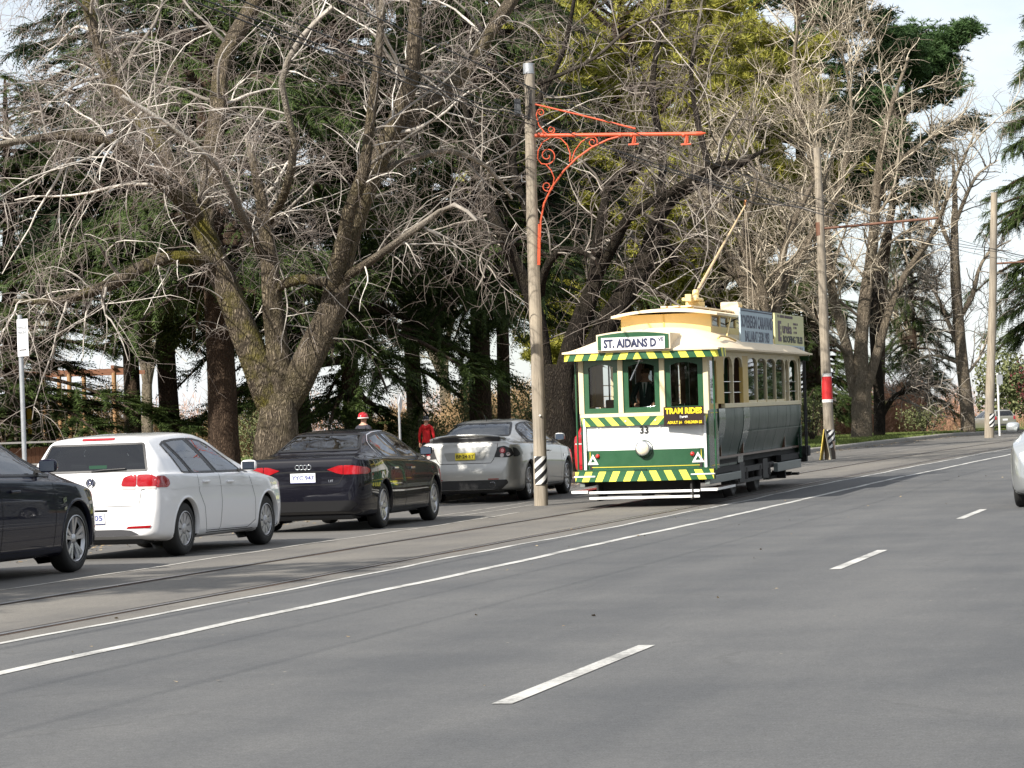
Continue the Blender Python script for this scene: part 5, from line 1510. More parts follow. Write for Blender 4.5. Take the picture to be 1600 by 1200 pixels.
MB().tube([on_pole(d1, 5.5) + Vector((-.10, -.05, 0)), on_pole(d1, 5.5) + Vector((-.17, -.05, 0)), on_pole(d1, 5.62) + Vector((-.17, -.05, 0))], .008, 5).build('pole_step', M_galv, p1)
MB().sphere(on_pole(d1, 1.52) + Vector((.03, -.115, 0)), .02, 8).build('pole_stud', M_bandw, p1)

# --- pole behind the tram, with the red and white band
b2 = at(1297, 718, 72.3); b2.z = float(zg(72.0))
p2, d2 = make_pole('tramway_pole', b2, at(1276, 231, 72.5), .145, .095, 'grey timber pole with red and white painted band, right behind the tram')
for z0, z1, m_ in ((1.50, 1.58, M_bandw), (1.58, 2.18, M_bandr), (2.18, 2.26, M_bandw)): ring_band(p2, d2, .145, .095, z0, z1, 'painted_band', m_)
hazard_plate(p2, d2, .145, .095, .30, .78, R(-62), R(55))
def plain_arm(pr, d, z, length, rise=.12, material=None):
    c = on_pole(d, z); e = Vector((EN.x, EN.y, 0))
    MB().tube([c + e * .05, c + e * length * .5 + Vector((0, 0, rise * .5)), c + e * length + Vector((0, 0, rise))], .035, 8).build('bracket_arm', material or M_rusty, pr)
    MB().tube([c + e * length * .70 + Vector((0, 0, rise * .7)), c + e * length * .70 + Vector((0, 0, rise * .7 - .17))], .02, 6).build('wire_hanger', M_rusty, pr)
    MB().tube([c + e * length * .92 + Vector((0, 0, rise * .9)), c + e * length * .92 + Vector((0, 0, rise * .9 - .17))], .02, 6).build('wire_hanger', M_rusty, pr)
plain_arm(p2, d2, 6.08, 3.1)
ring_band(p2, d2, .145, .095, 5.9, 6.25, 'arm_strap', M_rusty)
MB().obox(Vector((.08, -.10, .22)), (1, 0, 0), (0, 1, 0), (0, 0, 1), .05, .03, .26).build('base_plate', mat('corroded_plate', (.10, .08, .065), .85, var=.3), p2)
# --- third pole by the far verge
b3 = at(1546, 684, 95.8); b3.z = float(zg(96.8))
p3, d3 = make_pole('tramway_pole', b3, at(1554, 301, 95.8), .17, .115, 'plain timber pole nearest the far parked estate car')
hazard_plate(p3, d3, .17, .115, .38, .84, R(-55), R(48))
plain_arm(p3, d3, 6.05, 3.0, .05)

# yellow folding board leaning beside the banded pole
yb = b2 + Vector((-.235, -.10, 0))
ybr = empty('folding_board', yb, (0, 0, -TH), label='yellow folding board standing against the red-banded pole', cat='sign board')
MB().prism([(-.02, .0), (.0, .0), (.135, .80), (.115, .80)], 'y', -.25, .25).build('front_leaf', M_boardy, ybr)
MB().prism([(.26, .0), (.28, .0), (.14, .80), (.137, .795)], 'y', -.25, .25).build('back_leaf', mat('board_grey_side', (.30, .28, .22), .7), ybr)

# --- overhead wires
def wire(name, pts, r, label, group):
    tag(MB().tube(pts, r, 6).build(name, M_wire), label, 'wire', group)
def catenary(f, s_list, sag):
    out = []
    for i in range(len(s_list) - 1):
        for q in range(8):
            t = q / 8; s = s_list[i] + (s_list[i + 1] - s_list[i]) * t
            p_ = f(s); out.append(Vector((p_.x, p_.y, p_.z - sag * 4 * t * (1 - t))))
    out.append(f(s_list[-1])); return out
sp_ = [-8, 18, 45.2, 72, 96.8, 122]
for k, (dn, z) in enumerate(((-11.47, 6.55), (-11.40, 6.45))):
    wire('feeder_wire', catenary(lambda s: RP(s, dn, z), sp_, .10), .010, ('upper' if k == 0 else 'lower') + ' of the two dark feeder wires running along the poles', 'overhead wires')
for k, n_ in enumerate((-9.63, -8.73)):
    wire('contact_wire', catenary(lambda s: RP(s, n_, 5.80), sp_, .04), .0075, ('left' if k == 0 else 'right') + ' hand contact wire hung below the bracket arms', 'overhead wires')

# --- parking sign, left
sg_ = at(40, 760, 35.5); sg_.z = .118
ps = empty('parking_sign', sg_, (0, R(-.2), R(-38)), label='grey steel post with narrow white parallel parking sign at left', cat='sign')
MB().cyl((0, 0, -.1), (0, 0, 2.90), .030, 14).build('post', M_galv, ps)
pan = MB().box(-.015, .19, -.042, -.034, 2.36, 2.84, bev=.004).build('sign_panel', M_signw, ps)
lettering('PARALLEL', .055, pan, (.0875, -.0435, 2.73), mat('sign_green_lettering', (.10, .12, .14), .6), width=.175)
lettering('PARKING', .055, pan, (.0875, -.0435, 2.665), MATS['sign_green_lettering'], width=.165)
MB().box(.02, .155, -.0445, -.0425, 2.435, 2.45).build('sign_bar', M_black, pan)
for z in (2.80, 2.40): MB().cyl((.0875, -.05, z), (.0875, -.04, z), .008, 8).build('sign_bolt', M_galv, pan)
# small sign behind the black sedan
q = at(626, 712, 66); q.z = .15 + float(zg(sn_of(q)[0]))
ss = empty('street_sign', q, (0, 0, R(80)), label='thin post with small pale diamond sign between the two sedans', cat='sign')
MB().cyl((0, 0, -.1), (0, 0, 1.95), .03, 8).build('post', M_galv, ss)
MB().prism([(0, 1.50), (.20, 1.72), (0, 1.94), (-.20, 1.72)], 'y', -.045, -.035).build('sign_panel', M_signw, ss)
# slim pale post by the far pole
q = at(1562, 677, 99); q.z = float(zg(sn_of(q)[0])) + .1
sl = empty('slim_post', q, label='slim pale steel post right of the farthest timber pole', cat='post')
MB().cyl((0, 0, -.1), (0, 0, 2.15), .038, 10).build('post', mat('pale_post', (.66, .66, .64), .5), sl)
MB().box(-.03, .17, -.05, -.04, 1.75, 2.1).build('sign_panel', M_galv, sl)

# --- paling fence and timber shelter, seen at the far left behind the cars
M_pal = mat('paling_brown', (.13, .060, .030), .85, var=.3, vscale=7, stretch=(6, 6, .6))
M_post_t = mat('timber_post_orange', (.30, .17, .08), .7, var=.2, vscale=6)
f0 = at(-40, 720, 66); f1 = at(300, 720, 70)
fr_ = empty('paling_fence', (f0.x, f0.y, .12), label='low brown paling fence with white rails behind the parked cars', cat='fence')
dirv = Vector((f1.x - f0.x, f1.y - f0.y, 0)); Lf = dirv.length; dirv.normalize(); nv = Vector((-dirv.y, dirv.x, 0)); k = 0.0
zf = float(zg(sn_of(Vector((f0.x, f0.y, 0)))[0]))
while k < Lf:
    h_ = 1.02 + random.uniform(-.03, .03)
    MB().obox(dirv * (k + .05) + Vector((0, 0, zf + h_ / 2)), dirv, nv, (0, 0, 1), .052, .010, h_ / 2).build('paling', M_pal, fr_); k += .112
for z in (.62, 1.16):
    MB().obox(dirv * Lf / 2 - nv * .05 + Vector((0, 0, zf + z)), dirv, nv, (0, 0, 1), Lf / 2, .02, .022).build('rail', mat('white_rail', (.62, .61, .58), .6), fr_)
k = 0.0
while k < Lf:
    MB().obox(dirv * k + nv * .08 + Vector((0, 0, zf + .6)), dirv, nv, (0, 0, 1), .05, .05, .62).build('fence_post', M_pal, fr_); k += 2.4
sh0 = at(60, 700, 88)
sr = empty('timber_pergola', (sh0.x, sh0.y, .12), label='open timber pergola with orange posts and beams at the far left', cat='pergola')
zb_ = float(zg(sn_of(sh0)[0]))
px_ = [at(u, 650, 88).x - sh0.x for u in (14, 70, 110, 180)]
for x in px_:
    for y in (0, 3.0): MB().cyl((x, y, zb_), (x, y, zb_ + 3.15), .075, 10).build('post', M_post_t, sr)
for y in (0, 3.0): MB().box(px_[0] - .6, px_[-1] + .6, y - .06, y + .06, zb_ + 3.15, zb_ + 3.28).build('beam', mat('beam_orange', (.20, .085, .045), .7, var=.15), sr)
for x in px_: MB().box(x - .05, x + .05, -.3, 3.3, zb_ + 3.28, zb_ + 3.38).build('rafter', MATS['beam_orange'], sr)
q = at(47, 700, 72); q.z = .12 + float(zg(sn_of(q)[0]))
ym = empty('marker_post', q, label='small yellow marker post in front of the timber pergola', cat='post')
MB().box(-.06, .06, -.03, .03, 0, 2.0, bev=.02).build('post', mat('marker_yellow', (.72, .48, .02), .5), ym)
MB().box(-.075, .075, -.04, .04, 1.55, 1.95, bev=.02).build('marker_head', MATS['marker_yellow'], ym)

# ================================================================== PEOPLE
M_skin = mat('skin', (.48, .27, .19), .55)
def skinned(joints, edges, root=0):
    me = bpy.data.meshes.new('figure'); me.from_pydata([j[0] for j in joints], edges, [])
    ob = bpy.data.objects.new('figure', me); COL.objects.link(ob)
    ob.modifiers.new('skin', 'SKIN')
    for i, j in enumerate(joints):
        r_ = j[1]; me.skin_vertices[0].data[i].radius = (r_, r_) if not isinstance(r_, tuple) else r_
        me.skin_vertices[0].data[i].use_root = (i == root)
    sb = ob.modifiers.new('sub', 'SUBSURF'); sb.levels = 2; sb.render_levels = 2
    dg = bpy.context.evaluated_depsgraph_get(); dg.update()
    out = bpy.data.meshes.new_from_object(ob.evaluated_get(dg))
    bpy.data.objects.remove(ob); bpy.data.meshes.remove(me)
    return out
def hand(mb, wrist, fwd, side, up, k=1.0, mi=0):
    """palm plus four unequal bent fingers and a thumb"""
    wrist, fwd, side, up = Vector(wrist), Vector(fwd).normalized(), Vector(side).normalized(), Vector(up).normalized()
    mb.tube([wrist, wrist + fwd * .04 * k, wrist + fwd * .09 * k], [.026 * k, .036 * k, .032 * k], 10, mi)
    for i, L in enumerate((.072, .080, .074, .058)):
        b = wrist + fwd * .082 * k + side * (.027 - .018 * i) * k
        mb.tube([b, b + fwd * L * .45 * k, b + fwd * L * .75 * k - up * L * .35 * k, b + fwd * L * .7 * k - up * L * .75 * k], [.0095 * k, .009 * k, .0085 * k, .006 * k], 7, mi)
    b = wrist + fwd * .035 * k + side * .030 * k
    mb.tube([b, b + fwd * .03 * k + side * .025 * k - up * .01 * k, b + fwd * .055 * k + side * .025 * k - up * .03 * k], [.012 * k, .011 * k, .008 * k], 7, mi)
def person(loc, rz, H, label, top, legs, arms, name='person', lean=0.0, parent_tag=True, hood=False):
    """figure facing -y; arms: list of (elbow, wrist) offsets for left (-x) and right (+x)"""
    k = H / 1.75
    J = [((0, 0, .96), .135), ((0, .01, 1.14), .125), ((0, .015, 1.34), (.165, .115)), ((0, .015, 1.47), .085), ((0, 0, 1.545), .055), ((0, -.015, 1.62), .078), ((0, -.01, 1.70), .082)]
    E_ = [(0, 1), (1, 2), (2, 3), (3, 4), (4, 5), (5, 6)]
    wr = []
    for sx, (el, wr_) in zip((-1, 1), arms):
        i = len(J); J.append(((sx * .175, .015, 1.425), .070)); J.append(((sx * el[0], el[1], el[2]), .047)); J.append(((sx * wr_[0], wr_[1], wr_[2]), .032))
        E_ += [(3, i), (i, i + 1), (i + 1, i + 2)]; wr.append((Vector(J[i + 1][0]), Vector(J[i + 2][0])))
    for sx in (-1, 1):
        i = len(J); J += [((sx * .095, .0, .90), .098), ((sx * .105, -.015, .50), .064), ((sx * .105, .02, .10), .044), ((sx * .115, -.12, .045), .038)]
        E_ += [(0, i), (i, i + 1), (i + 1, i + 2), (i + 2, i + 3)]
    me = skinned(J, E_)
    mb = MB()
    for v in me.vertices: mb.v.append(v.co[:])
    for f in me.polygons:
        c = f.center; mi = 0
        if c.z > 1.505 and abs(c.x) < .14: mi = 2
        elif c.z < .93 and abs(c.x) < .24: mi = 3 if c.z < .09 else 1
        mb.f.append(tuple(f.vertices)); mb.m.append(mi); mb.sm.append(True)
    for sx, (e, w) in zip((-1, 1), wr):
        d = (w - e).normalized(); side = Vector((-sx, 0, 0)); up = d.cross(side); up = up if up.z > 0 else -up
        hand(mb, w, d, side, up, 1.0, 2)
    # face: nose, eyes, mouth, ears
    mb.tube([(0, -.085, 1.665), (0, -.105, 1.635), (0, -.090, 1.622)], [.008, .014, .010], 7, 2)
    for sx in (-1, 1):
        mb.sphere((sx * .030, -.080, 1.662), .009, 8, 3); mb.sphere((sx * .080, 0, 1.645), .020, 8, 2, (.4, .8, 1.3))
    mb.tube([(-.022, -.082, 1.592), (0, -.087, 1.590), (.022, -.082, 1.592)], .005, 6, 4)
    root = empty(name, loc, (0, 0, rz), label=label, cat='person'); 
    o = mb.build('body', [top, legs, M_skin, mat('shoe_black', (.012, .012, .012), .5), mat('lips', (.30, .10, .08), .5)], root, fix=False)
    root.scale = (k, k, k)
    bpy.data.meshes.remove(me)
    return root

M_uni = mat('uniform_dark_green', (.012, .030, .024), .8)
M_trou = mat('trousers_dark', (.015, .016, .020), .85)
tm = Matrix.Translation(tram.location) @ tram.rotation_euler.to_matrix().to_4x4()
dl = tm @ Vector((-.10, .82, .735))
dv = person(dl, -TH, 1.47, 'tram driver in dark green uniform jacket, white shirt and tie behind the windscreen', M_uni, M_trou,
            [((.27, -.05, 1.17), (.16, -.27, 1.07)), ((.28, -.02, 1.17), (.22, -.26, 1.08))])
MB().add([(-.055, -.10, 1.49), (.055, -.10, 1.49), (.012, -.150, 1.20), (-.012, -.150, 1.20)], [(0, 1, 2, 3)]).build('shirt', M_bandw, dv)
MB().add([(-.016, -.115, 1.475), (.016, -.115, 1.475), (.024, -.160, 1.24), (0, -.160, 1.19), (-.024, -.160, 1.24)], [(0, 1, 2, 3, 4)]).build('tie', mat('tie_green', (.02, .07, .05), .6), dv)
MB().sphere((0, .012, 1.70), .092, 14, 0, (1, 1.05, .80)).build('hair', mat('hair_brown', (.06, .035, .02), .7), dv)
M_hood = mat('red_hooded_top', (.58, .015, .02), .85, var=.1, vscale=14, bump=.3, bscale=18)
def helmet(par, mats, vents=True):
    mb = MB(); bm = bmesh.new(); bmesh.ops.create_uvsphere(bm, u_segments=20, v_segments=12, radius=1)
    bmesh.ops.delete(bm, geom=[v for v in bm.verts if v.co.z < -.30], context='VERTS')
    for v in bm.verts: v.co = Vector((v.co.x * .112, v.co.y * .150 + .01, 1.695 + v.co.z * .115))
    h = MB().bm(bm, 0, True).build('helmet', mats[0], par)
    for a in (-.055, 0, .055):
        pts = [(a, -.13 + .026 * i, 1.695 + .118 * math.sqrt(max(0, 1 - (a / .112) ** 2 - ((-.14 + .026 * i) / .15) ** 2))) for i in range(11)]
        MB().tube(pts, .011, 6).build('helmet_rib', mats[1], h)
    MB().tube([(.114 * math.cos(t), .01 + .152 * math.sin(t), 1.672) for t in np.linspace(0, 2 * math.pi, 24)[:-1]], .016, 6, closed=True).build('helmet_rim', mats[2], h)
q = at(668, 720, 70); q.z = .14 + float(zg(sn_of(q)[0]))
relaxed = [((.24, .03, 1.15), (.24, -.06, .93)), ((.24, .03, 1.15), (.24, -.06, .93))]
ph = person(q, R(172), 1.36, 'person in red hooded top and dark cycle helmet seen from behind', M_hood, M_trou, relaxed)
helmet(ph, [M_black, mat('helmet_grey', (.10, .10, .11), .4), mat('helmet_pale', (.42, .38, .36), .5)])
MB().tube([(-.12, .06, 1.50), (-.08, .12, 1.47), (0, .145, 1.42), (.08, .12, 1.47), (.12, .06, 1.50)], [.04, .055, .06, .055, .04], 10).build('hood', M_hood, ph)
q = at(570, 720, 58); q.z = .14 + float(zg(sn_of(q)[0]))
pr = person(q, R(150), 1.50, 'person wearing a red and white cycle helmet, just above the black sedan roof', mat('jacket_dark', (.02, .02, .03), .8), M_trou, relaxed)
helmet(pr, [mat('helmet_red', (.55, .012, .02), .3, coat=.5), MATS['helmet_red'], M_bandw])

# ================================================================== TREES
def bark_mat(name, trunk=((.055, .040, .028), (.20, .155, .11)), twig=((.30, .26, .21), (.52, .47, .40)), moss=0.0, twig_r=(.018, .07)):
    """bark: furrowed on thick wood, paler and smooth on thin twigs (point attribute 'thick' = radius in metres)"""
    M = bpy.data.materials.new(name); M.use_nodes = True; nt = M.node_tree; b = nt.nodes['Principled BSDF']; L = nt.links.new
    t = node(nt, 'ShaderNodeTexCoord'); mp_ = node(nt, 'ShaderNodeMapping'); mp_.inputs['Scale'].default_value = (1, 1, .22); L(t.outputs['Object'], mp_.inputs[0])
    v1 = node(nt, 'ShaderNodeTexVoronoi', Scale=26.0); v1.feature = 'DISTANCE_TO_EDGE'
    nn = node(nt, 'ShaderNodeTexNoise', Scale=7.0, Detail=5.0); L(mp_.outputs[0], nn.inputs[0])
    ad = node(nt, 'ShaderNodeMix', data_type='RGBA', blend_type='LINEAR_LIGHT'); ad.inputs[0].default_value = .12; L(mp_.outputs[0], ad.inputs[6]); L(nn.outputs[1], ad.inputs[7]); L(ad.outputs[2], v1.inputs[0])
    n2 = node(nt, 'ShaderNodeTexNoise', Scale=2.2, Detail=6.0, Roughness=.7); L(t.outputs['Object'], n2.inputs[0])
    crk = node(nt, 'ShaderNodeMapRange'); crk.inputs['From Max'].default_value = .42; L(v1.outputs[0], crk.inputs['Value'])
    mulf = node(nt, 'ShaderNodeMath', operation='MULTIPLY_ADD'); L(crk.outputs[0], mulf.inputs[0]); mulf.inputs[1].default_value = .6; 
    sc = node(nt, 'ShaderNodeMath', operation='MULTIPLY'); L(n2.outputs[0], sc.inputs[0]); sc.inputs[1].default_value = .55; L(sc.outputs[0], mulf.inputs[2])
    r1 = ramp(nt, mulf.outputs[0], [(.18, trunk[0]), (.80, trunk[1])])
    n3 = node(nt, 'ShaderNodeTexNoise', Scale=3.5, Detail=4.0); L(t.outputs['Object'], n3.inputs[0])
    gi = node(nt, 'ShaderNodeNewGeometry')
    tw = node(nt, 'ShaderNodeMath', operation='MULTIPLY_ADD'); L(gi.outputs['Random Per Island'], tw.inputs[0]); tw.inputs[1].default_value = .55
    th = node(nt, 'ShaderNodeMath', operation='MULTIPLY'); L(n3.outputs[0], th.inputs[0]); th.inputs[1].default_value = .55; L(th.outputs[0], tw.inputs[2])
    r2 = ramp(nt, tw.outputs[0], [(.28, tuple(c * .42 for c in twig[0])), (.52, twig[0]), (.78, twig[1])])
    at_ = node(nt, 'ShaderNodeAttribute'); at_.attribute_name = 'thick'
    mr = node(nt, 'ShaderNodeMapRange'); mr.inputs['From Min'].default_value = twig_r[0]; mr.inputs['From Max'].default_value = twig_r[1]; L(at_.outputs['Fac'], mr.inputs['Value'])
    mx_ = node(nt, 'ShaderNodeMix', data_type='RGBA'); L(mr.outputs[0], mx_.inputs[0]); L(r2.outputs[0], mx_.inputs[6]); L(r1.outputs[0], mx_.inputs[7])
    # finest twigs carry reddish brown buds
    fb = node(nt, 'ShaderNodeMapRange'); fb.inputs['From Min'].default_value = .0028; fb.inputs['From Max'].default_value = .0062; L(at_.outputs['Fac'], fb.inputs['Value'])
    mb_ = node(nt, 'ShaderNodeMix', data_type='RGBA'); L(fb.outputs[0], mb_.inputs[0]); mb_.inputs[6].default_value = (twig[0][0] * .95, twig[0][1] * .88, twig[0][2] * .88, 1); L(mx_.outputs[2], mb_.inputs[7])
    last = mb_.outputs[2]
    if moss:
        n4 = node(nt, 'ShaderNodeTexNoise', Scale=1.3, Detail=7.0, Roughness=.7); L(t.outputs['Object'], n4.inputs[0])
        r4 = ramp(nt, n4.outputs[0], [(.53 - .05, (0, 0, 0)), (.53 + .10, (moss,) * 3)])
        am = node(nt, 'ShaderNodeAttribute'); am.attribute_name = 'mossy'
        m0 = node(nt, 'ShaderNodeMath', operation='MULTIPLY'); L(r4.outputs[0], m0.inputs[0]); L(am.outputs['Fac'], m0.inputs[1])
        m2 = node(nt, 'ShaderNodeMath', operation='MULTIPLY'); L(m0.outputs[0], m2.inputs[0]); L(mr.outputs[0], m2.inputs[1])
        mm = node(nt, 'ShaderNodeMix', data_type='RGBA'); L(m2.outputs[0], mm.inputs[0]); L(last, mm.inputs[6]); mm.inputs[7].default_value = (.135, .12, .022, 1); last = mm.outputs[2]
    L(last, b.inputs['Base Color']); b.inputs['Roughness'].default_value = .92; b.inputs['Specular IOR Level'].default_value = .15
    bp = node(nt, 'ShaderNodeBump'); bp.inputs['Distance'].default_value = .05; L(crk.outputs[0], bp.inputs['Height']); L(mr.outputs[0], bp.inputs['Strength']); L(bp.outputs[0], b.inputs['Normal'])
    return M

M_elm = bark_mat('elm_bark', ((.045, .036, .026), (.25, .205, .150)), ((.29, .265, .235), (.64, .60, .54)), moss=.95)
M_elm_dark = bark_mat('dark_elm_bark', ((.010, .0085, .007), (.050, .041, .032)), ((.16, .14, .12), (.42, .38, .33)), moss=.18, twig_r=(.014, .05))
M_elm_pale = bark_mat('pale_elm_bark', ((.11, .088, .065), (.34, .285, .215)), ((.32, .275, .21), (.60, .53, .42)), moss=.3, twig_r=(.02, .08))
M_conbark = bark_mat('conifer_bark', ((.030, .020, .014), (.13, .09, .062)), ((.06, .05, .04), (.12, .10, .08)))

def tubes(P, Rr, sides):
    """P (N,K,3), Rr (N,K) -> vertices, quads, thickness"""
    N, K, _ = P.shape
    T_ = np.empty_like(P); T_[:, 1:-1] = P[:, 2:] - P[:, :-2]; T_[:, 0] = P[:, 1] - P[:, 0]; T_[:, -1] = P[:, -1] - P[:, -2]
    T_ /= np.linalg.norm(T_, axis=2, keepdims=True) + 1e-9
    ref = np.zeros((N, 1, 3)); d0 = T_[:, :1]
    ref[..., 0] = np.where(np.abs(d0[..., 0]) < .8, 1, 0); ref[..., 1] = 1 - ref[..., 0]
    ref = np.repeat(ref, K, 1)
    A_ = np.cross(T_, ref); A_ /= np.linalg.norm(A_, axis=2, keepdims=True) + 1e-9
    B_ = np.cross(T_, A_)
    ang = np.arange(sides) * 2 * np.pi / sides
    V = P[:, :, None, :] + Rr[:, :, None, None] * (A_[:, :, None, :] * np.cos(ang)[None, None, :, None] + B_[:, :, None, :] * np.sin(ang)[None, None, :, None])
    idx = np.arange(N * K * sides).reshape(N, K, sides)
    a = idx[:, :-1, :]; b = idx[:, 1:, :]
    F = np.stack([a, np.roll(a, -1, 2), np.roll(b, -1, 2), b], -1).reshape(-1, 4)
    return V.reshape(-1, 3), F, np.repeat(Rr.reshape(-1), sides)

def spline(pts, rr, step=.35):
    """smooth, slightly crooked limb from a few points"""
    pts = [Vector(p) for p in pts]; out = []; ro = []
    for i in range(len(pts) - 1):
        p0 = pts[max(0, i - 1)]; p1 = pts[i]; p2 = pts[i + 1]; p3 = pts[min(len(pts) - 1, i + 2)]
        k = max(2, int((p2 - p1).length / step))
        for q in range(k):
            t = q / k
            out.append(.5 * ((2 * p1) + (p2 - p0) * t + (2 * p0 - 5 * p1 + 4 * p2 - p3) * t * t + (3 * p1 - p0 - 3 * p2 + p3) * t ** 3)); ro.append(rr[i] + (rr[i + 1] - rr[i]) * t)
    out.append(pts[-1]); ro.append(rr[-1])
    return np.array([p[:] for p in out]), np.array(ro)

def rand_dirs(rng, n):
    v = rng.normal(size=(n, 3)); return v / np.linalg.norm(v, axis=1, keepdims=True)

def sprout(rng, parents, n, length, K, r_ratio, rmin, spread=.8, up=.0, droop=0.0, wig=.35, tmin=.2, tip=.35, rcap=1.0, bias=None):
    """n children from a list of (points, radii); returns arrays (n,K,3), (n,K)"""
    segA = []; segB = []; rA = []; wts = []
    for P, Rr in parents:
        k0 = int((len(P) - 1) * tmin)
        a = P[k0:-1]; b = P[k0 + 1:]
        if len(a) == 0: continue
        segA.append(a); segB.append(b); rA.append(Rr[k0:-1]); wts.append(np.linalg.norm(b - a, axis=1))
    A_ = np.concatenate(segA); B_ = np.concatenate(segB); rr = np.concatenate(rA); w = np.concatenate(wts) + 1e-6; w /= w.sum()
    i = rng.choice(len(A_), n, p=w); t = rng.random((n, 1))
    start = A_[i] + (B_[i] - A_[i]) * t; tan = B_[i] - A_[i]; tan /= np.linalg.norm(tan, axis=1, keepdims=True) + 1e-9
    rd = rand_dirs(rng, n); perp = rd - tan * (rd * tan).sum(1, keepdims=True); perp /= np.linalg.norm(perp, axis=1, keepdims=True) + 1e-9
    d = tan * (1 - spread) + perp * spread; d[:, 2] += up
    if bias is not None: d += bias
    d /= np.linalg.norm(d, axis=1, keepdims=True)
    L = length * (.45 + .9 * rng.random(n) ** 1.3)
    r0 = np.clip(rr[i] * r_ratio * (.6 + .5 * rng.random(n)), rmin, rcap)
    P = np.empty((n, K, 3)); P[:, 0] = start; step = (L / (K - 1))[:, None]
    cur = rand_dirs(rng, n) * wig
    for k in range(1, K):
        d = d + cur * .55 + rand_dirs(rng, n) * wig * .55; d[:, 2] += up * .12 - droop * (k / K)
        d /= np.linalg.norm(d, axis=1, keepdims=True); P[:, k] = P[:, k - 1] + d * step
        if k % 2 == 0: cur = rand_dirs(rng, n) * wig
    taper = np.linspace(1, tip, K)[None, :]
    return P, r0[:, None] * taper

def aslist(P, Rr): return [(P[i], Rr[i]) for i in range(len(P))]

def bare_tree(name, base, limbs, label, material, seed, lv, group='bare winter trees along the road', twig_mat=None, mossy=()):
    """limbs: list of (points, radii), first is the trunk; lv: sprout settings per level"""
    rng = np.random.default_rng(seed)
    root = empty(name, base, label=label, cat='tree', group=group); o = np.array(base)[:]
    LB = [spline(p, r) for p, r in limbs]
    Vs = []; Fs = []; Ts = []; nv = 0
    # trunk and great limbs, one mesh: round section made uneven
    Ms = []
    for li_, (P, Rr) in enumerate(LB):
        Rr2 = Rr.copy()
        Ms.append(np.full(len(P) * 18, 1.0 if li_ in mossy else .25))
        V, F, T_ = tubes((P - o)[None], Rr2[None], 18)
        c = np.repeat(P - o, 18, 0); ph = np.arange(len(V)) % 18 * 2 * np.pi / 18; hz = np.repeat(np.arange(len(P)), 18)
        k = 1 + .07 * np.sin(ph * 3 + hz * .35) + .05 * np.sin(ph * 5 - hz * .6) + .03 * rng.normal(size=len(V))
        V = c + (V - c) * k[:, None]
        Vs.append(V); Fs.append(F + nv); Ts.append(T_); nv += len(V)
    tme = np_mesh('trunk', np.concatenate(Vs), np.concatenate(Fs), material, True, ('thick', np.concatenate(Ts)))
    tme.attributes.new('mossy', 'FLOAT', 'POINT').data.foreach_set('value', np.concatenate(Ms).astype(np.float32))
    link_mesh('trunk', tme, root)
    Vs = []; Fs = []; Ts = []; nv = 0
    par = LB[1:] if len(LB) > 1 else LB
    for q in lv:
        q = dict(q); sides = q.pop('sides'); 
        P, Rr = sprout(rng, par, **q)
        V, F, T_ = tubes(P - o, Rr, sides); Vs.append(V); Fs.append(F + nv); Ts.append(T_); nv += len(V)
        par = (par + aslist(P, Rr)) if q['n'] < 120 else aslist(P, Rr)
    link_mesh('crown', np_mesh('crown', np.concatenate(Vs), np.concatenate(Fs), twig_mat or material, True, ('thick', np.concatenate(Ts))), root)
    return root

def L3(Y, *pts):
    """limb from (u, v[, dY]) pixels around distance Y"""
    return [at(p[0], p[1], Y + (p[2] if len(p) > 2 else 0)) for p in pts]
def gz(p): return float(zg(sn_of(p)[0])) + .10

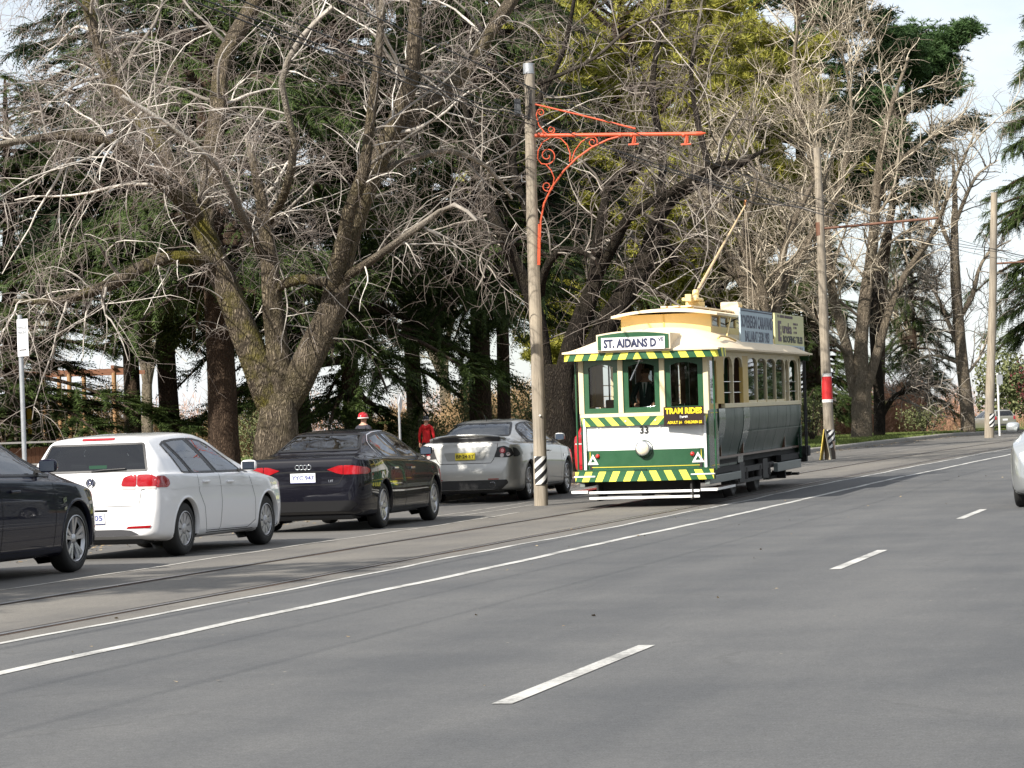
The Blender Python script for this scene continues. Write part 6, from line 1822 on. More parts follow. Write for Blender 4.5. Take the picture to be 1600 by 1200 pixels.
# --- the great elm behind the white and black cars
Y = 46.0
base = at(432, 800, Y); base.z = gz(base)
limbs = [
    (L3(Y, (430, 815), (432, 740), (432, 690), (436, 640), (438, 615)), [.44, .385, .36, .31, .24]),
    (L3(Y, (430, 655), (418, 618), (397, 560), (368, 485), (340, 415), (312, 345), (275, 270, .4), (225, 195, .8), (178, 130, 1.2), (140, 20, 1.6), (120, -120, 2)), [.18, .245, .24, .225, .21, .19, .15, .13, .115, .095, .06]),
    (L3(Y, (438, 655), (437, 590), (430, 520), (424, 450), (418, 380), (410, 320), (402, 280), (385, 210)), [.20, .195, .18, .165, .13, .10, .08, .045]),
    (L3(Y, (440, 650), (464, 598), (492, 540), (520, 480), (532, 420), (552, 350), (580, 280), (605, 220), (640, 130), (648, 40), (650, -100)), [.18, .245, .24, .225, .20, .18, .17, .16, .135, .115, .08]),
    (L3(Y, (516, 470), (532, 400, -.3), (545, 330, -.5), (568, 270, -.7), (580, 180, -.8), (592, 80, -1), (600, -40, -1.2)), [.13, .12, .11, .10, .08, .065, .05]),
    (L3(Y, (318, 350), (270, 300, -.5), (225, 262, -.9), (180, 225, -1.2), (100, 212, -1.5), (20, 222, -1.8), (-80, 240, -2)), [.13, .12, .105, .09, .07, .055, .03]),
    (L3(Y, (342, 420), (300, 402, -.4), (240, 408, -.8), (190, 436, -1.2), (150, 452, -1.4), (90, 470, -1.6), (20, 470, -1.9)), [.12, .11, .105, .10, .095, .06, .03]),
    (L3(Y, (318, 355), (330, 260, .6), (342, 160, 1), (350, 90, 1.2), (400, 0, 1.6), (440, -90, 1.8)), [.17, .16, .15, .145, .14, .10]),
    (L3(Y, (604, 222), (660, 172, .5), (712, 130, .8), (752, 70, 1.1), (800, 0, 1.5), (850, -90, 1.8)), [.14, .13, .125, .12, .11, .08]),
    (L3(Y, (432, 450), (470, 436, -.4), (510, 440, -.5)), [.09, .085, .08]),
    (L3(Y, (418, 350), (445, 300, -1), (460, 220, -1.4), (440, 130, -1.8), (470, 60, -2.2), (520, 10, -2.5)), [.075, .07, .06, .05, .04, .03]),
    (L3(Y, (410, 400), (380, 340, -1), (352, 280, -1.5), (330, 250, -2), (270, 200, -2.4), (190, 150, -2.8)), [.07, .06, .055, .05, .045, .03]),
    (L3(Y, (530, 440), (590, 400, -.8), (660, 350, -1.4), (710, 320, -1.6), (745, 345, -1.8)), [.08, .065, .05, .04, .02]),
    (L3(Y, (585, 270), (640, 250, .6), (700, 235, 1.2), (760, 260, 1.8), (800, 310, 2.4)), [.07, .06, .05, .04, .02]),
]
bare_tree('elm_tree', base, limbs, 'huge bare elm with mossy forked trunk rising behind the white and black cars', M_elm, 5, mossy=(1, 6, 9), lv=[
    dict(n=95, length=2.4, K=10, r_ratio=.34, rmin=.014, rcap=.038, spread=.70, up=.08, droop=.10, wig=.24, tmin=.42, tip=.28, sides=6),
    dict(n=720, length=1.3, K=8, r_ratio=.6, rmin=.0065, rcap=.016, spread=.66, up=.05, droop=.22, wig=.28, tmin=.15, tip=.3, sides=5),
    dict(n=3300, length=.70, K=6, r_ratio=.6, rmin=.0040, rcap=.0085, spread=.64, up=.0, droop=.22, wig=.27, tmin=.15, tip=.38, sides=3),
    dict(n=9500, length=.36, K=3, r_ratio=.55, rmin=.0024, rcap=.0040, spread=.7, up=.05, droop=.12, wig=.36, tmin=.1, tip=.5, sides=3),
])
# --- the dark elm behind the tram
Y = 65.0
base = at(874, 745, Y); base.z = gz(base)
limbs = [
    (L3(Y, (872, 760), (873, 700), (872, 650), (873, 600), (874, 570)), [.50, .44, .42, .42, .38]),
    (L3(Y, (858, 640), (850, 570), (838, 490), (815, 430), (782, 360), (755, 300, .5), (742, 240, .8), (720, 140, 1.2)), [.20, .19, .18, .165, .14, .12, .09, .05]),
    (L3(Y, (878, 620), (893, 540), (915, 480), (932, 430), (935, 370), (945, 320), (953, 285), (985, 255), (1010, 215)), [.25, .24, .22, .17, .13, .11, .09, .07, .05]),
    (L3(Y, (885, 640), (920, 560), (955, 495), (990, 440), (1015, 395), (1028, 340), (1060, 300), (1110, 275), (1145, 262), (1175, 245), (1200, 232)), [.30, .29, .27, .25, .22, .19, .17, .15, .11, .06, .03]),
    (L3(Y, (934, 430), (965, 370, -.4), (985, 335, -.6), (1030, 310, -.8), (1075, 285, -1), (1120, 258, -1.2), (1170, 250, -1.4)), [.13, .12, .11, .10, .09, .07, .03]),
    (L3(Y, (845, 460), (850, 425, -.5), (870, 395, -.7), (900, 390, -.8), (930, 405, -.9)), [.10, .095, .09, .08, .03]),
    (L3(Y, (1010, 400), (1040, 380, .4), (1055, 415, .3)), [.13, .12, .08]),
    (L3(Y, (985, 445), (1035, 460, -.5), (1090, 500, -.7)), [.05, .04, .02]),
    (L3(Y, (845, 130, .5), (880, 115, .3), (930, 90, 0), (990, 40, -.4), (1050, 20, -.6)), [.05, .045, .04, .035, .02]),
    (L3(Y, (840, 370, 1), (800, 250, 1.4), (840, 160, 1.6), (880, 80, 1.8), (900, -20, 2)), [.10, .09, .08, .06, .04]),
    (L3(Y, (1030, 335), (1035, 240, 1), (1020, 150, 1.4), (1030, 60, 1.8), (1060, -40, 2)), [.10, .09, .08, .06, .04]),
    (L3(Y, (1110, 275), (1090, 190, .8), (1080, 110, 1.2), (1095, 20, 1.6)), [.08, .07, .055, .03]),
]
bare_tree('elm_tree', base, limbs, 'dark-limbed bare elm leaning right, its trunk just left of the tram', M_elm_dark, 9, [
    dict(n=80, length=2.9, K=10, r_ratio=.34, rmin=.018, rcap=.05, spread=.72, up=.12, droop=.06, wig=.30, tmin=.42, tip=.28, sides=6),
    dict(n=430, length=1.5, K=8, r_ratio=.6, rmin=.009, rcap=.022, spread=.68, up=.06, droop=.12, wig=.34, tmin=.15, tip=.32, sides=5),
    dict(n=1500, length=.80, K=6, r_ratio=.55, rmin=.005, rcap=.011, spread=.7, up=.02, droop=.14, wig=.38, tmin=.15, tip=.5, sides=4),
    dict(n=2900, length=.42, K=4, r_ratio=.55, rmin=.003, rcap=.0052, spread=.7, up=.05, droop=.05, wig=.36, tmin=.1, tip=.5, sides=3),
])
# --- the pale elm by the far verge
Y = 98.0
base = at(1348, 692, Y); base.z = gz(base)
limbs = [
    (L3(Y, (1345, 700), (1346, 670), (1345, 640), (1346, 610), (1347, 592)), [.42, .36, .34, .34, .32]),
    (L3(Y, (1335, 620), (1322, 540), (1300, 450), (1290, 360), (1275, 280), (1255, 200), (1240, 110), (1250, 20)), [.20, .18, .16, .14, .12, .10, .08, .04]),
    (L3(Y, (1345, 610), (1345, 540), (1352, 470), (1362, 400), (1368, 320), (1375, 250), (1392, 170), (1420, 90)), [.26, .24, .22, .20, .17, .13, .09, .04]),
    (L3(Y, (1352, 615), (1372, 545), (1395, 470), (1420, 420), (1455, 370), (1480, 310, -.5), (1505, 250, -.8), (1520, 215, -1)), [.18, .16, .13, .11, .09, .07, .05, .03]),
    (L3(Y, (1365, 330), (1400, 260, .5), (1440, 225, .8), (1480, 200, 1), (1510, 180, 1.2)), [.11, .09, .07, .05, .03]),
    (L3(Y, (1300, 450), (1260, 400, -.6), (1220, 340, -1), (1190, 270, -1.2), (1160, 190, -1.4)), [.10, .09, .08, .06, .03]),
    (L3(Y, (1290, 360), (1320, 260, .8), (1330, 160, 1.2), (1310, 60, 1.5)), [.09, .08, .06, .03]),
    (L3(Y, (1330, 560), (1290, 520, -.8), (1250, 470, -1.2), (1200, 440, -1.6)), [.08, .07, .05, .03]),
]
_lvp = [
    dict(n=90, length=2.5, K=8, r_ratio=.36, rmin=.028, rcap=.06, spread=.62, up=.28, droop=.0, wig=.28, tmin=.2, tip=.45, sides=5),
    dict(n=480, length=1.5, K=7, r_ratio=.6, rmin=.016, rcap=.030, spread=.6, up=.22, droop=.0, wig=.32, tmin=.15, tip=.5, sides=4),
    dict(n=2300, length=.85, K=5, r_ratio=.6, rmin=.009, rcap=.015, spread=.6, up=.15, droop=.04, wig=.32, tmin=.15, tip=.5, sides=3),
    dict(n=4300, length=.5, K=4, r_ratio=.55, rmin=.0045, rcap=.007, spread=.62, up=.1, droop=.04, wig=.32, tmin=.1, tip=.5, sides=3),
]
bare_tree('elm_tree', base, limbs, 'pale bare elm with thick ridged trunk on the far grass verge', M_elm_pale, 21, _lvp)
Y = 100.0
base = at(1374, 692, Y); base.z = gz(base)
bare_tree('elm_tree', base, [
    (L3(Y, (1373, 698), (1374, 660), (1373, 620), (1370, 570), (1366, 500), (1372, 420), (1390, 330)), [.24, .21, .20, .19, .17, .12, .05]),
    (L3(Y, (1376, 655), (1388, 632), (1402, 616), (1430, 609), (1462, 598), (1490, 592)), [.10, .09, .085, .07, .05, .02]),
    (L3(Y, (1402, 616), (1420, 600), (1440, 585)), [.05, .04, .02]),
    (L3(Y, (1368, 520), (1395, 470), (1430, 440), (1470, 430)), [.08, .06, .05, .02]),
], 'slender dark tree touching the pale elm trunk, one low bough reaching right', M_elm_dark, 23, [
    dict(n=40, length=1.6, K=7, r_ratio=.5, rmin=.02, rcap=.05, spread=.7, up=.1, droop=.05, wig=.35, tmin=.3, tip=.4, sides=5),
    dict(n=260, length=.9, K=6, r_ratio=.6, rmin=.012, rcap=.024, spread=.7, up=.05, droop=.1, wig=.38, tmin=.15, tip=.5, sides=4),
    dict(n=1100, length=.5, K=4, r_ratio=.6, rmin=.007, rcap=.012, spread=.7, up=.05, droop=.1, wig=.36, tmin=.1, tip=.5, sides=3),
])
# --- tall slim tree near the crest
Y = 104.0
base = at(1512, 686, Y); base.z = gz(base)
bare_tree('bare_tree', base, [
    (L3(Y, (1513, 690), (1510, 640), (1505, 580), (1499, 510), (1493, 440), (1491, 370), (1492, 300), (1488, 240)), [.30, .25, .23, .21, .19, .15, .09, .04]),
    (L3(Y, (1502, 555), (1480, 500), (1460, 455), (1440, 430)), [.10, .08, .06, .03]),
    (L3(Y, (1498, 500), (1520, 460), (1528, 425), (1545, 395), (1580, 375)), [.10, .09, .07, .05, .02]),
    (L3(Y, (1493, 400), (1470, 350), (1462, 300), (1455, 255)), [.09, .08, .06, .03]),
    (L3(Y, (1492, 350), (1512, 300), (1530, 270), (1560, 250)), [.08, .07, .05, .02]),
    (L3(Y, (1503, 570), (1480, 560), (1450, 555), (1420, 570)), [.08, .06, .04, .02]),
    (L3(Y, (1505, 590), (1530, 560), (1545, 520), (1550, 480)), [.06, .05, .04, .02]),
], 'tall slim bare tree with smooth tan trunk left of the farthest pole', M_elm_pale, 31, [
    dict(n=46, length=1.8, K=7, r_ratio=.5, rmin=.02, rcap=.05, spread=.65, up=.2, droop=.0, wig=.36, tmin=.3, tip=.4, sides=5),
    dict(n=220, length=1.1, K=6, r_ratio=.6, rmin=.012, rcap=.026, spread=.65, up=.15, droop=.02, wig=.38, tmin=.2, tip=.5, sides=4),
    dict(n=700, length=.6, K=4, r_ratio=.6, rmin=.008, rcap=.013, spread=.65, up=.1, droop=.02, wig=.36, tmin=.1, tip=.5, sides=3),
], twig_mat=M_elm_dark)
# --- bare trees whose trunks the tram hides, and some on the left
def generic_bare(Y, u, vtop, label, material, seed, k=1.0, name='bare_tree', dense=1.0, lean=0, fork=600):
    rng = random.Random(seed)
    b = at(u, 700, Y); b.z = gz(b); vb = 690
    limbs = [(L3(Y, (u, vb + 25), (u + lean * .1, vb - 30), (u + lean * .3, fork)), [.34 * k, .30 * k, .27 * k])]
    H = fork - vtop
    for i in range(6):
        du = rng.uniform(-1, 1) * H * .62 + lean; dy = rng.uniform(-2.5, 2.5)
        limbs.append((L3(Y, (u + lean * .3, fork + 15), (u + lean * .3 + du * .18, fork - H * .25, dy * .3), (u + lean * .3 + du * .45 + rng.uniform(-20, 20), fork - H * .5, dy * .6), (u + lean * .3 + du * .75 + rng.uniform(-25, 25), fork - H * .75, dy * .8), (u + lean * .3 + du, vtop + rng.uniform(-10, 60), dy)), [.19 * k, .16 * k, .12 * k, .08 * k, .03 * k]))
    lv = [dict(q) for q in _lvp]
    for q in lv: q['n'] = int(q['n'] * dense)
    return bare_tree(name, b, limbs, label, material, seed, lv)
gbA = generic_bare(82, 1200, 190, 'twiggy bare tree standing behind the tram roof adverts', M_elm_pale, 41, .8, dense=.42, fork=540)
gbB = generic_bare(118, 230, 380, 'distant bare tree seen between the conifer trunks at left', M_elm_pale, 51, .8, dense=.5, fork=600)
def bare_copy(src, u, Y, rz, k, label):
    r_ = src.copy(); COL.objects.link(r_); b_ = at(u, 700, Y); b_.z = gz(b_); r_.location = b_; r_.rotation_euler = (0, 0, rz); r_.scale = (k, k, k); r_['label'] = label
    for ch in src.children:
        c_ = ch.copy(); COL.objects.link(c_); c_.parent = r_
bare_copy(gbA, 1100, 128, 2.0, 1.25, 'bare tree in the distance behind the trolley pole')
bare_copy(gbB, 1440, 150, 1.0, 1.0, 'low bare tree in the distance beyond the pale elm')
bare_copy(gbB, 700, 124, 2.1, 1.0, 'distant bare tree seen over the silver sedan')
bare_copy(gbB, 60, 120, 4.0, 1.0, 'distant bare tree behind the timber pergola')
bare_copy(gbB, 1000, 116, 5.2, 1.1, 'distant bare tree behind the tram driver cab')
bare_copy(gbB, 400, 126, 3.0, 1.1, 'distant bare tree glimpsed behind the great elm trunk')

# ------------------------------------------------------------------ conifers
def leaf_mat(name, c1, c2, trans=.25):
    M = bpy.data.materials.new(name); M.use_nodes = True; nt = M.node_tree; L = nt.links.new; b = nt.nodes['Principled BSDF']
    t = node(nt, 'ShaderNodeTexCoord'); n1 = node(nt, 'ShaderNodeTexNoise', Scale=.9, Detail=5.0, Roughness=.7); L(t.outputs['Object'], n1.inputs[0])
    gi = node(nt, 'ShaderNodeNewGeometry')
    mx_ = node(nt, 'ShaderNodeMath', operation='MULTIPLY_ADD'); L(gi.outputs['Random Per Island'], mx_.inputs[0]); mx_.inputs[1].default_value = .45; L(n1.outputs[0], mx_.inputs[2])
    r = ramp(nt, mx_.outputs[0], [(.40, c1), (1.0, c2)])
    L(r.outputs[0], b.inputs['Base Color']); b.inputs['Roughness'].default_value = .6; b.inputs['Specular IOR Level'].default_value = .25
    tr = node(nt, 'ShaderNodeBsdfTranslucent'); L(r.outputs[0], tr.inputs[0])
    ms = node(nt, 'ShaderNodeMixShader'); ms.inputs[0].default_value = trans
    o = nt.nodes['Material Output']; L(b.outputs[0], ms.inputs[1]); L(tr.outputs[0], ms.inputs[2]); L(ms.outputs[0], o.inputs[0])
    return M
M_cedar = leaf_mat('cedar_needles', (.018, .034, .011), (.088, .128, .034))
M_cedar_d = leaf_mat('dark_conifer_needles', (.010, .021, .009), (.046, .074, .026))
M_gold = leaf_mat('golden_conifer_needles', (.13, .145, .022), (.43, .40, .075))
M_pine = leaf_mat('pine_needles', (.022, .052, .018), (.095, .165, .055))

def frond_template(rng, n=11, length=.55, needle=.16, width=.033, droop=.5):
    """a drooping spray: thin blades along both sides of a bending stem (triangles)"""
    V = []; t = np.linspace(0, 1, n)
    for k in range(n):
        s = t[k]; p = np.array([s * length, 0, -droop * length * s * s])
        for sd in (-1, 1):
            a = rng.uniform(.5, 1.1); L = needle * (1 - .45 * s) * rng.uniform(.7, 1.25)
            d = np.array([math.cos(a), sd * math.sin(a), -.35 - rng.uniform(0, .6)]); d /= np.linalg.norm(d)
            w = np.cross(d, [0, 0, 1.0]); w /= np.linalg.norm(w) + 1e-6; w = w * width * .5 + np.array([0, 0, rng.uniform(-.3, .3)]) * width
            V += [p - w, p + w, p + d * L]
    return np.array(V)
def burst_template(rng, n=15, r=.26, width=.024, flat=.75):
    """a tuft: thin blades from one point, fuller above"""
    V = []
    for k in range(n):
        d = rng.normal(size=3); d[2] = abs(d[2]) * .9 - .25; d /= np.linalg.norm(d); d[2] *= flat
        w = np.cross(d, rng.normal(size=3)); w /= np.linalg.norm(w) + 1e-6; w *= width
        s = d * r * .15; e = d * r * rng.uniform(.75, 1.2)
        V += [s - w, s + w, e]
    return np.array(V)

def scatter(rng, templates, pos, heading, scale, tilt=0.3):
    """place templates (V (m,3)) at pos with heading (horizontal unit vectors) -> vertices, triangles"""
    out = []
    which = rng.integers(len(templates), size=len(pos))
    for k, Tm in enumerate(templates):
        ii = np.where(which == k)[0]
        if len(ii) == 0: continue
        h = heading[ii]; z = np.zeros_like(h); z[:, 2] = 1
        x = h + z * rng.normal(0, tilt, (len(ii), 1)); x /= np.linalg.norm(x, axis=1, keepdims=True)
        y = np.cross(z, x) + z * rng.normal(0, tilt, (len(ii), 1)); y /= np.linalg.norm(y, axis=1, keepdims=True)
        zz = np.cross(x, y)
        s = scale[ii][:, None, None]
        V = pos[ii][:, None, :] + s * (Tm[None, :, 0:1] * x[:, None, :] + Tm[None, :, 1:2] * y[:, None, :] + Tm[None, :, 2:3] * zz[:, None, :])
        out.append(V.reshape(-1, 3))
    V = np.concatenate(out); F = np.arange(len(V)).reshape(-1, 3)
    return V, F

def conifer(name, base, H, label, seed, mat_leaf, r_trunk, crown0, spread, n_br, fronds, kind='cedar', rise=-.05, droop=.25, lean=(0, 0), group='conifers in the park', fsize=1.0, whorl=None, shape=1.0):
    rng = np.random.default_rng(seed)
    root = empty(name, base, label=label, cat='tree', group=group)
    K = 16; ts = np.linspace(0, 1, K); P = np.stack([lean[0] * ts ** 1.5 + .08 * np.sin(ts * 9 + seed), lean[1] * ts ** 1.5 + .08 * np.cos(ts * 7 + seed), ts * H - .2], 1)
    Rr = r_trunk * (1 - ts) ** .8 + .03; Rr[0] *= 1.25
    V, F, T_ = tubes(P[None], Rr[None], 16)
    link_mesh('trunk', np_mesh('trunk', V, F, M_conbark, True, ('thick', np.maximum(T_, .08))), root)
    zb = crown0 + (H * .99 - crown0) * rng.random(n_br) ** 1.05
    zb = np.sort(zb); u = (zb - crown0) / (H - crown0)
    ang = rng.random(n_br) * 2 * np.pi
    if shape >= 0: prof = (1 - u) ** (.75 * shape) * (.45 + .55 * np.minimum(1, u * 7))
    else: prof = np.sin(np.pi * np.clip(u * .92 + .10, 0, 1)) ** .7
    Lb = spread * (prof + .04) * rng.uniform(.6, 1.12, n_br)
    KB = 9; tb = np.linspace(0, 1, KB)
    hx = np.stack([np.cos(ang), np.sin(ang), np.zeros(n_br)], 1)
    st = np.stack([np.interp(zb, P[:, 2], P[:, 0]), np.interp(zb, P[:, 2], P[:, 1]), zb], 1)
    rz_ = rise + rng.normal(0, .12, n_br) + .35 * u
    BP = st[:, None, :] + hx[:, None, :] * (Lb[:, None] * tb[None])[..., None]
    BP[..., 2] += Lb[:, None] * (rz_[:, None] * tb[None] - droop * tb[None] ** 2)
    side = np.stack([-hx[:, 1], hx[:, 0], np.zeros(n_br)], 1)
    BP += side[:, None, :] * (Lb[:, None] * (rng.normal(0, .12, n_br)[:, None] * tb[None] ** 2))[..., None]
    BR = np.clip(.028 * Lb + .012, .015, .11)[:, None] * np.linspace(1, .25, KB)[None]
    V, F, T_ = tubes(BP, BR, 5)
    # side twigs
    nt_ = int(n_br * 6)
    bi = rng.choice(n_br, nt_, p=Lb / Lb.sum()); tt = .15 + .85 * rng.random(nt_) ** .8
    k0 = np.clip((tt * (KB - 1)).astype(int), 0, KB - 2); fr_ = (tt * (KB - 1) - k0)[:, None]
    ps = BP[bi, k0] * (1 - fr_) + BP[bi, k0 + 1] * fr_
    sg = np.where(rng.random(nt_) < .5, -1, 1)[:, None]
    hd = hx[bi] * rng.uniform(.3, .9, (nt_, 1)) + side[bi] * sg * rng.uniform(.3, 1, (nt_, 1)); hd /= np.linalg.norm(hd, axis=1, keepdims=True)
    Lt = (.22 * Lb[bi] + .25) * rng.uniform(.5, 1.2, nt_) * (1.1 - .5 * tt)
    KT = 4; t4 = np.linspace(0, 1, KT)
    TP = ps[:, None, :] + hd[:, None, :] * (Lt[:, None] * t4[None])[..., None]; TP[..., 2] -= Lt[:, None] * (droop * 1.3 * t4[None] ** 2)
    V2, F2, T2 = tubes(TP, np.repeat(np.linspace(.012, .005, KT)[None], nt_, 0), 3)
    link_mesh('boughs', np_mesh('boughs', np.concatenate([V, V2]), np.concatenate([F, F2 + len(V)]), M_conbark, True, ('thick', np.concatenate([T_, T2]))), root)
    # foliage along twigs and bough ends
    n1 = int(fronds * .72); ti = rng.integers(nt_, size=n1); q = rng.random(n1) ** .7
    k1 = np.clip((q * (KT - 1)).astype(int), 0, KT - 2); f1_ = (q * (KT - 1) - k1)[:, None]
    pos = TP[ti, k1] * (1 - f1_) + TP[ti, k1 + 1] * f1_; hdg = hd[ti]
    n2 = fronds - n1; bj = rng.choice(n_br, n2, p=Lb / Lb.sum()); q2 = .35 + .65 * rng.random(n2)
    k2 = np.clip((q2 * (KB - 1)).astype(int), 0, KB - 2); f2_ = (q2 * (KB - 1) - k2)[:, None]
    pos2 = BP[bj, k2] * (1 - f2_) + BP[bj, k2 + 1] * f2_; hd2 = hx[bj] + side[bj] * rng.normal(0, .7, (n2, 1)); hd2 /= np.linalg.norm(hd2, axis=1, keepdims=True)
    pos = np.concatenate([pos, pos2]); hdg = np.concatenate([hdg, hd2])
    if kind == 'cedar': tm_ = [frond_template(rng, droop=rng.uniform(.3, .75)) for _ in range(5)]
    elif kind == 'pine': tm_ = [burst_template(rng) for _ in range(5)]; pos = pos + rng.normal(0, 1, pos.shape) * np.array([.34, .34, .20])
    else: tm_ = [burst_template(rng, 12, .30, .026, 1.1) for _ in range(5)]; pos = pos + rng.normal(0, .12, pos.shape)
    V, F = scatter(rng, tm_, pos, hdg, fsize * rng.uniform(.7, 1.35, len(pos)))
    link_mesh('crown', np_mesh('crown', V, F, mat_leaf), root)
    return root
def cb(u, Y):
    p = at(u, 700, Y); p.z = gz(p); return p
def con_copy(src, base, rz, k, kz, label):
    r_ = src.copy(); COL.objects.link(r_); r_.location = base; r_.rotation_euler = (0, 0, rz); r_.scale = (k, k, kz); r_['label'] = label
    for ch in src.children:
        c_ = ch.copy(); COL.objects.link(c_); c_.parent = r_
    return r_
cedA = conifer('cedar_tree', cb(345, 68), 19, 'dark cedar with the widest trunk, left of the great elm', 101, M_cedar, .37, 4.6, 5.6, 120, 9000, droop=.35)
cedB = conifer('cedar_tree', cb(268, 74), 20, 'cedar with a sunlit brown trunk above the white hatchback roof', 103, M_cedar_d, .26, 5.2, 6.0, 120, 9000, droop=.32)
cedC = conifer('cedar_tree', cb(553, 75), 18, 'cedar with low green sprays above the black sedan roof', 109, M_cedar, .24, 1.9, 5.0, 130, 10500, droop=.42)
con_copy(cedB, cb(205, 80), 2.0, .92, .92, 'cedar with a slim dark trunk left of the sunlit one')
con_copy(cedC, cb(25, 72), 1.1, 1.15, .60, 'spreading dark cedar overhanging the parking sign at far left')
con_copy(cedA, cb(757, 78), 2.5, .85, .95, 'cedar with a straight trunk just left of the striped pole')
con_copy(cedB, cb(792, 84), 4.1, .78, 1.0, 'thinner conifer trunk immediately left of the striped pole')
con_copy(cedA, cb(465, 84), 4.6, 1.1, 1.15, 'tall cedar filling the gap behind the great elm')
con_copy(cedB, cb(648, 90), .9, 1.0, 1.1, 'tall dark cedar in the rear row above the silver sedan')
cyA = conifer('cypress_tree', cb(985, 112), 19.5, 'golden green conifer glowing behind the dark elm', 121, M_gold, .35, 3.6, 6.0, 210, 25000, 'gold', rise=.35, droop=.10, shape=-1, fsize=1.05)
con_copy(cyA, cb(1125, 122), 2.2, .95, 1.02, 'second golden green conifer above the tram roof')
con_copy(cyA, cb(900, 126), 4.0, .8, .95, 'third golden green conifer behind the orange bracket')
piA = conifer('pine_tree', cb(1270, 128), 25, 'tall dark green pine rising above the bare trees', 125, M_pine, .38, 10.0, 5.2, 60, 14000, 'pine', rise=.25, droop=.05, shape=-1, fsize=1.1)
piB = conifer('pine_tree', cb(1372, 134), 20, 'broad pine with rounded clumps against the white sky', 127, M_pine, .28, 11.0, 4.4, 38, 12500, 'pine', rise=.20, droop=.02, lean=(2.6, 0), shape=-1, fsize=1.1)
con_copy(piA, cb(860, 140), 2.6, 1.0, 1.0, 'far pine behind the top of the striped pole')
con_copy(cedA, cb(1655, 110), .4, .66, .92, 'dark cedar leaning in from the right picture edge')
con_copy(cedC, cb(1435, 142), 3.3, .55, .70, 'low dark conifer behind the pale elm branches')
con_copy(cedC, cb(1285, 114), 5.0, .6, .55, 'dark conifer low behind the red-banded pole')

# ------------------------------------------------------------------ shrubs and thicket behind the park
def shrub_mat(name, c1, c2):
    M = bpy.data.materials.new(name); M.use_nodes = True; nt = M.node_tree; L = nt.links.new; b = nt.nodes['Principled BSDF']
    t = node(nt, 'ShaderNodeTexCoord'); n1 = node(nt, 'ShaderNodeTexNoise', Scale=.35, Detail=6.0, Roughness=.7); L(t.outputs['Object'], n1.inputs[0])
    gi = node(nt, 'ShaderNodeNewGeometry'); mx_ = node(nt, 'ShaderNodeMath', operation='MULTIPLY_ADD'); L(gi.outputs['Random Per Island'], mx_.inputs[0]); mx_.inputs[1].default_value = .4; L(n1.outputs[0], mx_.inputs[2])
    r = ramp(nt, mx_.outputs[0], [(.42, c1), (.98, c2)]); L(r.outputs[0], b.inputs['Base Color']); b.inputs['Roughness'].default_value = .85; b.inputs['Specular IOR Level'].default_value = .15
    return M
M_thick = shrub_mat('winter_thicket_twigs', (.24, .115, .075), (.50, .30, .20))
M_thick2 = shrub_mat('tan_thicket_twigs', (.20, .13, .07), (.44, .31, .17))
M_shg = shrub_mat('grey_green_shrub_leaves', (.06, .075, .030), (.20, .21, .10))
M_maroon = shrub_mat('maroon_leaves', (.045, .012, .014), (.13, .035, .035))
def thicket(name, pts, label, material, seed, n, h, depth, kind='stuff', cat='thicket', width=.028):
    """mass of upright fine twigs along a line of (u, Y) points"""
    rng = np.random.default_rng(seed)
    Q = np.array([[*at(u, 690, Y)[:2]] for u, Y in pts]); seg = rng.integers(len(Q) - 1, size=n); t = rng.random((n, 1))
    xy = Q[seg] * (1 - t) + Q[seg + 1] * t; xy[:, 1] += rng.random(n) * depth
    s = xy[:, 0] * ES.x + xy[:, 1] * ES.y
    hh = h * (.35 + .65 * rng.random(n) ** .6) * (.8 + .25 * np.sin(xy[:, 0] * .9 + seed) + .15 * np.sin(xy[:, 0] * 2.7))
    z0 = zg(s) + .05
    zf = rng.random(n) ** .8
    p = np.stack([xy[:, 0], xy[:, 1], z0 + hh * zf], 1)
    d = rng.normal(size=(n, 3)) * .75; d[:, 2] = np.abs(d[:, 2]) + .35; d /= np.linalg.norm(d, axis=1, keepdims=True)
    L = rng.uniform(.35, .95, n)[:, None]; w = np.cross(d, rng.normal(size=(n, 3))); w /= np.linalg.norm(w, axis=1, keepdims=True); w *= width * .5
    e = p + d * L; e2 = e + np.array([0, 0, .1])
    o = np.array([Q[:, 0].mean(), Q[:, 1].mean(), float(zg(s.mean()))])
    V = np.stack([p - w, p + w, e], 1).reshape(-1, 3) - o; F = np.arange(3 * n).reshape(-1, 3)
    ob = link_mesh(name, np_mesh(name, V, F, material)); ob.location = o
    tag(ob, label, cat, None, kind); return ob
thicket('far_thicket', [(-120, 150), (300, 150), (700, 155), (1050, 158), (1350, 165), (1440, 205), (1520, 225), (1720, 235)], 'mass of pinkish brown leafless shrubs closing the park behind', M_thick, 201, 60000, 3.6, 9)
thicket('middle_thicket', [(540, 98), (640, 100), (740, 104), (830, 108)], 'tan leafless shrubs behind the person in red', M_thick2, 203, 18000, 2.4, 4)
thicket('verge_thicket', [(1290, 118), (1360, 120), (1450, 124)], 'russet leafless shrubs behind the grass verge', M_thick, 205, 14000, 2.4, 5)
thicket('left_thicket', [(-60, 120), (150, 122), (400, 124)], 'tan leafless shrubs seen under the cedars', M_thick2, 207, 24000, 3.4, 5)
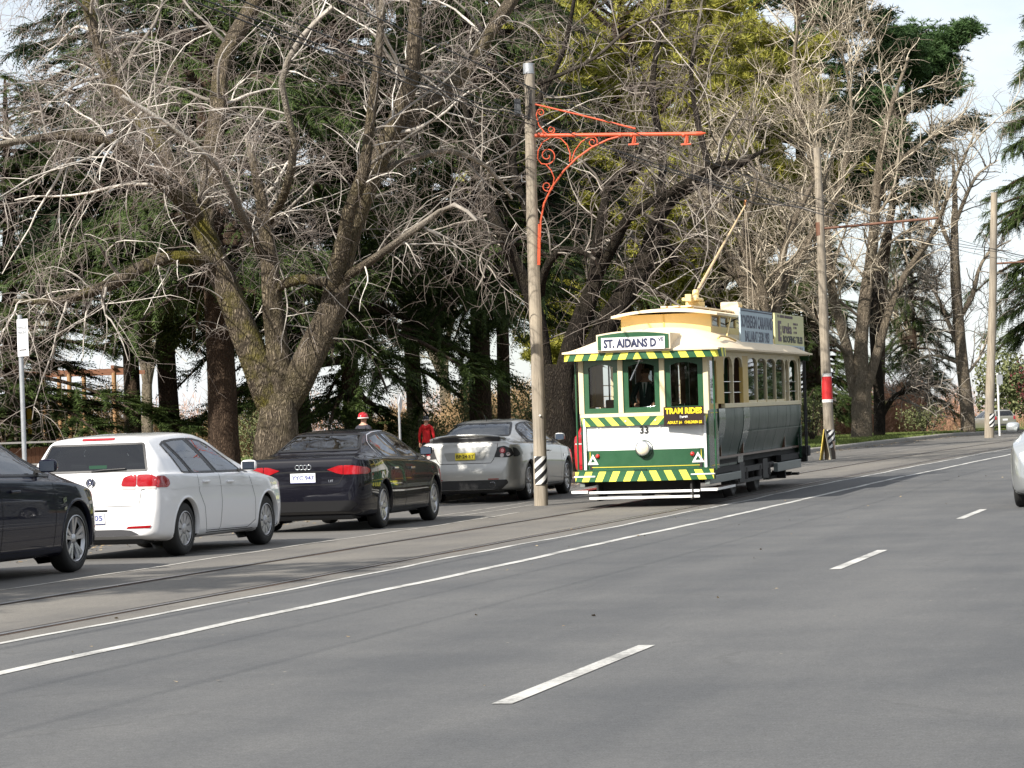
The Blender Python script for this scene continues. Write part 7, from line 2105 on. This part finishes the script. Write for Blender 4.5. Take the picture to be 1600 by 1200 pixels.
def shrub(u, Y, h, w, label, material, seed, n=1500, leaf=.10, group='shrubs in the park'):
    rng = np.random.default_rng(seed); b = at(u, 700, Y); b.z = gz(b)
    root = empty('shrub', b, label=label, cat='shrub', group=group)
    st = []
    for k in range(9):
        a = rng.uniform(0, 6.28); r_ = rng.uniform(.2, .8) * w * .5
        st.append(np.array([[0, 0, -.1], [r_ * .3 * math.cos(a), r_ * .3 * math.sin(a), h * .3], [r_ * math.cos(a), r_ * math.sin(a), h * .85]]))
    V, F, T_ = tubes(np.array(st), np.repeat([[.03, .02, .008]], 9, 0), 5); link_mesh('stems', np_mesh('stems', V, F, M_conbark, True, ('thick', T_)), root)
    c = rand_dirs(rng, n) * (rng.random((n, 1)) ** .45); k = 1 + .25 * np.sin(c[:, :1] * 5 + seed) + .2 * np.sin(c[:, 1:2] * 7)
    p = c * np.array([w / 2, w / 2, h * .48]) * k; p[:, 2] = np.abs(p[:, 2] + h * .52)
    d = rand_dirs(rng, n) * leaf * rng.uniform(.6, 1.4, (n, 1)); q = np.cross(d, rand_dirs(rng, n)); q /= np.linalg.norm(q, axis=1, keepdims=True); q *= leaf * .28
    V = np.stack([p - d * .5, p + q, p + d * .5, p - q], 1).reshape(-1, 3); F = np.arange(4 * n).reshape(-1, 4)
    link_mesh('crown', np_mesh('crown', V, F, material), root)
shrub(735, 92, 3.0, 2.2, 'rounded green shrub left of the straight cedar trunk', M_shg, 301, 2600)
shrub(655, 88, 1.7, 2.6, 'grey-green shrub behind the person in red', M_shg, 303, 2600)
shrub(830, 96, 2.4, 2.0, 'green shrub half hidden by the striped pole', M_shg, 305, 1800)
shrub(1445, 108, 1.2, 1.7, 'low olive shrub on the verge right of the pale elm', M_shg, 307, 1500)
shrub(1622, 100, 3.2, 1.6, 'maroon-leaved shrub at the right picture edge', M_maroon, 309, 1500, .12)
shrub(1580, 215, 6.5, 6.0, 'far green tree crown beyond the estate car', M_shg, 311, 4000, .35)
shrub(1270, 96, 1.9, 2.0, 'dark shrub low behind the tram rear', M_shg, 313, 1500)
shrub(95, 96, 2.2, 3.0, 'olive shrub under the far left cedar', M_shg, 315, 2000)
shrub(400, 100, 2.0, 2.6, 'olive shrub glimpsed right of the widest cedar trunk', M_shg, 317, 2000)

# grass on the far verge
def grass(name, s0, s1, n0, n1, n, label, seed, h=.07):
    rng = np.random.default_rng(seed); s = rng.uniform(s0, s1, n); nn = rng.uniform(n0, n1, n) + crv(s)
    x = s * ES.x + nn * EN.x; y = s * ES.y + nn * EN.y; p = np.stack([x, y, zg(s) + .115], 1)
    d = rng.normal(0, .35, (n, 3)); d[:, 2] = 1; d *= h * rng.uniform(.6, 1.5, (n, 1)); w = np.zeros((n, 3)); a = rng.random(n) * 6.28; w[:, 0] = np.cos(a) * .012; w[:, 1] = np.sin(a) * .012
    o = p.mean(0); V = np.stack([p - w, p + w, p + d], 1).reshape(-1, 3) - o
    ob = link_mesh(name, np_mesh(name, V, np.arange(3 * n).reshape(-1, 3), shrub_mat('grass_blades', (.070, .098, .026), (.155, .19, .06)))); ob.location = o
    tag(ob, label, 'grass', None, 'stuff')
grass('verge_grass', 70, 125, -20.5, -14.55, 60000, 'short green grass on the verge right of the tram', 401)

# --- trees on the camera's side of the road (they show as reflections and cast the branch shadows on the track)
def street_copy(src, loc, rz, sc, label):
    r_ = src.copy(); COL.objects.link(r_); r_.location = loc; r_.rotation_euler = (0, 0, rz); r_.scale = (sc, sc, sc); r_['label'] = label
    for ch in src.children:
        c_ = ch.copy(); COL.objects.link(c_); c_.parent = r_
    return r_

def kids_of(nm): return [o for o in COL.objects if o.name.startswith(nm) and o.parent is None]
_ced = kids_of('cedar_tree'); _elm = kids_of('elm_tree')
behind = [(-46, 11), (-30, 13), (-14, 12), (4, 12.5), (22, 13), (38, 12), (54, 13), (70, 15), (88, 17), (-62, 2), (-66, -12), (-58, -22), (-38, -30), (-70, 10), (-4, -24), (-3, -31), (-14, -27), (-16, -36), (-26, -24), (-30, -38), (103, 17), (116, 21), (130, 19), (146, 22), (162, 18), (95, 26), (122, 30), (150, -20), (163, -22), (176, -21), (189, -23), (202, -22), (216, -24), (230, -25), (246, -26)]
_ord = 'first second third fourth fifth sixth seventh eighth ninth tenth eleventh twelfth thirteenth fourteenth fifteenth sixteenth seventeenth eighteenth nineteenth twentieth twenty-first twenty-second twenty-third twenty-fourth twenty-fifth twenty-sixth twenty-seventh twenty-eighth twenty-ninth thirtieth thirty-first thirty-second thirty-third thirty-fourth thirty-fifth thirty-sixth thirty-seventh'.split()
for i, (s_, n_) in enumerate(behind):
    q = RP(s_, n_, .1)
    street_copy(_ced[i % 6], q, 1.3 * i, (.70 if (n_ < -20 and s_ > -35) else .88) + .05 * (i % 4), ('%s cedar of the rows outside the picture, %s of the camera' % (_ord[i], 'right' if n_ > 0 else 'left')))
q = RP(13.0, -16.8, .1)
street_copy(_elm[0], q, 2.2, .8, 'bare elm left of the view whose branch shadows streak the tram lane')
street_copy(cedB, RP(13.5, -15.6, .1), 2.0, .62, 'small cedar left of the view that shades the tram lane')
q = RP(20.0, -21.0, .1)
street_copy(_elm[1], q, .6, .75, 'second bare elm left of the view behind the black sedan')

def hedge(name, sn_pts, h, n, label, seed, leaf=.22):
    """hedge added outside the picture to darken reflections"""
    rng = np.random.default_rng(seed); P = np.array([RP(s_, n_)[:] for s_, n_ in sn_pts]); seg = rng.integers(len(P) - 1, size=n); tq = rng.random((n, 1))
    p = P[seg] * (1 - tq) + P[seg + 1] * tq; p[:, :2] += rng.uniform(-.7, .7, (n, 2)); p[:, 2] += h * rng.random(n)
    d = rand_dirs(rng, n) * leaf; q = np.cross(d, rand_dirs(rng, n)); q /= np.linalg.norm(q, axis=1, keepdims=True); q *= leaf * .45
    o = P.mean(0); V = np.stack([p - d, p + q, p + d, p - q], 1).reshape(-1, 3) - o
    ob = link_mesh(name, np_mesh(name, V, np.arange(4 * n).reshape(-1, 4), M_cedar_d)); ob.location = o; tag(ob, label, 'hedge', None, 'stuff')  # added out of view so paint and glass reflect dark, not low sky
hedge('added_near_hedge', [(-70, -26), (-40, -26), (-18, -26), (-2, -27)], 4.5, 9000, 'added unseen hedge left of and behind the camera, darkening reflections', 501)
hedge('added_roadside_hedge', [(-60, 9.5), (0, 10), (60, 10), (110, 11)], 3.5, 14000, 'added unseen hedge along the right side of the road, darkening reflections', 503)
hedge('added_bend_hedge', [(140, -18), (170, -19), (200, -20), (260, -22)], 5.0, 9000, 'added unseen hedge round the far bend, darkening reflections', 505)

# dry leaves blown over the asphalt and along the kerb
def litter(name, n, srange, nfun, label, seed, size=.05):
    rng = np.random.default_rng(seed); s = rng.uniform(*srange, n); nn = nfun(rng, n) + crv(s)
    p = np.stack([s * ES.x + nn * EN.x, s * ES.y + nn * EN.y, zg(s) + .008], 1)
    a = rng.random(n) * 6.28; L = size * rng.uniform(.5, 1.3, n); d = np.stack([np.cos(a) * L, np.sin(a) * L, rng.uniform(-.004, .012, n)], 1); w = np.stack([-np.sin(a) * L * .35, np.cos(a) * L * .35, rng.uniform(0, .012, n)], 1)
    o = p.mean(0); V = np.stack([p - d * .5, p + w, p + d * .5, p - w + np.array([0, 0, .006])], 1).reshape(-1, 3) - o
    ob = link_mesh(name, np_mesh(name, V, np.arange(4 * n).reshape(-1, 4), shrub_mat('dry_leaf', (.16, .11, .06), (.46, .38, .25)))); ob.location = o; tag(ob, label, 'leaves', None, 'stuff')
litter('fallen_leaves', 80, (13, 60), lambda g, n: g.uniform(-8.6, -3.0, n), 'a few pale dry leaves scattered over the asphalt', 601, .034)
litter('gutter_leaves', 1500, (28, 110), lambda g, n: -14.3 + np.abs(g.normal(0, .35, n)), 'dry leaves gathered along the kerb', 603, .06)
